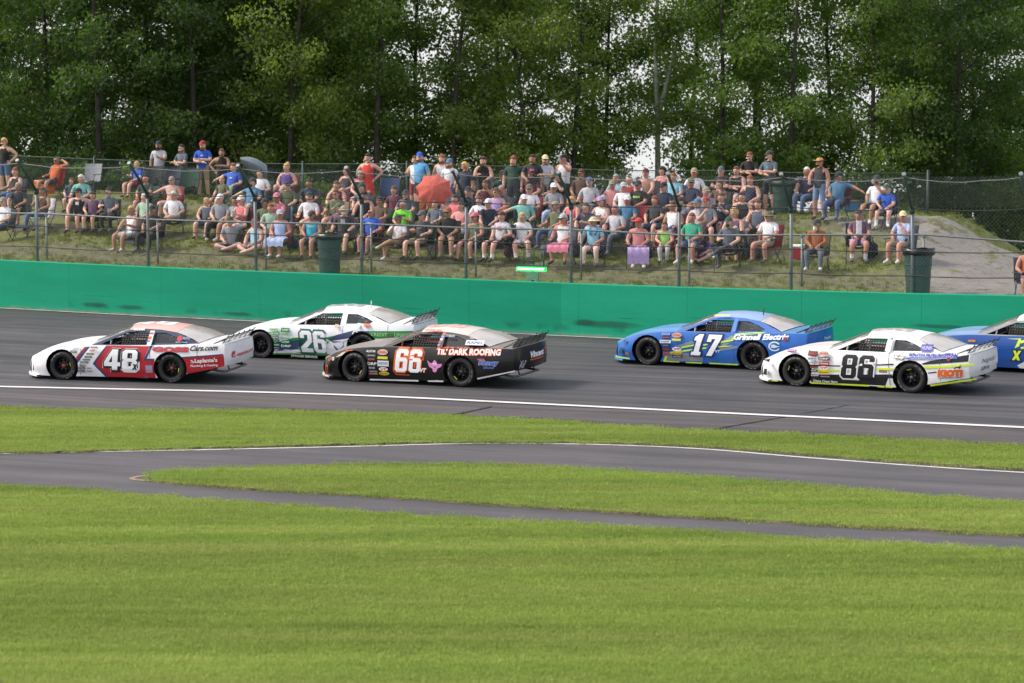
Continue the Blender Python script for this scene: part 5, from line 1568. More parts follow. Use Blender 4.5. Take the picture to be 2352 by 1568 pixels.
    c.number('X', (2225, 282, 2310, 372), 'd8ea3c', [('1c2a3c', .10, 0, 0)], 0.1)
    for p in ([(2170, 178), (2300, 170), (2290, 240), (2250, 262), (2280, 180)], [(2290, 190), (2360, 176), (2350, 200), (2300, 215)], [(2300, 250), (2420, 220), (2420, 236), (2310, 266)]): c.poly(p, 'cfe63a')
    c.poly([(2330, 300), (2420, 270), (2470, 330), (2360, 360)], '1c2a3c'); c.sticker((1830, 196, 1910, 226), '8a4a4a', 'd8a878', 'NWARA', True)
    seams(c, '55575c' if c.cfg['base'] != '0e0e11' else '060607')
    c.place(2306, 853, 30)
def seams(c, col_):
    for pts in ([(.86, .14), (.872, .14), (.842, .79), (.83, .79)], [(-.86, .14), (-.848, .14), (-.80, .82), (-.812, .82)], [(-1.96, .30), (-1.95, .30), (-1.93, .86), (-1.94, .86)]):
        c.poly(pts, col_, 'panel_seam', off=0.0035, raw=True)
    c.poly([(.84, .115), (.84, .155), (-.86, .165), (-.86, .12)], '3a3a3c', 'rocker_scuff', off=0.0022, raw=True) if False else None
def rear_text(c, txt, y0, y1, z0, z1, color, bold=0.02, shear=0.0):
    """lettering across the tail panel, reading from the left side of the car to the right"""
    v, f = text2d(txt, bold, shear); a, b, cc, d = bbox2(v)
    m = MB()
    bm = bmesh.new(); bv = [bm.verts.new((p[0], 0, p[1])) for p in v]
    for q in f:
        try: bm.faces.new([bv[i] for i in q])
        except ValueError: pass
    for k in range(1, 8):
        bmesh.ops.bisect_plane(bm, geom=bm.verts[:]+bm.edges[:]+bm.faces[:], plane_co=(lerp(a, cc, k/8), 0, 0), plane_no=(1, 0, 0), dist=1e-6)
    bm.verts.index_update()
    m.add([map_rear(lerp(y0, y1, (q.co.x-a)/(cc-a)), lerp(z0, z1, (q.co.z-b)/(d-b)), 0.012) for q in bm.verts], [tuple(w.index for w in fc.verts) for fc in bm.faces])
    bm.free()
    return m.build('lettering', print_mat(color), c.root)
build_cars()
# ================================================================== SPECTATORS
SK = {'fair': 'd0a893', 'pink': 'cc9f8e', 'tan': 'a67e67', 'red': 'b98574', 'brown': '80583f'}
CL = {'black': '17171a', 'white': 'e8e8ee', 'grey': '8f939c', 'ltgrey': 'b8bac4', 'slate': '56616f', 'navy': '1f2a44', 'royal': '2458c0', 'steel': '4a7aa0', 'sky': '62a8dc', 'turq': '2fa8cc',
      'mint': '74b8b0', 'teal': '2f9a7c', 'dkgreen': '2c4a40', 'olive': '5e6648', 'neon': '7be03c', 'lime': '9ad46a', 'orange': 'c05a2c', 'rust': '9a5a34', 'red': 'd03830', 'crimson': '9a2834', 'maroon': '5e2236',
      'pink': 'd87a98', 'coral': 'd86c7c', 'salmon': 'cf8a8a', 'lilac': 'b49ad0', 'purple': '5a4296', 'beige': 'd2b8ae', 'tan': 'a08870', 'khaki': '98927e', 'brown': '5a4238', 'charcoal': '34373c', 'denim': '46618a', 'ltdenim': '7088b0',
      'cream': 'd8d0a8', 'straw': 'c8955c', 'green': '2c9a50', 'aqua': '8cc0d8', 'iceblue': 'a8b8e0', 'plum': '6a4c66', 'camo': '6a6650', 'palegreen': '9ab8a4', 'orangebox': 'e0701c', 'gold': 'c8a030',
      'blond': 'c8a468', 'dark': '2c2220', 'brownh': '5a3c28', 'redh': '8a4426', 'greyh': '9c9892', 'whiteh': 'd8d4cc', 'ginger': 'a8502c'}
def C_(n): return CL.get(n, n)
def skin_mat(n): return mat(SK[n], 0.6, 0, 0.12, 18)
M_eye = mat('1c1614', 0.3, 0, 0.1, 5, 'eye'); M_lip = mat('8a4440', 0.6, 0, 0.1, 5, 'lips')
M_lens = mat('0d0d10', 0.15, 0, 0.1, 5, 'dark_lens')

def ellipsoid(mb, c, r, n=10, m=7, mi=0, zmin=-1.0, fn=None):
    prof = []
    rows_ = []
    for i in range(m+1):
        t = lerp(zmin, 1.0, i/m); z = math.sin(math.asin(max(-1, min(1, t)))); q = math.sqrt(max(0, 1-z*z))
        row = []
        for k in range(n+1):
            a = 2*math.pi*k/n
            p = Vector((c[0]+r[0]*q*math.cos(a), c[1]+r[1]*q*math.sin(a), c[2]+r[2]*z))
            row.append(tuple(fn(p) if fn else p))
        rows_.append(row)
    mb.grid(rows_, mi)
# --- pieces worn on the head; origin at the head's centre, the face looks to -Y
def head_pieces():
    P = {}
    def shell(drop_front, drop_back, r=1.0, puff=0.0, curl=0.0):
        m = MB(); rows_ = []
        rr = random.Random(5)
        for i in range(8):
            row = []
            for k in range(17):
                a = 2*math.pi*k/16
                back = 0.5+0.5*math.sin(a)                       # +Y is the back of the head
                low = lerp(drop_front, drop_back, min(1, max(0, (back-0.36)*1.7)))
                ph = lerp(0.02, 1.0, i/7)
                z = lerp(1.0, low, ph); q = math.sqrt(max(0, 1-min(1, abs(max(z, -0.6)))**2))
                if z < -0.6: q = 0.8
                j = 1 + puff*(1-abs(z)*0.5) + curl*rr.uniform(-1, 1)
                row.append((0.090*r*q*math.cos(a)*j, 0.008+0.105*r*q*math.sin(a)*j, 0.128*r*z*(1 if z > -0.6 else 1.0)))
            row[-1] = row[0]; rows_.append(row)
        m.grid(rows_); return m.mesh('hair', [])
    P['short'] = shell(0.42, -0.55, 1.06); P['long'] = shell(0.40, -2.0, 1.10, 0.05); P['curly'] = shell(0.35, -1.1, 1.14, 0.14, 0.09); P['bob'] = shell(0.40, -1.1, 1.08, 0.06)
    m = MB(); v = P['short']; b = MB()
    b.v = [tuple(q.co) for q in v.vertices]; b.f = [tuple(q.vertices) for q in v.polygons]; b.m = [0]*len(b.f); b.sm = [True]*len(b.f)
    ellipsoid(b, (0, 0.07, 0.125), (0.05, 0.05, 0.045), 8, 5); P['bun'] = b.mesh('hair', [])
    b = MB(); b.v = [tuple(q.co) for q in v.vertices]; b.f = [tuple(q.vertices) for q in v.polygons]; b.m = [0]*len(b.f); b.sm = [True]*len(b.f)
    b.tube([(0, .10, .03), (0, .15, -.02), (0, .15, -.14), (0, .13, -.22)], [0.03, .032, .026, .01], 7); P['tail'] = b.mesh('hair', [])
    def dome(n=14, h=0.115, r=0.106):
        m = MB(); rows_ = []
        for i in range(6):
            t = i/5; q = math.cos((1-t)*math.pi/2); z = 0.035+h*math.sin((1-t)*math.pi/2)
            rows_.append([(r*0.92*q*math.cos(2*math.pi*k/n), 0.008+r*1.08*q*math.sin(2*math.pi*k/n), z) for k in range(n+1)])
        m.grid(rows_); return m
    m = dome(); rows_ = []
    for t in (0, 0.5, 1):
        rows_.append([((0.075-0.012*t)*math.sin(a)*1.1, -0.095-0.085*t*math.cos(a*0.8), 0.048-0.018*t-0.012*abs(math.sin(a))) for a in [lerp(-1.25, 1.25, k/8) for k in range(9)]])
    m.grid(rows_); m.grid([[(x, y, z-0.005) for x, y, z in r] for r in rows_], flip=True); P['cap'] = m.mesh('cap', [])
    def brim(m, r0, r1, z0, z1, n=18, curl=0.0):
        rows_ = []
        for t in (0, .5, 1):
            rows_.append([(lerp(r0, r1, t)*math.cos(2*math.pi*k/n)*0.95, 0.008+lerp(r0, r1, t)*math.sin(2*math.pi*k/n)*1.05, lerp(z0, z1, t)+curl*t*abs(math.cos(2*math.pi*k/n))) for k in range(n+1)])
        m.grid(rows_); m.grid([[(x, y, z-0.006) for x, y, z in r] for r in rows_], flip=True)
    m = dome(h=0.09); brim(m, 0.100, 0.155, 0.040, 0.005); P['bucket'] = m.mesh('hat', [])
    m = dome(h=0.10); brim(m, 0.100, 0.21, 0.045, 0.035, curl=0.02); P['wide'] = m.mesh('hat', [])
    m = dome(h=0.115); brim(m, 0.100, 0.19, 0.040, 0.030, curl=0.055); P['cowboy'] = m.mesh('hat', [])
    m = MB(); rows_ = [[(0.098*math.cos(2*math.pi*k/14), 0.008+0.112*math.sin(2*math.pi*k/14), z) for k in range(15)] for z in (0.03, 0.07)]
    m.grid(rows_); rr = []
    for t in (0, 0.5, 1): rr.append([((0.075-0.012*t)*math.sin(a)*1.1, -0.098-0.085*t*math.cos(a*0.8), 0.046-0.018*t) for a in [lerp(-1.25, 1.25, k/8) for k in range(9)]])
    m.grid(rr); P['visor'] = m.mesh('visor', [])
    m = MB()
    for s_ in (1, -1):
        m.add([(s_*0.006, -0.108, 0.012), (s_*0.056, -0.100, 0.016), (s_*0.062, -0.093, 0.0), (s_*0.050, -0.098, -0.022), (s_*0.014, -0.108, -0.018)], [(0, 1, 2, 3, 4)])
        m.tube([(s_*0.058, -0.097, 0.012), (s_*0.086, -0.05, 0.012), (s_*0.088, 0.02, 0.006)], 0.004, 4)
    m.tube([(-0.008, -0.109, 0.008), (0.008, -0.109, 0.008)], 0.004, 4); P['glasses'] = m.mesh('sunglasses', [])
    m = MB()
    ellipsoid(m, (0, -0.055, -0.085), (0.058, 0.050, 0.060), 10, 6); P['beard'] = m.mesh('beard', [])
    m = MB(); ellipsoid(m, (0, -0.060, -0.115), (0.056, 0.052, 0.10), 10, 6); P['longbeard'] = m.mesh('beard', [])
    m = MB()
    for s_ in (1, -1): m.lathe([(0.0, .022), (0.035, .02), (0.04, 0), (0.035, -.02)], 10, 'X', (s_*0.098, 0.01, 0))
    m.tube([(0.10*math.cos(a), 0.01, 0.135*math.sin(a)) for a in [math.pi*k/10 for k in range(11)]], 0.012, 6); P['earmuffs'] = m.mesh('ear_defenders', [])
    return P
HP = head_pieces()
FACE = MB()      # nose, eyes, mouth, ears around the head's centre
FACE.add([(0, -0.094, 0.016), (-0.015, -0.090, -0.030), (0.015, -0.090, -0.030), (0, -0.122, -0.026), (0, -0.092, -0.036)], [(0, 1, 3), (0, 3, 2), (1, 4, 3), (3, 4, 2)], 0, True)
for s_ in (1, -1):
    FACE.add([(s_*0.020, -0.0945, 0.006), (s_*0.034, -0.0965, 0.014), (s_*0.047, -0.086, 0.006), (s_*0.034, -0.0955, 0.000)], [(0, 1, 2, 3)], 1)
    FACE.add([(s_*0.016, -0.097, 0.024), (s_*0.050, -0.088, 0.026), (s_*0.050, -0.088, 0.020), (s_*0.016, -0.097, 0.019)], [(0, 1, 2, 3)], 1)
    ellipsoid(FACE, (s_*0.088, 0.012, -0.008), (0.012, 0.018, 0.030), 6, 4, 0)
FACE.add([(-0.024, -0.088, -0.056), (0, -0.097, -0.052), (0.024, -0.088, -0.056), (0, -0.095, -0.064)], [(0, 1, 2, 3)], 2)
def hand_mb():
    m = MB()
    m.tube([(0, 0, 0.01), (0, 0, -0.03), (0, 0, -0.075)], [0.026, 0.034, 0.032], 7)
    for k, L_ in enumerate((0.062, 0.072, 0.068, 0.052)):
        x = -0.027+0.018*k
        m.tube([(x, 0, -0.06), (x*1.08, -0.006, -0.08-L_*0.4), (x*1.05, -0.024, -0.08-L_*0.75), (x, -0.040, -0.08-L_*0.92)], [0.010, 0.009, 0.008, 0.006], 5)
    m.tube([(-0.026, -0.004, -0.025), (-0.050, -0.018, -0.050), (-0.052, -0.034, -0.078)], [0.012, 0.010, 0.007], 5)
    return m
HAND = hand_mb()

ARMS = {  # right-hand (+x) elbow and wrist relative to the shoulder
    'lap':   ((.075, -.10, -.27), (-.06, -.34, -.36)), 'rest':  ((.10, -.03, -.28), (.07, -.29, -.31)), 'side':  ((.07, .02, -.30), (.065, -.08, -.55)),
    'cross': ((.06, -.11, -.27), (-.24, -.27, -.24)), 'hip':   ((.23, .10, -.22), (.02, -.02, -.45)), 'face':  ((.05, -.24, -.22), (-.12, -.25, .06)),
    'drink': ((.10, -.22, -.16), (-.10, -.27, .08)), 'behind': ((.28, .02, .08), (-.02, .10, .20)), 'hold':  ((.06, -.12, -.27), (-.06, -.34, -.20)),
    'out':   ((.26, .02, -.10), (.47, -.02, -.20)), 'knees': ((.05, -.24, -.24), (-.04, -.44, -.40)), 'chin': ((.03, -.28, -.26), (-.14, -.24, -.02)), 'phone': ((.06, -.20, -.22), (-.06, -.34, -.02))}
def skeleton(pose, armL, armR, r, lean=0.0, legs='n', build=1.0):
    V, E = {}, []
    j = lambda s: r.uniform(-s, s)
    if pose == 'stand':
        pts = dict(pel=(0, 0, .96), spi=(0, .01, 1.14), che=(0, .015, 1.34), nek=(0, .0, 1.51), jaw=(0, -.015, 1.585), hed=(0, -.012, 1.655), top=(0, -.008, 1.715))
        sh = (.185, .01, 1.435); dx = j(.02)
        leg = lambda s: dict(hip=(s*.095, 0, .90), kne=(s*(.115)+dx, -.025, .50), ank=(s*.13+dx, .035, .085), toe=(s*.16+dx, -.14, .030))
    elif pose == 'ground':
        pts = dict(pel=(0, 0.02, .15), spi=(0, .05, .34), che=(0, .03+lean, .55), nek=(0, .0+lean, .715), jaw=(0, -.03+lean, .79), hed=(0, -.03+lean, .86), top=(0, -.025+lean, .92))
        sh = (.18, .02+lean, .645)
        leg = lambda s: dict(hip=(s*.10, -.02, .13), kne=(s*.36, -.30, .20+j(.05)), ank=(-s*.02+s*.05, -.44-.06*s, .085), toe=(-s*.14, -.46-.06*s, .055))
    else:
        l2 = lean
        pts = dict(pel=(0, .06, .50), spi=(0, .10+l2*.4, .69), che=(0, .12+l2, .90), nek=(0, .10+l2*1.3, 1.07), jaw=(0, .075+l2*1.35, 1.145), hed=(0, .075+l2*1.35, 1.215), top=(0, .08+l2*1.35, 1.275))
        sh = (.18, .12+l2*1.15, 1.0)
        sp = j(.04)
        def leg(s):
            o = dict(hip=(s*.10, .02, .48), kne=(s*(.16+sp), -.42, .50+j(.02)), ank=(s*(.15+sp+j(.04)), -.44+j(.07), .085), toe=(s*(.18+sp), -.62+j(.05), .030))
            if legs == 'cross' and s > 0: o.update(kne=(.06, -.42, .60), ank=(-.22, -.56, .42), toe=(-.30, -.70, .36))
            if legs == 'up': o.update(kne=(s*.13, -.36, .66), ank=(s*.12, -.72, .45), toe=(s*.13, -.84, .52))
            if legs == 'ext': o.update(kne=(s*.14, -.46, .42), ank=(s*.15+j(.05), -.82, .09), toe=(s*.18, -.92, .16))
            return o
    ORD = ['pel', 'spi', 'che', 'nek', 'jaw', 'hed', 'top']
    RAD = dict(pel=(.155*build, .125*build), spi=(.150*build, .122*build**1.3), che=(.165*(build*.5+.5), .120*build), nek=(.062, .060), jaw=(.070, .076), hed=(.095, .108), top=(.064, .074),
               hip=(.100*build, .100*build), kne=(.066, .066), ank=(.046, .046), toe=(.042, .036), sho=(.068, .068), elb=(.049, .049), wri=(.034, .032))
    verts, rad, tags, bones = [], [], {}, []
    def add(n, p): tags[n] = len(verts); verts.append(Vector(p)); rad.append(RAD[n[:3]])
    for n in ORD: add(n, pts[n])
    edges = [(tags[a], tags[b]) for a, b in zip(ORD, ORD[1:])]
    bones += [('torso', 'pel', 'spi'), ('torso', 'spi', 'che'), ('torso', 'che', 'nek'), ('head', 'nek', 'jaw'), ('head', 'jaw', 'hed'), ('head', 'hed', 'top')]
    for s_, arm, sd in ((1, armL, 'a'), (-1, armR, 'b')):
        add('sho'+sd, (s_*sh[0], sh[1], sh[2])); e, w = ARMS[arm]
        wob = Vector((j(.02), j(.02), j(.02)))
        shp = verts[tags['sho'+sd]]
        dz = -0.05 if (arm == 'cross' and s_ < 0) else 0
        add('elb'+sd, shp + Vector((s_*e[0], e[1], e[2])) + wob); add('wri'+sd, shp + Vector((s_*w[0], w[1] + (-.03 if arm == 'cross' and s_ < 0 else 0), w[2]+dz)) + wob)
        edges += [(tags['che'], tags['sho'+sd]), (tags['sho'+sd], tags['elb'+sd]), (tags['elb'+sd], tags['wri'+sd])]
        bones += [('torso', 'che', 'sho'+sd), ('upper', 'sho'+sd, 'elb'+sd), ('fore', 'elb'+sd, 'wri'+sd)]
        for n, p in leg(s_).items(): add(n+sd, p)
        edges += [(tags['pel'], tags['hip'+sd]), (tags['hip'+sd], tags['kne'+sd]), (tags['kne'+sd], tags['ank'+sd]), (tags['ank'+sd], tags['toe'+sd])]
        bones += [('hips', 'pel', 'hip'+sd), ('thigh', 'hip'+sd, 'kne'+sd), ('shin', 'kne'+sd, 'ank'+sd), ('foot', 'ank'+sd, 'toe'+sd)]
    return verts, rad, tags, edges, bones

PEOPLE = []
def P_(reg, zx, zy, pose, arms, shirt, pants, hair, hat, label, **kw):
    S = {0: (0.0, 0.0, 1.0), 1: (0.0, 295.2, .2108), 2: (413.2, 330.6, .2033), 3: (826.4, 330.6, .2033), 4: (1180.6, 330.6, .2033), 5: (1534.8, 330.6, .2221), 6: (1879.6, 330.6, .2334)}[reg]
    PEOPLE.append(dict(px=S[0]+zx*S[2], py=S[1]+zy*S[2], pose=pose, arms=arms, shirt=shirt, pants=pants, hair=hair, hat=hat, label='person in '+label, **kw))
# shirt: colour:sleeve (tee, tank, long, none)   pants: colour:length (short, long, skirt)   hair: kind:colour   hat: kind:colour
A = P_
A(1, 55, 110, 'stand', 'hip hip', 'black:tank', 'denim:short', 'bob:blond', '', 'a black tank top and denim shorts standing, hands on hips', gl=1)
A(1, 165, 430, 'sit', 'lap rest', 'black:tank', 'denim:long', 'bun:redh', '', 'a dark patterned tank top sitting below the standing one with denim shorts', c='navy', sk='pink')
A(1, 205, 590, 'sit', 'lap knees', 'charcoal:tee', 'black:short', 'short:greyh', '', 'a charcoal T-shirt leaning forward, elbow on knee', sk='tan', b=1.12, lean=-.06)
A(1, 35, 745, 'sit', 'lap rest', 'white:tee', 'denim:long', 'short:brownh', 'cap:khaki', 'a white T-shirt and tan cap beside the blue footstool', c='charcoal')
A(1, 610, 305, 'sit', 'behind rest', 'orange:tee', 'charcoal:short', '', '', 'an orange T-shirt reclining with one arm behind the head', c='red', gl=1, sk='tan', lean=.10, b=1.1)
A(1, 465, 640, 'sit', 'lap chin', 'brown:tank', 'denim:long', 'tail:brownh', '', 'a dark brown tank top and jeans on a white backed chair', c='white', sk='tan')
A(1, 780, 540, 'sit', 'lap lap', 'dkgreen:tee', 'denim:short', 'short:redh', '', 'a small dark green T-shirt on a blue chair beside a pale teal one', c='royal', s=.8)
A(1, 885, 505, 'sit', 'lap rest', 'mint:tee', 'navy:long', 'long:whiteh', '', 'a pale teal T-shirt on a navy chair near the orange cooler', c='navy')
A(1, 855, 645, 'sit', 'out knees', 'black:tank', 'khaki:short', 'short:dark', 'cap:black', 'a black sleeveless shirt with a white chest print', c='black', pr=('white', .05, .05), sk='pink')
A(1, 1185, 650, 'sit', 'lap hold', 'slate:tee', 'black:long', 'short:dark', '', 'a grey T-shirt holding a white cup over black trousers', c='black', gl=1, it='cup')
A(1, 1490, 360, 'sit', 'lap hold', 'royal:tee', 'crimson:short', 'short:blond', '', 'a bright blue T-shirt and red shorts, looking down at the lap', c='navy', s=.85)
A(1, 1735, 90, 'stand', 'hold side', 'ltgrey:tee', 'grey:long', 'short:dark', 'cap:navy', 'a light grey T-shirt and blue cap standing with a drink', be='dark', gl=0, it='cup', sk='tan')
A(1, 1985, 115, 'stand', 'cross cross', 'slate:tee', 'charcoal:long', 'short:dark', '', 'a slate grey T-shirt standing with crossed arms and sunglasses', gl=1)
A(1, 2215, 85, 'stand', 'cross cross', 'royal:tee', 'tan:short', 'short:redh', 'cap:crimson', 'a royal blue T-shirt, red cap and tan shorts, standing with crossed arms', be='ginger', pr=('white', .04, .02), b=1.08)
A(1, 1590, 505, 'sit', 'knees lap', 'dkgreen:tee', 'black:short', '', '', 'a dark green T-shirt and black shorts leaning on the knees', sk='red', b=1.15, lean=-.05, c='dkgreen')
A(1, 1870, 525, 'sit', 'rest out', 'beige:tank', 'beige:short', 'short:greyh', '', 'a beige sleeveless top and sunglasses on a dark red chair', gl=1, c='crimson', sk='pink')
A(1, 1890, 685, 'sit', 'rest lap', 'white:tee', 'khaki:short', 'short:whiteh', '', 'a white polo shirt and khaki shorts with crossed legs', legs='cross', c='charcoal', sk='pink', b=1.1)
A(1, 1575, 705, 'sit', 'lap lap', 'palegreen:tee', 'khaki:short', 'short:whiteh', '', 'a pale green T-shirt behind the fence post', c='charcoal')
A(1, 1430, 860, 'sit', 'hold knees', 'white:tank', 'white:short', 'tail:blond', '', 'a white tank top sitting low with bare legs beside the dark grey tub', c='charcoal', sk='tan')
A(1, 1660, 880, 'sit', 'lap lap', 'black:tee', 'black:long', 'short:dark', 'cap:black', 'black clothes and a black cap beside the dark grey tub', c='black', sk='tan')
A(2, 480, 62, 'stand', 'cross hip', 'black:tank', 'black:long', 'short:brownh', '', 'a black strappy top standing behind the blue T-shirt and folded umbrella', sk='tan', s=.95)
A(2, 600, 222, 'sit', 'rest out', 'royal:tee', 'navy:long', 'short:redh', '', 'a royal blue T-shirt reclining left of the folded umbrella', lean=.08, c='dkgreen', pr=('white', .05, .02))
A(2, 475, 372, 'sit', 'rest lap', 'olive:tee', 'olive:short', 'short:blond', '', 'an olive green T-shirt in a pale green chair', c='palegreen', s=.85)
A(2, 820, 380, 'sit', 'rest out', 'steel:tee', 'grey:short', 'short:dark', 'cap:charcoal', 'a steel blue T-shirt and dark cap, reclining with one arm out', be='dark', lean=.08, b=1.1, c='charcoal')
A(2, 1205, 220, 'sit', 'rest lap', 'purple:tank', 'white:short', 'bun:blond', '', 'a purple floral tank top with legs crossed on a maroon chair', legs='up', c='maroon', sk='pink')
A(2, 1215, 415, 'sit', 'lap lap', 'olive:tee', 'ltdenim:long', 'short:dark', 'visor:navy', 'an olive T-shirt and navy visor below the purple tank top', c='dkgreen', gl=1)
A(2, 1460, 400, 'sit', 'lap lap', 'navy:tee', 'khaki:short', 'short:dark', '', 'a navy T-shirt and khaki shorts left of the maroon top', sk='tan', c='charcoal')
A(2, 1880, 268, 'sit', 'lap rest', 'charcoal:tank', 'pink:short', 'bun:redh', '', 'a charcoal tank top with both legs stretched up in front', legs='up', sk='pink', c='pink')
A(2, 2040, 308, 'sit', 'rest lap', 'black:tank', 'charcoal:short', 'curly:greyh', '', 'a black flowered top with raised legs beside the red dress', legs='cross', sk='pink', c='charcoal')
A(2, 2125, 118, 'stand', 'hip hip', 'red:tank', 'red:skirt', 'tail:dark', '', 'a bright red sleeveless dress standing, hands on hips', sk='pink')
A(2, 1770, 420, 'sit', 'lap lap', 'maroon:tank', 'black:short', 'bob:brownh', '', 'a maroon top sitting above the olive T-shirt and sunglasses', sk='pink', c='maroon')
A(2, 455, 563, 'sit', 'lap lap', 'grey:tee', 'black:long', 'short:greyh', 'cap:white', 'a blue grey shirt, white cap and black trousers', c='black', b=1.1)
A(2, 690, 580, 'sit', 'hold lap', 'coral:tank', 'white:short', 'bob:blond', 'cap:white', 'a coral pink top, white cap and white shorts', c='maroon', sk='pink', it='cup')
A(2, 1095, 548, 'sit', 'chin lap', 'pink:tee', 'tan:short', 'tail:brownh', 'cap:pink', 'a pink T-shirt and pink cap with hand at the chin', c='charcoal', sk='tan', gl=1)
A(2, 1460, 540, 'sit', 'lap rest', 'white:tee', 'khaki:short', 'short:brownh', 'cap:charcoal', 'a white T-shirt and dark cap, legs crossed beside a red bag', legs='cross', c='maroon')
A(2, 1760, 520, 'sit', 'hold rest', 'olive:tee', 'tan:short', 'short:brownh', '', 'an olive T-shirt and sunglasses left of the black cowboy hat', gl=1, c='tan', sk='pink', b=1.1)
A(2, 2055, 437, 'sit', 'lap lap', 'slate:tee', 'denim:long', 'short:dark', 'cap:dkgreen', 'a slate T-shirt and green cap right below the red dress', c='charcoal')
A(2, 2085, 525, 'sit', 'lap rest', 'black:tank', 'black:short', 'bob:dark', 'cowboy:black', 'a black tank top and black cowboy hat', sk='pink', c='black')
A(2, 2160, 725, 'sit', 'rest lap', 'royal:tee', 'black:short', '', '', 'a royal blue T-shirt with a white chest print in the front row', c='maroon', sk='red', b=1.15, pr=('white', .06, .03), gl=1)
A(2, 1850, 690, 'sit', 'rest rest', 'charcoal:tee', 'slate:short', 'short:greyh', 'bucket:khaki', 'a charcoal T-shirt and khaki bucket hat in the front row', be='whiteh', c='charcoal', pr=('ltgrey', .06, .08))
A(2, 1490, 745, 'sit', 'lap lap', 'turq:tank', 'slate:short', 'bob:brownh', 'visor:charcoal', 'a turquoise tank top and dark visor', gl=1, sk='tan', c='black', pr=('cream', .08, .02))
A(2, 1130, 768, 'sit', 'rest lap', 'iceblue:tank', 'iceblue:skirt', 'bob:whiteh', 'cap:ltgrey', 'a pale blue sundress and light grey cap', c='maroon', sk='red')
A(2, 570, 820, 'ground', 'behind lap', 'grey:tee', 'slate:short', 'short:brownh', 'cap:dkgreen', 'a grey T-shirt cross-legged on a blanket, hand on the head', sk='pink')
A(2, 850, 850, 'ground', 'lap lap', 'aqua:tank', 'grey:short', 'bob:redh', '', 'a pale blue tank top cross-legged on a blanket behind the post', sk='pink')
A(2, 905, 290, 'sit', 'rest lap', 'white:tee', 'denim:long', 'short:dark', '', 'a white T-shirt hidden behind the folded grey umbrella', c='charcoal')
A(3, 680, 98, 'stand', 'side side', 'sky:tee', 'charcoal:short', 'short:dark', 'cap:royal', 'a light blue T-shirt and blue cap standing in dark shorts', b=1.12)
A(3, 628, 142, 'stand', 'side hold', 'white:tank', 'crimson:short', 'short:brownh', '', 'a white vest standing half hidden behind the light blue T-shirt', sk='pink', s=.97)
A(3, 930, 132, 'stand', 'hip side', 'white:tank', 'denim:long', 'bun:redh', '', 'a white tank top standing behind the open red umbrella', sk='pink')
A(3, 1015, 168, 'stand', 'side side', 'white:tee', 'denim:long', 'short:brownh', 'cap:steel', 'a white T-shirt and teal cap standing right of the open umbrella', s=.98)
A(3, 1185, 213, 'stand', 'side lap', 'navy:tee', 'navy:short', 'long:blond', '', 'a navy T-shirt standing right of the teal cap', sk='tan', s=.95)
A(3, 1395, 153, 'stand', 'lap hold', 'black:tank', 'charcoal:long', 'bob:brownh', '', 'a black tank top standing with sunglasses pushed up', sk='pink', gl=2)
A(3, 1390, 270, 'sit', 'hold lap', 'navy:tee', 'slate:short', 'short:dark', 'cap:charcoal', 'a navy T-shirt and dark cap in front of the pushed up sunglasses', c='charcoal', sk='tan')
A(3, 1735, 148, 'stand', 'side side', 'dkgreen:tee', 'charcoal:long', 'long:redh', '', 'a dark green T-shirt and dark trousers standing with arms down', sk='pink')
A(3, 1950, 128, 'stand', 'side lap', 'charcoal:tee', 'black:long', 'short:dark', '', 'a charcoal T-shirt with a red chest print, standing', pr=('salmon', .06, .03), sk='tan')
A(3, 2095, 128, 'stand', 'cross side', 'ltgrey:tee', 'khaki:long', 'short:brownh', 'cap:cream', 'a pale grey T-shirt, cream cap and sunglasses, standing', gl=1)
A(4, 560, 118, 'stand', 'drink side', 'white:tank', 'white:short', 'short:dark', 'cap:black', 'a white sleeveless shirt and black cap, standing and drinking', it='cup', sk='red')
A(3, 1610, 296, 'sit', 'lap rest', 'dkgreen:tee', 'black:short', 'short:dark', 'cap:charcoal', 'a dark green T-shirt and dark cap sitting below the standing dark green one', c='charcoal', sk='red')
A(3, 1935, 293, 'sit', 'lap out', 'maroon:tee', 'maroon:short', 'short:brownh', 'cap:maroon', 'a maroon T-shirt and maroon cap with sunglasses', gl=1, sk='pink', c='maroon', b=1.1)
A(3, 2110, 288, 'sit', 'lap lap', 'navy:tee', 'grey:short', 'short:dark', 'cap:steel', 'a navy T-shirt and blue cap below the cream cap', c='charcoal', sk='pink')
A(3, 2235, 305, 'sit', 'chin lap', 'black:tee', 'black:long', 'short:dark', 'cap:navy', 'black clothes and a navy cap below the drinking person', c='black')
A(3, 520, 508, 'sit', 'lap lap', 'slate:tee', 'charcoal:short', 'short:dark', 'bucket:charcoal', 'a slate T-shirt and flat dark hat with legs stretched out', legs='ext', sk='pink', c='charcoal')
A(3, 705, 533, 'sit', 'lap lap', 'rust:tee', 'crimson:short', 'short:dark', 'cap:green', 'a rust brown T-shirt and bright green cap', s=.82, sk='tan', c='lime')
A(3, 970, 452, 'sit', 'lap hold', 'ltgrey:tee', 'white:short', 'short:redh', '', 'a light grey T-shirt sitting in front of the open red umbrella', sk='pink', c='maroon')
A(3, 1420, 408, 'sit', 'face lap', 'maroon:tank', 'black:short', 'bob:brownh', '', 'a maroon tank top with a raised hand over the face', sk='tan', c='black')
A(3, 1250, 508, 'sit', 'lap rest', 'charcoal:tee', 'charcoal:long', 'curly:brownh', '', 'a dark patterned top looking sideways beside the post arm', sk='pink', c='charcoal')
A(3, 1540, 498, 'sit', 'rest lap', 'lilac:tank', 'white:short', 'long:brownh', '', 'a lilac top and sunglasses on a slate chair', sk='pink', gl=1, c='slate')
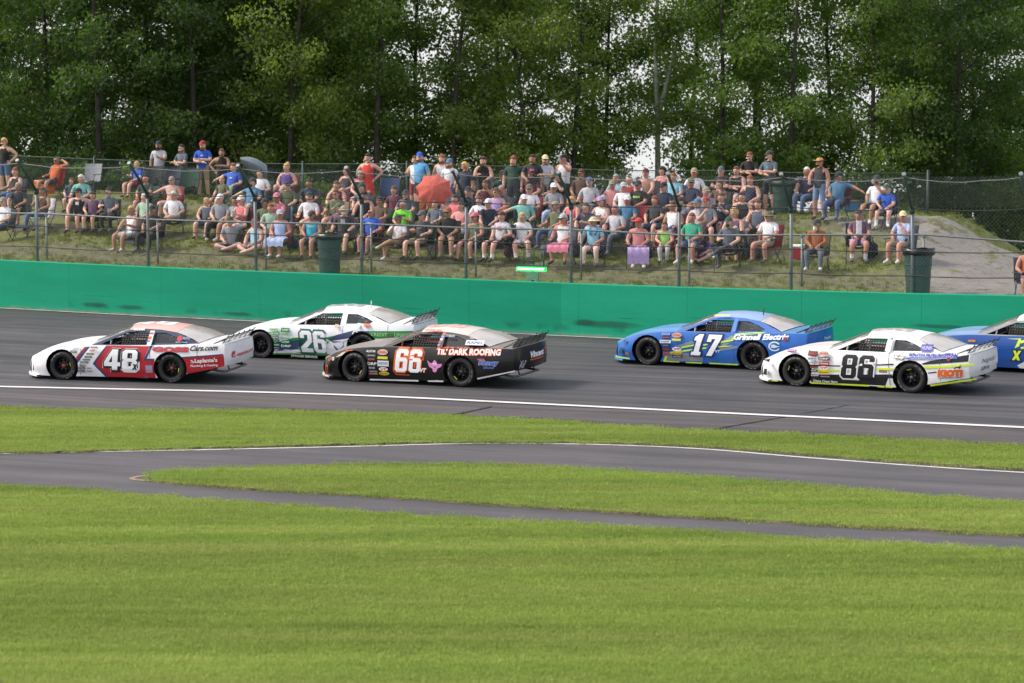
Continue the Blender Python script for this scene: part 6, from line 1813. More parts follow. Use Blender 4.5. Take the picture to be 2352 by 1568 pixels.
A(3, 1915, 452, 'sit', 'rest lap', 'white:tee', 'grey:short', 'short:brownh', 'cap:camo', 'a white T-shirt and camouflage cap in a red chair', c='crimson', gl=1, sk='pink')
A(3, 2075, 488, 'sit', 'lap lap', 'white:tee', 'crimson:short', 'short:blond', '', 'a small white and red striped shirt left of the pale jeans', s=.62, c='crimson', sk='pink')
A(3, 2190, 438, 'sit', 'lap hold', 'grey:tee', 'iceblue:long', 'short:greyh', 'cap:white', 'a grey T-shirt, white cap and pale jeans', c='black', gl=1, sk='red', it='cup')
A(3, 1450, 613, 'sit', 'lap knees', 'navy:tee', 'charcoal:short', 'short:brownh', 'cap:white', 'a dark blue T-shirt and white cap looking down at the lap', lean=-.05, c='maroon', sk='pink', s=.92)
A(3, 1855, 568, 'sit', 'rest out', 'mint:tee', 'khaki:short', 'short:brownh', 'cap:white', 'a mint green T-shirt and white cap with a wide reach', c='dkgreen', sk='pink', b=1.1)
A(3, 485, 638, 'sit', 'hold lap', 'neon:tee', 'black:short', '', '', 'a neon green T-shirt and black shorts', c='dkgreen', sk='red', pr=('olive', .09, .03), b=1.1)
A(3, 430, 838, 'sit', 'lap chin', 'white:tee', 'khaki:short', 'bob:brownh', 'bucket:charcoal', 'a white printed T-shirt and dark bucket hat right of the royal blue one', legs='cross', c='charcoal', sk='tan', s=.92)
A(3, 700, 748, 'sit', 'rest hold', 'charcoal:tee', 'khaki:short', 'short:dark', 'cap:slate', 'a charcoal T-shirt, slate cap and sunglasses left of the grey tub', gl=1, sk='pink', c='black', pr=('slate', .06, .06))
A(3, 995, 713, 'sit', 'lap lap', 'black:tee', 'charcoal:short', 'short:dark', 'cap:rust', 'a black T-shirt and orange patterned cap behind the grey tub', gl=1, sk='tan', c='black', b=1.2)
A(3, 1135, 655, 'sit', 'lap lap', 'salmon:tank', 'white:short', 'bob:brownh', '', 'a pale pink top sitting just left of the fence post', sk='pink', c='grey')
A(3, 1300, 768, 'sit', 'lap lap', 'olive:tank', 'charcoal:short', 'bob:dark', 'cap:coral', 'an olive tank top and red and white cap', gl=1, sk='red', c='black', b=1.08)
A(3, 1600, 768, 'sit', 'rest lap', 'ltgrey:tee', 'charcoal:short', 'curly:brownh', '', 'a pale printed T-shirt with dark shorts and white socks', pr=('salmon', .07, .05), sk='pink', c='charcoal', sock=1, lean=.04)
A(3, 1835, 778, 'sit', 'lap rest', 'white:tee', 'white:short', 'short:blond', '', 'a white printed T-shirt with white shorts and white socks', pr=('coral', .06, .03), sk='pink', c='charcoal', sock=1, legs='n')
A(4, 555, 800, 'sit', 'lap rest', 'white:tank', 'pink:skirt', 'bob:greyh', 'cap:ltgrey', 'a white top and pink flowered skirt right of the green light', gl=1, sk='red', c='slate')
A(4, 755, 290, 'sit', 'rest lap', 'brown:tee', 'grey:short', 'short:brownh', '', 'a brown T-shirt and sunglasses sitting at the top', gl=1, sk='tan', c='charcoal')
A(4, 850, 373, 'sit', 'rest rest', 'ltgrey:tee', 'slate:long', 'short:greyh', 'cap:denim', 'a light grey T-shirt, blue cap and slate trousers', be='greyh', b=1.15, c='slate', sk='pink')
A(4, 1150, 345, 'sit', 'lap lap', 'aqua:tee', 'khaki:short', 'short:greyh', '', 'a pale plaid shirt behind the pink polo shirt', sk='red', c='charcoal')
A(4, 1110, 403, 'sit', 'lap rest', 'salmon:tee', 'grey:long', 'short:greyh', 'cap:khaki', 'a pink polo shirt and khaki cap', sk='red', b=1.15, c='charcoal')
A(4, 1485, 273, 'sit', 'knees lap', 'none:none', 'charcoal:short', 'short:brownh', 'cap:maroon', 'no shirt, bending forward under a maroon cap', sk='pink', lean=-.10, c='charcoal')
A(4, 1295, 360, 'sit', 'lap lap', 'crimson:tank', 'white:short', '', '', 'a red sleeveless top on a white chair', sk='pink', c='white')
A(4, 1400, 408, 'sit', 'lap lap', 'black:tee', 'black:short', 'short:dark', 'cap:charcoal', 'a black T-shirt with a green chest print and dark cap', pr=('lime', .10, .03), sk='red', c='black', gl=1, b=1.1)
A(4, 1672, 258, 'sit', 'rest lap', 'salmon:tank', 'white:short', 'curly:dark', '', 'a pale pink top and white shorts at the top of the bank', sk='pink', c='charcoal')
A(4, 2035, 268, 'sit', 'rest lap', 'white:tee', 'khaki:short', 'short:redh', 'cap:khaki', 'a white T-shirt and khaki cap at the top of the bank', sk='red', b=1.1, c='charcoal')
A(4, 2000, 378, 'sit', 'lap hold', 'navy:tee', 'khaki:short', 'short:dark', 'cap:olive', 'a navy T-shirt and olive camouflage cap', sk='red', b=1.1, c='maroon', gl=1)
A(4, 1690, 428, 'sit', 'lap lap', 'navy:tee', 'white:short', 'short:dark', 'cap:black', 'a navy T-shirt, black cap and white shorts', sk='pink', c='charcoal', gl=1, sock=1)
A(4, 1880, 598, 'sit', 'rest lap', 'grey:tee', 'denim:long', 'short:dark', 'cap:charcoal', 'a grey T-shirt and jeans reclining with crossed legs', legs='cross', lean=.10, be='dark', c='maroon')
A(4, 980, 588, 'sit', 'cross cross', 'white:tank', 'navy:short', 'bob:dark', 'cap:lilac', 'a white tank top, lilac cap and navy shorts with crossed arms', sk='pink', c='slate')
A(4, 815, 728, 'sit', 'face lap', 'white:tee', 'crimson:short', 'short:brownh', 'cap:red', 'a white T-shirt and red cap, wearing sunglasses', s=.8, gl=1, sk='red', c='crimson')
A(4, 895, 810, 'sit', 'lap rest', 'aqua:tee', 'beige:long', 'short:greyh', 'bucket:cream', 'a pale blue T-shirt, cream sun hat and blue scarf', c='navy', sk='red', scarf='sky')
A(4, 1405, 828, 'sit', 'lap rest', 'salmon:tee', 'lilac:skirt', 'short:greyh', 'wide:red', 'a pink flowered top, striped long skirt and red sun hat', sk='red', c='charcoal', longskirt=1)
A(4, 1700, 883, 'sit', 'lap lap', 'lime:tank', 'ltgrey:long', 'long:brownh', '', 'a neon lime top and grey patterned trousers', s=.82, sk='pink', c='crimson')
A(4, 2010, 783, 'sit', 'lap rest', 'teal:tee', 'denim:short', 'short:redh', '', 'a sea green T-shirt in the front row', sk='red', b=1.2, c='maroon')
A(4, 2120, 1000, 'ground', 'lap lap', 'purple:tee', 'tan:short', 'bob:brownh', '', 'a purple T-shirt cross-legged on the ground', s=.85, sk='pink', pr=('white', .07, .02))
A(5, 835, 45, 'stand', 'cross cross', 'black:tee', 'charcoal:short', 'short:redh', '', 'a black T-shirt and sunglasses standing with crossed arms', gl=1, sk='pink', s=.97)
A(5, 1040, 73, 'stand', 'cross cross', 'slate:tee', 'black:short', 'short:dark', 'cap:charcoal', 'a slate blue T-shirt, dark cap and black shorts beside the upper bin', sk='pink', pr=('turq', .03, .03))
A(5, 545, 228, 'sit', 'cross cross', 'black:tee', 'khaki:short', 'short:dark', 'cap:slate', 'a black T-shirt and slate cap sitting with crossed arms', sk='pink', c='black')
A(5, 705, 233, 'sit', 'cross cross', 'black:tank', 'denim:short', 'tail:brownh', '', 'a black tank top and denim shorts sitting with crossed arms', sk='pink', c='charcoal')
A(5, 845, 330, 'sit', 'lap rest', 'navy:tank', 'navy:short', 'long:redh', '', 'a navy off-shoulder top and navy shorts', sk='pink', c='charcoal', b=1.12)
A(5, 525, 373, 'sit', 'face lap', 'brown:tee', 'khaki:short', 'bob:brownh', '', 'a dark reddish brown T-shirt with a hand at the mouth', sk='pink', c='charcoal')
A(5, 546, 508, 'sit', 'phone phone', 'navy:tee', 'navy:short', 'short:brownh', '', 'a navy T-shirt with a round white print, holding up a phone', pr=('ltgrey', .07, .06), it='phone', sk='pink', c='black')
A(5, 925, 578, 'sit', 'lap lap', 'slate:tank', 'charcoal:short', 'bob:brownh', '', 'a striped grey tank top above the camouflage bucket hat', sk='pink', c='crimson', b=1.15)
A(5, 1035, 688, 'sit', 'lap hold', 'white:tee', 'khaki:short', 'short:brownh', 'bucket:olive', 'a white T-shirt and olive camouflage bucket hat', gl=1, sk='red', c='crimson')
A(5, 625, 753, 'sit', 'lap hold', 'slate:tee', 'charcoal:long', 'short:dark', 'cap:dkgreen', 'a slate T-shirt and dark green cap beside the red T-shirt and ear defenders', be='dark', legs='cross', c='black')
A(5, 695, 853, 'sit', 'lap lap', 'red:tee', 'tan:short', 'short:blond', '', 'a red T-shirt and pale ear defenders', s=.72, muff='mint', c='slate', sk='pink')
A(5, 1430, 235, 'sit', 'rest knees', 'navy:tee', 'denim:long', 'short:whiteh', '', 'a navy T-shirt and jeans right of the upper green bin', sk='red', c='charcoal')
A(5, 1560, 140, 'stand', 'side lap', 'charcoal:tank', 'ltdenim:short', 'long:brownh', 'wide:straw', 'a charcoal tank top and straw hat standing in denim shorts', sk='red')
A(5, 1765, 285, 'sit', 'out lap', 'steel:tee', 'denim:long', 'short:dark', 'cap:charcoal', 'a blue T-shirt and jeans with one arm stretched along the chair', sk='red', lean=.06, c='maroon', b=1.1)
A(5, 1535, 773, 'sit', 'lap lap', 'rust:long', 'slate:long', 'short:dark', 'cap:charcoal', 'a brown long sleeved shirt and dark cap beside the red cooler', lb='whiteh', sk='tan', c='olive')
A(5, 1970, 678, 'sit', 'lap lap', 'plum:tee', 'lilac:short', 'short:greyh', 'cap:charcoal', 'an open plaid shirt over a white T-shirt', sk='red', c='charcoal', pr=('white', .07, .18), sock=1, b=1.1)
A(6, 570, 305, 'sit', 'drink lap', 'white:tee', 'charcoal:short', 'short:dark', 'cap:charcoal', 'a white T-shirt and black shorts, sitting and drinking', be='dark', c='aqua', it='cup', sk='tan')
A(6, 670, 393, 'sit', 'lap lap', 'royal:tee', 'grey:short', 'short:blond', 'cap:dkgreen', 'a royal blue T-shirt and dark green cap near the gravel slope', s=.85, c='navy', sk='pink', sock=1)
A(6, 830, 658, 'sit', 'chin lap', 'iceblue:tee', 'khaki:short', 'short:greyh', 'cap:cream', 'a pale blue white T-shirt and cream cap, hand at the chin', sk='red', c='slate')
A(6, 2072, 1110, 'sit', 'lap rest', 'orange:tank', 'purple:short', 'bob:blond', '', 'an orange top cut off by the right edge of the picture', sk='red', c='slate')

A(0, 540, 452, 'sit', 'lap lap', 'grey:tee', 'denim:short', 'short:dark', '', 'a mid grey T-shirt and denim shorts left of the coral pink top', c='navy', sk='tan')
A(0, 622, 468, 'sit', 'rest lap', 'palegreen:tee', 'khaki:short', 'bob:redh', '', 'a pale green T-shirt and khaki shorts right of the coral pink top', c='charcoal', sk='pink')
A(0, 778, 466, 'sit', 'lap hold', 'plum:tee', 'charcoal:short', 'short:brownh', 'cap:olive', 'a plum T-shirt and olive cap left of the black cowboy hat', c='black', sk='pink')
A(0, 872, 452, 'sit', 'lap lap', 'brown:tee', 'khaki:short', 'short:dark', '', 'a brown T-shirt and khaki shorts right of the black cowboy hat', c='dkgreen', sk='tan')
A(0, 905, 428, 'sit', 'rest lap', 'maroon:tee', 'denim:short', 'bob:brownh', '', 'a maroon T-shirt and denim shorts below the empty blue chair', c='charcoal', sk='pink')
A(0, 1045, 448, 'sit', 'lap lap', 'coral:tee', 'charcoal:short', 'bob:dark', '', 'a coral T-shirt and dark shorts right below the open umbrella', c='slate', sk='pink', s=.92)
A(0, 1275, 462, 'sit', 'lap rest', 'olive:tee', 'denim:long', 'short:greyh', 'cap:khaki', 'an olive T-shirt, khaki cap and jeans below the grey T-shirt', c='charcoal', sk='red')
A(0, 1312, 452, 'sit', 'lap lap', 'coral:tank', 'white:short', 'bob:blond', '', 'a coral tank top and white shorts left of the lilac cap', c='charcoal', sk='pink')
A(0, 1345, 466, 'sit', 'hold lap', 'navy:tee', 'grey:short', 'short:brownh', '', 'a navy T-shirt and grey shorts just left of the lilac cap', c='black', sk='pink')
A(0, 1440, 448, 'sit', 'lap lap', 'steel:tee', 'khaki:short', 'short:brownh', 'cap:white', 'a steel blue T-shirt and white cap below the green chest print', c='charcoal', sk='red')
A(0, 1545, 462, 'sit', 'rest lap', 'white:tank', 'denim:short', 'tail:brownh', '', 'a white tank top and denim shorts below the black cap and white shorts', c='maroon', sk='tan')
A(0, 1622, 452, 'sit', 'lap chin', 'grey:tee', 'black:short', 'short:dark', 'cap:crimson', 'a grey T-shirt and dark red cap left of the phone holder', c='charcoal', sk='pink')
A(0, 1685, 478, 'sit', 'lap lap', 'plum:tank', 'white:short', 'bob:blond', '', 'a plum tank top and white shorts below the phone holder', c='slate', sk='pink')
A(0, 1100, 452, 'sit', 'lap lap', 'white:tee', 'navy:short', 'short:brownh', '', 'a white T-shirt and navy shorts left of the white cap looking down', c='slate', sk='pink', s=.9)
A(0, 1385, 448, 'sit', 'lap rest', 'maroon:tee', 'khaki:short', 'short:greyh', 'cap:ltgrey', 'a maroon T-shirt and light grey cap right of the lilac cap', c='charcoal', sk='red')
A(3, 1225, 478, 'sit', 'lap lap', 'navy:tee', 'charcoal:short', 'short:brownh', 'cap:navy', 'a navy T-shirt and navy cap right of the fence post arm', c='charcoal', sk='pink')
A(3, 1600, 472, 'sit', 'lap lap', 'slate:tee', 'charcoal:long', 'short:greyh', '', 'a slate T-shirt and long trousers behind the lilac top', c='charcoal', sk='red')
A(3, 2145, 478, 'sit', 'lap lap', 'aqua:tee', 'denim:short', 'bob:blond', '', 'a pale blue flowered shirt beside the small striped shirt', s=.62, sk='pink', c='slate')
A(4, 1235, 428, 'sit', 'knees lap', 'white:tee', 'khaki:short', 'short:brownh', 'cap:ltgrey', 'a white T-shirt squeezed between the pink polo and the black T-shirt', c='charcoal', sk='pink')
A(4, 1800, 330, 'sit', 'lap rest', 'aqua:tee', 'khaki:short', 'short:redh', '', 'a pale blue shirt right of the pale pink top', c='charcoal', sk='pink')
A(5, 390, 440, 'sit', 'lap lap', 'grey:tee', 'khaki:short', 'short:brownh', 'cap:khaki', 'a mid grey T-shirt left of the dark reddish brown one', c='black', sk='pink')
A(4, 1140, 690, 'sit', 'rest lap', 'ltgrey:tee', 'slate:long', 'short:greyh', '', 'a light grey shirt behind the cream sun hat', c='slate', sk='red')
A(4, 1590, 590, 'sit', 'lap lap', 'charcoal:tee', 'denim:short', 'bob:redh', '', 'a charcoal T-shirt right of the empty red chair', c='black', sk='pink')
A(3, 850, 640, 'sit', 'lap lap', 'slate:tee', 'black:short', 'bob:brownh', '', 'a slate T-shirt between the neon green and the fence post', c='dkgreen', sk='pink', s=.9)
A(2, 960, 610, 'sit', 'rest lap', 'olive:tee', 'grey:short', 'short:dark', 'cap:charcoal', 'an olive shirt and dark cap left of the pink cap', c='charcoal', sk='tan')
A(2, 300, 610, 'sit', 'lap lap', 'slate:tank', 'denim:short', 'tail:blond', '', 'a slate tank top left of the white cap and black trousers', c='navy', sk='pink', s=.9)
A(1, 1010, 690, 'sit', 'rest lap', 'plum:tee', 'black:short', 'bob:dark', '', 'a plum T-shirt between the black and the grey T-shirts', c='black', sk='pink', s=.92)
A(5, 760, 500, 'sit', 'lap rest', 'charcoal:tank', 'khaki:short', 'bob:dark', '', 'a charcoal tank top beside the phone holder', c='maroon', sk='pink')
A(5, 300, 560, 'sit', 'lap lap', 'ltgrey:tee', 'navy:short', 'short:brownh', 'cap:steel', 'a pale grey T-shirt and blue cap above the sea green one', c='charcoal', sk='pink')

def chair_proto():
    root = bpy.data.objects.new('folding_chair', None)
    m = MB(); rows_ = []
    for k in range(7):
        t = k/6; rows_.append([(x, lerp(-.26, .20, t), .43 - .05*math.sin(t*math.pi*.9) - .05*(1-(x/.27)**2)) for x in (-.31, -.15, 0, .15, .31)])
    m.grid(rows_); m.grid([[(x, y, z-.012) for x, y, z in r] for r in rows_], flip=True); seat = m.mesh('seat', [])
    m = MB(); rows_ = []
    for k in range(7):
        t = k/6; rows_.append([(x, .21+.12*t+.05*(1-(x/.27)**2), lerp(.40, .98, t)) for x in (-.32, -.16, 0, .16, .32)])
    m.grid(rows_, flip=True); m.grid([[(x, y+.012, z) for x, y, z in r] for r in rows_]); back = m.mesh('backrest', [])
    legs = []
    for sx_, sy_ in ((1, 1), (-1, 1), (1, -1), (-1, -1)):
        m = MB(); m.tube([(sx_*.33, sy_*.25, -.12), (sx_*.31, -sy_*.20, .42)], 0.012, 6)
        if sy_ > 0: pass
        legs.append(m.mesh('leg', []))
    arms = []
    for sx_ in (1, -1):
        m = MB(); m.box((sx_*.35, -.02, .63), (.07, .46, .02)); m.tube([(sx_*.33, -.24, .42), (sx_*.35, -.22, .62)], .012, 5); m.tube([(sx_*.32, .20, .40), (sx_*.33, .34, 1.0)], .013, 5); arms.append(m.mesh('armrest', []))
    return seat, back, legs, arms
CH = chair_proto()
M_frame = mat((0.06, 0.06, 0.065), 0.5, 0.3, 0.2, 15, 'chair_frame')
for me in CH[2]+CH[3]: me.materials.append(M_frame)
for me in CH[:2]: me.materials.append(cloth('333333'))
for me in HP.values(): me.materials.append(cloth('333333'))
HP['glasses'].materials.clear(); HP['glasses'].materials.append(M_lens)
def tinted(name, me, parent, m, loc=None, rz=0.0):
    o = link(name, me, parent)
    o.material_slots[0].link = 'OBJECT'; o.material_slots[0].material = m
    if loc is not None: o.location = loc
    o.rotation_euler = (0, 0, rz)
    return o
WORD = {'black': 'black', 'charcoal': 'dark grey', 'navy': 'navy blue', 'red': 'red', 'crimson': 'dark red', 'maroon': 'maroon', 'white': 'white', 'royal': 'blue', 'dkgreen': 'dark green', 'palegreen': 'pale green', 'slate': 'slate grey', 'tan': 'tan', 'pink': 'pink', 'lime': 'lime green', 'grey': 'grey', 'olive': 'olive green', 'aqua': 'pale blue', 'steel': 'blue'}
def put_chair(p, rz, colour, label, s=1.0, recline=0.0):
    o = empty('folding_chair', p, rz); o.scale = (s, s, s)
    tag(o, label, 'chair', 'folding chairs on the spectator bank')
    m = cloth(C_(colour))
    tinted('seat', CH[0], o, m); tinted('backrest', CH[1], o, m)
    for l_ in CH[2]: link('leg', l_, o)
    for a_ in CH[3]: link('armrest', a_, o)
    return o
def build_people():
    jobs = []
    for i, q in enumerate(PEOPLE):
        r = random.Random(1000+i)
        s = q.get('s', 1.0)*r.uniform(0.97, 1.03)
        a1, a2 = q['arms'].split()
        if q['pose'] == 'sit' and r.random() < 0.5: pass
        verts, rad, tags, edges, bones = skeleton(q['pose'], a1, a2, r, q.get('lean', 0.0), q.get('legs', 'n'), q.get('b', 1.0))
        me = bpy.data.meshes.new('person_skeleton'); me.from_pydata([tuple(v) for v in verts], edges, [])
        ob = bpy.data.objects.new('tmp_person', me); col.objects.link(ob)
        md = ob.modifiers.new('skin', 'SKIN'); md.branch_smoothing = 0.5; md.use_smooth_shade = True
        sv_ = me.skin_vertices[0].data
        for k, rr in enumerate(rad): sv_[k].radius = (rr[0]*1.16, rr[1]*1.14); sv_[k].use_root = (k == 0)
        sb = ob.modifiers.new('sub', 'SUBSURF'); sb.levels = 1; sb.render_levels = 1
        jobs.append((q, r, s, verts, tags, bones, ob))
    dg = bpy.context.evaluated_depsgraph_get(); dg.update()
    for q, r, s, verts, tags, bones, ob in jobs:
        ev = ob.evaluated_get(dg); em = ev.to_mesh()
        n = len(em.vertices); co = np.empty(n*3); em.vertices.foreach_get('co', co); co = co.reshape(-1, 3)
        faces = [tuple(p.vertices) for p in em.polygons]
        ev.to_mesh_clear(); me0 = ob.data
        bpy.data.objects.remove(ob); bpy.data.meshes.remove(me0)
        shirt, sleeve = q['shirt'].split(':'); pants, plen = q['pants'].split(':')
        sk = skin_mat(q.get('sk', 'fair'))
        mats = [sk, M_eye, M_lip, cloth(C_(shirt)) if shirt != 'none' else sk, cloth(C_(pants)), cloth(r.choice(['2a2a2c', 'b8b8bc', '3a3430', '5a5a60', 'c8c8cc'])), cloth('dcdce4')]
        fc = np.array([co[list(f)].mean(axis=0) for f in faces])
        best = np.full(len(faces), 1e9); bi = np.zeros(len(faces), int); bt = np.zeros(len(faces))
        V = [np.array(v) for v in verts]
        for k, (bn, a, b) in enumerate(bones):
            A0, B0_ = V[tags[a]], V[tags[b]]; d = B0_-A0; L2 = d.dot(d)
            t = np.clip(((fc-A0)@d)/L2, 0, 1); dist = np.linalg.norm(fc-(A0+t[:, None]*d), axis=1)
            rr = {'torso': .13, 'hips': .11, 'thigh': .08, 'head': .09, 'shin': .05, 'foot': .04, 'upper': .055, 'fore': .04}[bn]
            dist = dist - rr
            u = dist < best; best[u] = dist[u]; bi[u] = k; bt[u] = t[u]
        mi = []
        pelz = verts[tags['pel']].z; nek = verts[tags['nek']]
        for k in range(len(faces)):
            bn = bones[bi[k]][0]; t = bt[k]; m_ = 0
            if bn == 'torso':
                m_ = 3
                p = fc[k]
                if bones[bi[k]][1] == 'pel' and p[2] < pelz-0.015 and q['pose'] == 'stand': m_ = 4
                if bones[bi[k]][1:] == ('che', 'nek') and t > (0.62 if sleeve == 'tank' else 0.86): m_ = 0
                if sleeve == 'tank' and bones[bi[k]][2].startswith('sho') and t > 0.75: m_ = 0
                if shirt == 'none': m_ = 0
            elif bn == 'hips': m_ = 4
            elif bn == 'upper': m_ = 3 if (sleeve == 'long' or (sleeve == 'tee' and t < 0.66)) else 0
            elif bn == 'fore': m_ = 3 if sleeve == 'long' and t < .85 else 0
            elif bn == 'thigh': m_ = 4 if (plen == 'long' or t < (0.80 if plen == 'short' else 0.92)) else 0
            elif bn == 'shin': m_ = 4 if plen == 'long' else (6 if q.get('sock') and t > 0.62 else 0)
            elif bn == 'foot': m_ = 5
            mi.append(m_)
        mb = MB(); mb.v = [tuple(p) for p in co]; mb.f = list(faces); mb.m = mi; mb.sm = [True]*len(faces)
        # face
        hc = verts[tags['hed']] + Vector((0, 0, 0.0)); hy = q.get('look', r.uniform(-0.7, 0.5))
        Rm = Matrix.Rotation(hy, 3, 'Z')
        mb.add([hc + Rm @ Vector(p) for p in FACE.v], FACE.f, 0)
        nf = len(FACE.f); mb.m[-nf:] = FACE.m
        for sd, sg in (('a', 1), ('b', -1)):
            w = verts[tags['wri'+sd]]; e = verts[tags['elb'+sd]]
            d = (w-e).normalized(); rot = d.to_track_quat('-Z', 'Y').to_matrix()
            mb.add([w + rot @ Vector((p[0]*sg, p[1], p[2])) for p in HAND.v], HAND.f, 0)
        if plen == 'skirt':      # cloth hanging over the thighs
            L_ = .50 if q['pose'] == 'stand' else 0
            if q['pose'] == 'stand':
                rows_ = [[(lerp(.165, .21, t)*math.cos(a), lerp(.13, .17, t)*math.sin(a), lerp(pelz+.06, pelz-.40, t)+.01*math.sin(5*a)) for a in [2*math.pi*k/18 for k in range(19)]] for t in (0, .35, .7, 1)]
            else:
                kz = verts[tags['knea']].z+.065; low = .12 if q.get('longskirt') else .34
                rows_ = [[(x*1.1, y, z+.018*math.cos(x*40)) for x in [lerp(-.25, .25, k/14) for k in range(15)]] for y, z in ((.02, kz+.02), (-.2, kz+.02), (-.42, kz), (-.49, kz-.07), (-.50, lerp(kz, low, .5)), (-.52, low))]
            mb.grid(rows_, 4)
        body = mb.mesh('body', mats)
        h = {'stand': 1.745, 'sit': 1.325, 'ground': .955}[q['pose']]*s
        if q['hat']: h += 0.03
        if q['px'] > 2330: p = on_bank_at(q['px'], 1.1)
        else: p, v = stand_on_bank(q['px'], q['py'], h, 2.7 if q['pose'] != 'ground' else 2.6)
        rz = -TRACK_ROT + r.uniform(-0.30, 0.34)
        # head offset: keep the head, not the feet, on the picture column
        ho = Matrix.Rotation(rz, 3, 'Z') @ (verts[tags['hed']]*s); ho.z = 0
        p = Vector((p.x-ho.x, p.y, p.z))
        root = empty('person', p, rz); root.scale = (s*1.06, s*1.04, s)
        tag(root, q['label'], 'person', 'spectators watching from the bank')
        link('body', body, root)
        if q['hair']:
            k, cc = q['hair'].split(':'); tinted('hair', HP[k], root, cloth(C_(cc)), hc, hy)
        if q['hat']:
            k, cc = q['hat'].split(':'); tinted({'cap': 'cap', 'visor': 'visor'}.get(k, 'hat'), HP[k], root, cloth(C_(cc)), hc, hy)
        if q.get('gl') == 1:
            o = link('sunglasses', HP['glasses'], root); o.location = hc; o.rotation_euler = (0, 0, hy)
        elif q.get('gl') == 2:
            o = link('sunglasses', HP['glasses'], root); o.location = hc + Vector((0, .01, .085)); o.rotation_euler = (0, 0, hy)
        if q.get('be'): tinted('beard', HP['beard'], root, cloth(C_(q['be'])), hc, hy)
        if q.get('lb'): tinted('beard', HP['longbeard'], root, cloth(C_(q['lb'])), hc, hy)
        if q.get('muff'): tinted('ear_defenders', HP['earmuffs'], root, cloth(C_(q['muff'])), hc, hy)
        che = verts[tags['che']]
        if q.get('pr'):
            cc, w2, h2 = q['pr']; rows_ = []
            for t in (0, .5, 1): rows_.append([(che.x+lerp(-w2, w2, k/6), che.y-(.150+.0*t)*q.get('b', 1.0)+.03*(lerp(-1, 1, k/6)*w2/.1)**2, che.z-.01+lerp(-h2, h2, t)) for k in range(7)])
            m = MB(); m.grid(rows_, flip=True); m.build('shirt_print', cloth(C_(cc)), root)
        if q.get('scarf'):
            m = MB(); nk = verts[tags['nek']]
            m.tube([nk+Vector((.09, -.02, -.02)), nk+Vector((.06, .07, .0)), nk+Vector((-.06, .07, 0)), nk+Vector((-.09, -.02, -.02)), nk+Vector((-.08, -.10, -.12)), nk+Vector((-.06, -.11, -.22))], .035, 7)
            m.tube([nk+Vector((.09, -.02, -.02)), nk+Vector((.08, -.10, -.12)), nk+Vector((.06, -.11, -.22))], .035, 7); m.build('scarf', cloth(C_(q['scarf'])), root)
        if q['pose'] == 'sit':
            cc = q.get('c', 'charcoal')
            lab = q['label'].replace('person in ', '').split(',')[0].split(' ')
            put_chair(p, rz, cc, '%s chair under the person in %s' % (WORD.get(cc, cc), ' '.join(lab[:8])), max(.85, s))
        it = q.get('it')
        if it:
            w = root.matrix_world; 
            wr = verts[tags['wria']]; el = verts[tags['elba']]; hp = wr + (wr-el).normalized()*0.09 + Vector((0, -.03, .02))
            M = Matrix.Translation(p) @ Matrix.Rotation(rz, 4, 'Z') @ Matrix.Diagonal((s*1.06, s*1.04, s, 1)); wp_ = M @ hp
            m = MB()
            what = ' '.join(q['label'].replace('person in ', '').split(',')[0].split(' ')[:8])
            if it == 'cup':
                m.lathe([(0.0, -.05), (.030, -.05), (.038, .06), (.040, .062), (.036, .055), (0, .05)], 10)
                o = m.build('paper_cup', cloth('e4e4e8')); tag(o, 'white paper cup held by the person in ' + what, 'cup')
            else:
                m.box((0, 0, 0), (.075, .012, .15)); o = m.build('mobile_phone', M_lens); tag(o, 'black mobile phone held by the person in ' + what, 'phone')
            o.location = wp_
build_people()
# ================================================================== THINGS AMONG THE CROWD
def small(name, label, cat, px, py, group=None, vmin=0.3, rz=None):
    p = foot_on_bank(px, py, vmin)
    o = empty(name, p, -TRACK_ROT + rng.uniform(-.4, .4) if rz is None else rz)
    return tag(o, label, cat, group)
def rbox(m, c, d, b=0.03, mi=0, taper=1.0):
    """box with rounded upright corners and a soft top edge"""
    x, y, z = d[0]/2, d[1]/2, d[2]
    def ring(k, zz, ins=0):
        pts = []
        for cx_, cy_, a0 in ((1, 1, 0), (-1, 1, 90), (-1, -1, 180), (1, -1, 270)):
            for a in (0, 30, 60, 90):
                pts.append((c[0]+cx_*(x*k-b-ins)+b*math.cos(R(a0+a)), c[1]+cy_*(y*k-b-ins)+b*math.sin(R(a0+a)), c[2]+zz))
        return pts
    rr = [ring(1, 0), ring(taper, z-b), ring(taper, z, b*.6)]
    n = 16; base = len(m.v)
    m.add([p for q in rr for p in q], [(i*n+k, i*n+(k+1) % n, (i+1)*n+(k+1) % n, (i+1)*n+k) for i in range(2) for k in range(n)] + [tuple(range(2*n, 3*n))], mi)
def cooler(px, py, w, h, body, lid, label, stripe=None, group=None):
    o = small('cooler', label, 'cooler', px, py)
    m = MB(); rbox(m, (0, 0, -.03), (w, w*.62, h*.80+.03), .03, 0, 1.04); m.build('tub', mat(C_(body), .5), o)
    m = MB(); rbox(m, (0, 0, h*.805), (w*1.07, w*.68, h*.195), .03); m.build('lid', mat(C_(lid), .5), o)
    m = MB()
    for s_ in (1, -1): m.tube([(s_*w*.54, -.08, h*.62), (s_*w*.60, -.06, h*.60), (s_*w*.60, .06, h*.60), (s_*w*.54, .08, h*.62)], .012, 5)
    if stripe: m.box((0, -w*.325, h*.48), (w*.5, .012, .025), 1)
    m.build('handle', [mat(C_(lid), .5), mat(C_(stripe or 'black'), .5)], o)
    return o
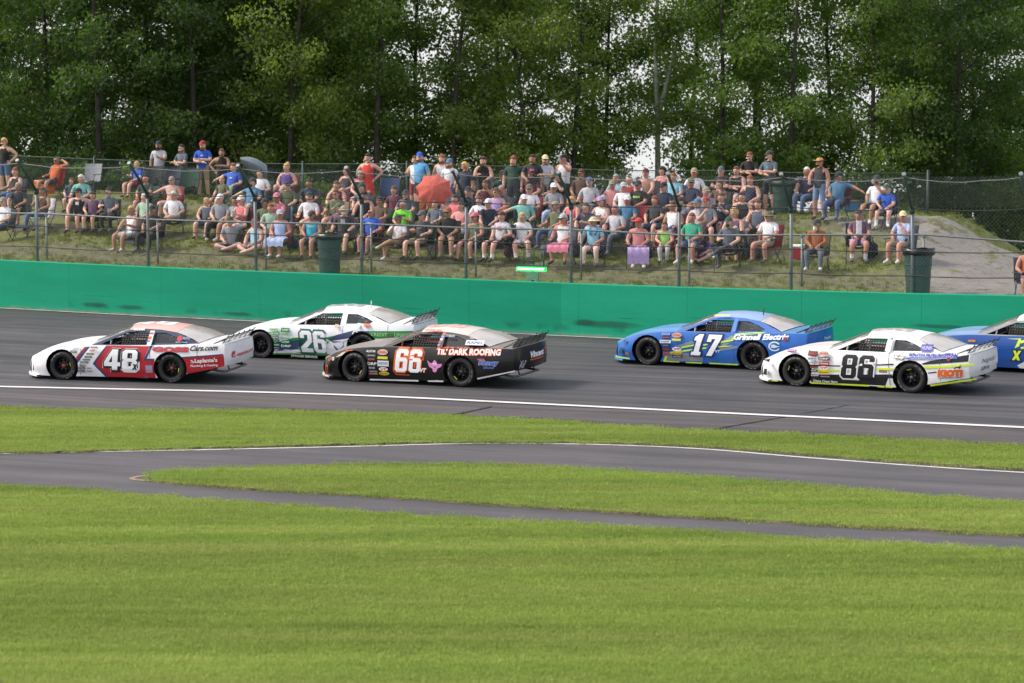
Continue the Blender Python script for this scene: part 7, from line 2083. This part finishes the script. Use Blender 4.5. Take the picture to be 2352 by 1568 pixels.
def bag(px, py, w, h, colour, label, name='bag', cat='bag', strap=True):
    o = small(name, label, cat, px, py)
    m = MB()
    def f(p): return Vector((p.x*(1+.12*math.sin(p.z*23)), p.y*(1+.1*math.sin(p.x*31)), p.z))
    ellipsoid(m, (0, 0, h*.46), (w/2, w*.34, h*.54), 12, 8, 0, -.9, f); m.build('pouch', cloth(C_(colour)), o)
    if strap:
        m = MB(); m.tube([(-w*.22, -w*.1, h*.85), (-w*.16, -w*.1, h*1.08), (w*.16, -w*.1, h*1.08), (w*.22, -w*.1, h*.85)], .014, 5); m.build('strap', cloth('26262a'), o)
        m = MB(); rbox(m, (0, -w*.30, h*.15), (w*.55, .06, h*.32), .02); m.build('pocket', cloth(C_(colour)), o)
    return o
def bin_(px, py, h, w, label, liner):
    p, v = stand_on_bank(px, py, h, .35, 10.4)
    o = empty('trash_bin', p, -TRACK_ROT+.3); tag(o, label, 'trash bin', 'green trash bins on the bank')
    g = mat('33524a', .6, 0, .25, 4, 'green_bin_plastic')
    m = MB(); prof = [(w*.40, -.1), (w*.42, .05), (w*.455, h*.5), (w*.50, h*.90)]
    m.lathe(prof, 20)
    for k in range(3): m.lathe([(w*.43+.02*k, h*(.2+.22*k)), (w*.445+.02*k, h*(.21+.22*k)), (w*.43+.02*k, h*(.22+.22*k))], 20)
    m.build('tub', g, o)
    m = MB(); m.lathe([(w*.50, h*.88), (w*.56, h*.90), (w*.56, h*.94), (w*.52, h*.95), (w*.48, h*.90), (w*.46, h*.7)], 20); m.build('rim', g, o)
    m = MB(); rows_ = []
    for t in range(5): rows_.append([((w*.50+(.05 if t in (1, 2, 3) else 0)+.015*math.sin(5*a+t))*math.cos(a), (w*.50+(.05 if t in (1, 2, 3) else 0)+.015*math.cos(4*a))*math.sin(a), h*(.98-.0*t)-(0.16*t/4 if t > 1 else -.01*t)+.012*math.sin(7*a)) for a in [2*math.pi*k/24 for k in range(25)]])
    m.grid(rows_); m.build('liner', mat(C_(liner), .35, 0, .2, 8), o)
    return o
def build_things():
    cooler(103, 434, .60, .46, 'orangebox', 'orangebox', 'bright orange cooler box beside the person in an orange T-shirt', 'black')
    cooler(307, 559, .60, .42, '3c4650', '323a42', 'dark grey tub beside the person in a white tank top with bare legs')
    cooler(1008, 586, .56, .44, '4a5660', '4a5660', 'grey tub with a red stripe in the front row', 'crimson')
    cooler(834, 576, .42, .34, '3a66a8', 'e0e0e4', 'small blue cooler with a white lid by the royal blue T-shirt')
    cooler(1834, 592, .36, .36, 'crimson', 'e0e0e0', 'small red cooler with a white lid beside the brown long sleeved shirt')
    cooler(1954, 485, .42, .32, '2f6f9c', '6a4a3c', 'blue cooler on the gravel at the top of the bank')
    bag(673, 573, .40, .34, 'navy', 'dark blue lunch bag on the grass left of the lower green bin'); bag(722, 576, .60, .44, '27324a', 'large navy duffel bag directly left of the lower green bin')
    bag(668, 512, .40, .26, 'red', 'red bag on the grass beside the white T-shirt with crossed legs'); bag(1393, 570, .30, .62, 'red', 'tall bright red bag behind the cream sun hat')
    bag(1319, 591, .34, .46, 'charcoal', 'dark grey bag left of the person in the cream sun hat'); bag(1376, 592, .50, .42, '22252c', 'black holdall on the grass right of the cream sun hat')
    bag(1485, 590, .40, .46, '1e2230', 'black backpack between the striped skirt and the lime top', 'backpack'); bag(1732, 594, .46, .50, '4a5464', 'grey backpack in front of the olive camouflage bucket hat', 'backpack')
    bag(1999, 590, .44, .42, '20282a', 'black bag right of the open plaid shirt'); bag(1168, 590, .30, .40, '5a2a3a', 'dark red backpack between the two pairs of white socks', 'backpack'); bag(1545, 566, .40, .40, '8c2a3c', 'round red bag beside the person in a neon lime top')
    bag(1868, 480, .26, .28, 'white', 'white bag at the feet of the person in a navy T-shirt and jeans'); bag(320, 500, .40, .30, 'black', 'black bag on the grass between the pale green and white shirts'); bag(1256, 592, .40, .40, '56606c', 'slate bag in front of the pink flowered skirt')
    # thermos, footstool
    o = small('thermos', 'white thermos flask standing on the grass right of the white shorts and socks', 'thermos', 1243, 548)
    m = MB(); m.lathe([(0, 0), (.055, 0), (.058, .02), (.058, .26), (.045, .29)], 14); m.build('flask', mat('dcdce0', .3), o)
    m = MB(); m.lathe([(.047, .285), (.047, .36), (0, .365)], 14); m.build('lid', mat('b8b8bc', .4), o)
    o = small('footstool', 'blue folding footstool at the left edge of the picture', 'footstool', 48, 548)
    m = MB(); rbox(m, (0, 0, .33), (.46, .36, .04), .02); m.build('seat', cloth('3c5878'), o)
    for s_ in (1, -1):
        for t_ in (1, -1):
            m = MB(); m.tube([(s_*.20, t_*.15, .34), (s_*.20, -t_*.17, -.05)], .012, 6); m.build('leg', M_frame, o)
    # empty chairs
    for px, py, cc, lab in ((205, 374, 'grey', 'empty pale grey folding chair at the top of the bank'), (345, 384, 'charcoal', 'empty dark folding chair in front of the light grey T-shirt and blue cap'), (386, 388, 'navy', 'empty navy folding chair beside the standing slate grey T-shirt'),
                             (430, 390, 'dkgreen', 'empty green folding chair in front of the standing royal blue T-shirt'), (887, 412, '2b416e', 'empty blue folding chair right of the red dress'), (1472, 476, 'crimson', 'empty red folding chair behind the red sun hat'), (1318, 478, 'slate', 'empty slate folding chair left of the person in a red cap')):
        p, v = stand_on_bank(px, py, .94); put_chair(p, -TRACK_ROT+rng.uniform(-.2, .2), cc, lab)
    # open red umbrella leaning back towards the sun
    p, v = stand_on_bank(998, 452, 1.0, 4, 9.8)
    o = empty('umbrella', p + Vector((0, -.1, 1.20)), 0); tag(o, 'open faded red umbrella tilted towards the track', 'umbrella')
    o.rotation_euler = (R(62), R(-14), R(10))
    m = MB(); rim = [(.56*math.cos(k*math.pi/4+.3), .56*math.sin(k*math.pi/4+.3), -.02) for k in range(8)]
    rows_ = []
    for t in (0, .25, .5, .75, 1):
        row = []
        for k in range(33):
            a = k/32*8; i = int(a) % 8; f = a-int(a); q = Vector(rim[i]).lerp(Vector(rim[(i+1) % 8]), f)
            sag = 1-.10*math.sin(f*math.pi)*t
            row.append((q.x*t*sag, q.y*t*sag, .24*(1-t*t)))
        rows_.append(row)
    m.grid(rows_); m.build('canopy', cloth('c65a4c'), o)
    m = MB()
    for k in range(8): m.tube([(0, 0, .235), (rim[k][0]*.5, rim[k][1]*.5, .165), rim[k]], .005, 4)
    m.build('rib', M_frame, o)
    m = MB(); m.tube([(0, 0, .30), (0, 0, -.62)], .008, 6); m.build('pole', M_frame, o)
    # folded grey umbrella drooping over a chair
    p, v = stand_on_bank(574, 366, 1.25, 4, 10.4)
    o = empty('umbrella', p, .3); tag(o, 'half folded grey umbrella drooping over the seats', 'umbrella')
    m = MB(); m.tube([(.0, 0, -.1), (.02, 0, .75), (-.30, 0, 1.26)], .012, 6); m.build('pole', M_frame, o)
    m = MB(); rows_ = []
    for t in [k/6 for k in range(7)]:
        c = Vector((-.30, 0, 1.26)).lerp(Vector((.55, 0, .86)), t); rr = .05+.19*math.sin(min(1, t*1.15)*math.pi*.62)
        rows_.append([(c.x+.3*rr*math.cos(a)*.4, c.y+rr*math.cos(a)*(1+.2*math.sin(3*a)), c.z+rr*math.sin(a)*(1+.22*math.sin(4*a+1))-.06*t*t) for a in [2*math.pi*k/20 for k in range(21)]])
    m.grid(rows_); m.build('canopy', cloth('75828a'), o)
    # blankets under the people on the ground
    for px, py, w, d, cc, lab in ((545, 566, 1.7, .8, ('c8c0c4', 'b83c38'), 'red and white picnic blanket under the two people sitting cross-legged'), (1640, 590, 1.5, .6, ('b8bcc4', '6a86a8'), 'pale blanket under the person in a purple T-shirt')):
        c0 = foot_on_bank(px, py, 2.4)
        def hgt(x, y):
            lo, hi = 0.3, 11
            qx = 1176+FOC*x/y
            for _ in range(30):
                mm = (lo+hi)/2
                if on_bank_at(qx, mm).y < y: lo = mm
                else: hi = mm
            return on_bank_at(qx, lo).z
        m = MB(); nx, ny = 12, 5
        rows_ = [[(c0.x+lerp(-w/2, w/2, i/nx), c0.y+lerp(-d*.2, d*.8, j/ny), hgt(c0.x+lerp(-w/2, w/2, i/nx), c0.y+lerp(-d*.2, d*.8, j/ny))+.025+.008*math.sin(i*2.1+j*1.7)) for i in range(nx+1)] for j in range(ny+1)]
        m.grid(rows_)
        for k in range(len(m.m)): m.m[k] = 1 if (k % nx) % 3 == 0 else 0
        o = m.build('blanket', [cloth(cc[0]), cloth(cc[1])]); tag(o, lab, 'blanket')
    bin_(757, 556, 1.12, .66, 'green trash bin just behind the wall below the royal blue T-shirt', '2c3a38')
    bin_(1796, 408, .98, .68, 'green trash bin at the top of the bank beside the slate blue T-shirt', '2c4038')
    bin_(2108, 586, 1.15, .68, 'green trash bin with a black liner at the foot of the gravel slope', '1c2024')
    # green caution light on its bracket
    b = on_bank_at(1222, .16); zt = atd(1222, 617, b.y).z
    o = empty('signal_light', b, -TRACK_ROT); tag(o, 'lit green signal light bar standing behind the wall', 'signal light')
    h = zt - b.z
    gm = mat('1d5a44', .5, .1, .2, 10, 'green_painted_steel')
    m = MB(); m.tube([(0, .04, -.2), (0, .04, h-.02)], .035, 8); m.build('post', gm, o)
    m = MB(); m.box((0, .02, h-.19), (.34, .10, .20)); m.build('control_box', mat('7fa090', .5, .2), o)
    def glow(name, c, s_):
        t = NT(name); e = t.n('ShaderNodeEmission'); e.inputs[0].default_value = (*c, 1); e.inputs[1].default_value = s_; t.l(e.outputs[0], t.o.inputs['Surface']); return t.m
    m = MB(); m.box((0, -.045, h), (.80, .06, .11)); m.build('lamp', glow('green_led', (.0, 1.0, .09), 1.8), o)
    m = MB(); m.tube([(-.36, -.075, h), (.36, -.075, h)], .024, 8); m.build('lamp_core', glow('white_green_led', (.40, 1.0, .52), 3.2), o)
    m = MB(); m.box((0, .0, h+.075), (.84, .12, .03)); m.build('housing', gm, o)
    m = MB()
    for x in (-.28, 0, .28): m.tube([(x, .12, h-.05), (x, .12, h+.50)], .018, 6)
    for z in (.20, .50): m.tube([(-.30, .12, h+z), (.30, .12, h+z)], .016, 6)
    m.build('bracket', gm, o)
    # white car parked below the far side of the hump
    dist = 92.0; pc = atd(2345, 566, dist); gz = pc.z - 1.42
    o = empty('parked_car', (pc.x+1.2, dist, gz), 0); tag(o, 'white parked car half hidden behind the grassy crest at the right edge', 'car')
    W = paint('e4e4ea')
    prof = [(-2.2, .45), (-2.2, .80), (-1.5, .95), (-1.0, 1.02), (-.45, 1.42), (.75, 1.45), (1.45, 1.02), (2.1, .95), (2.2, .5)]
    m = MB(); rows_ = []
    for x, z in prof:
        w = .86 if z < 1.1 else .66
        rows_.append([(x, -w, .35), (x, -w-.02, min(z, .8)), (x, -w+.03, z), (x, 0, z+.04), (x, w-.03, z), (x, w+.02, min(z, .8)), (x, w, .35)])
    m.grid(rows_, flip=True); m.build('body', W, o)
    for s_ in (1, -1):
        m = MB(); m.add([(-.85, s_*.80, 1.02), (-.42, s_*.685, 1.36), (.70, s_*.685, 1.38), (1.2, s_*.80, 1.04)], [(0, 1, 2, 3)]); m.build('side_window', M_quarter, o)
    for x in (-1.35, 1.35):
        for s_ in (1, -1):
            m = MB(); m.lathe([(.18, -.1), (.31, -.09), (.32, 0), (.31, .09), (.18, .1), (0, .09)], 18, 'Y', (x, s_*.78, .32)); m.build('wheel', M_tyre, o)
build_things()
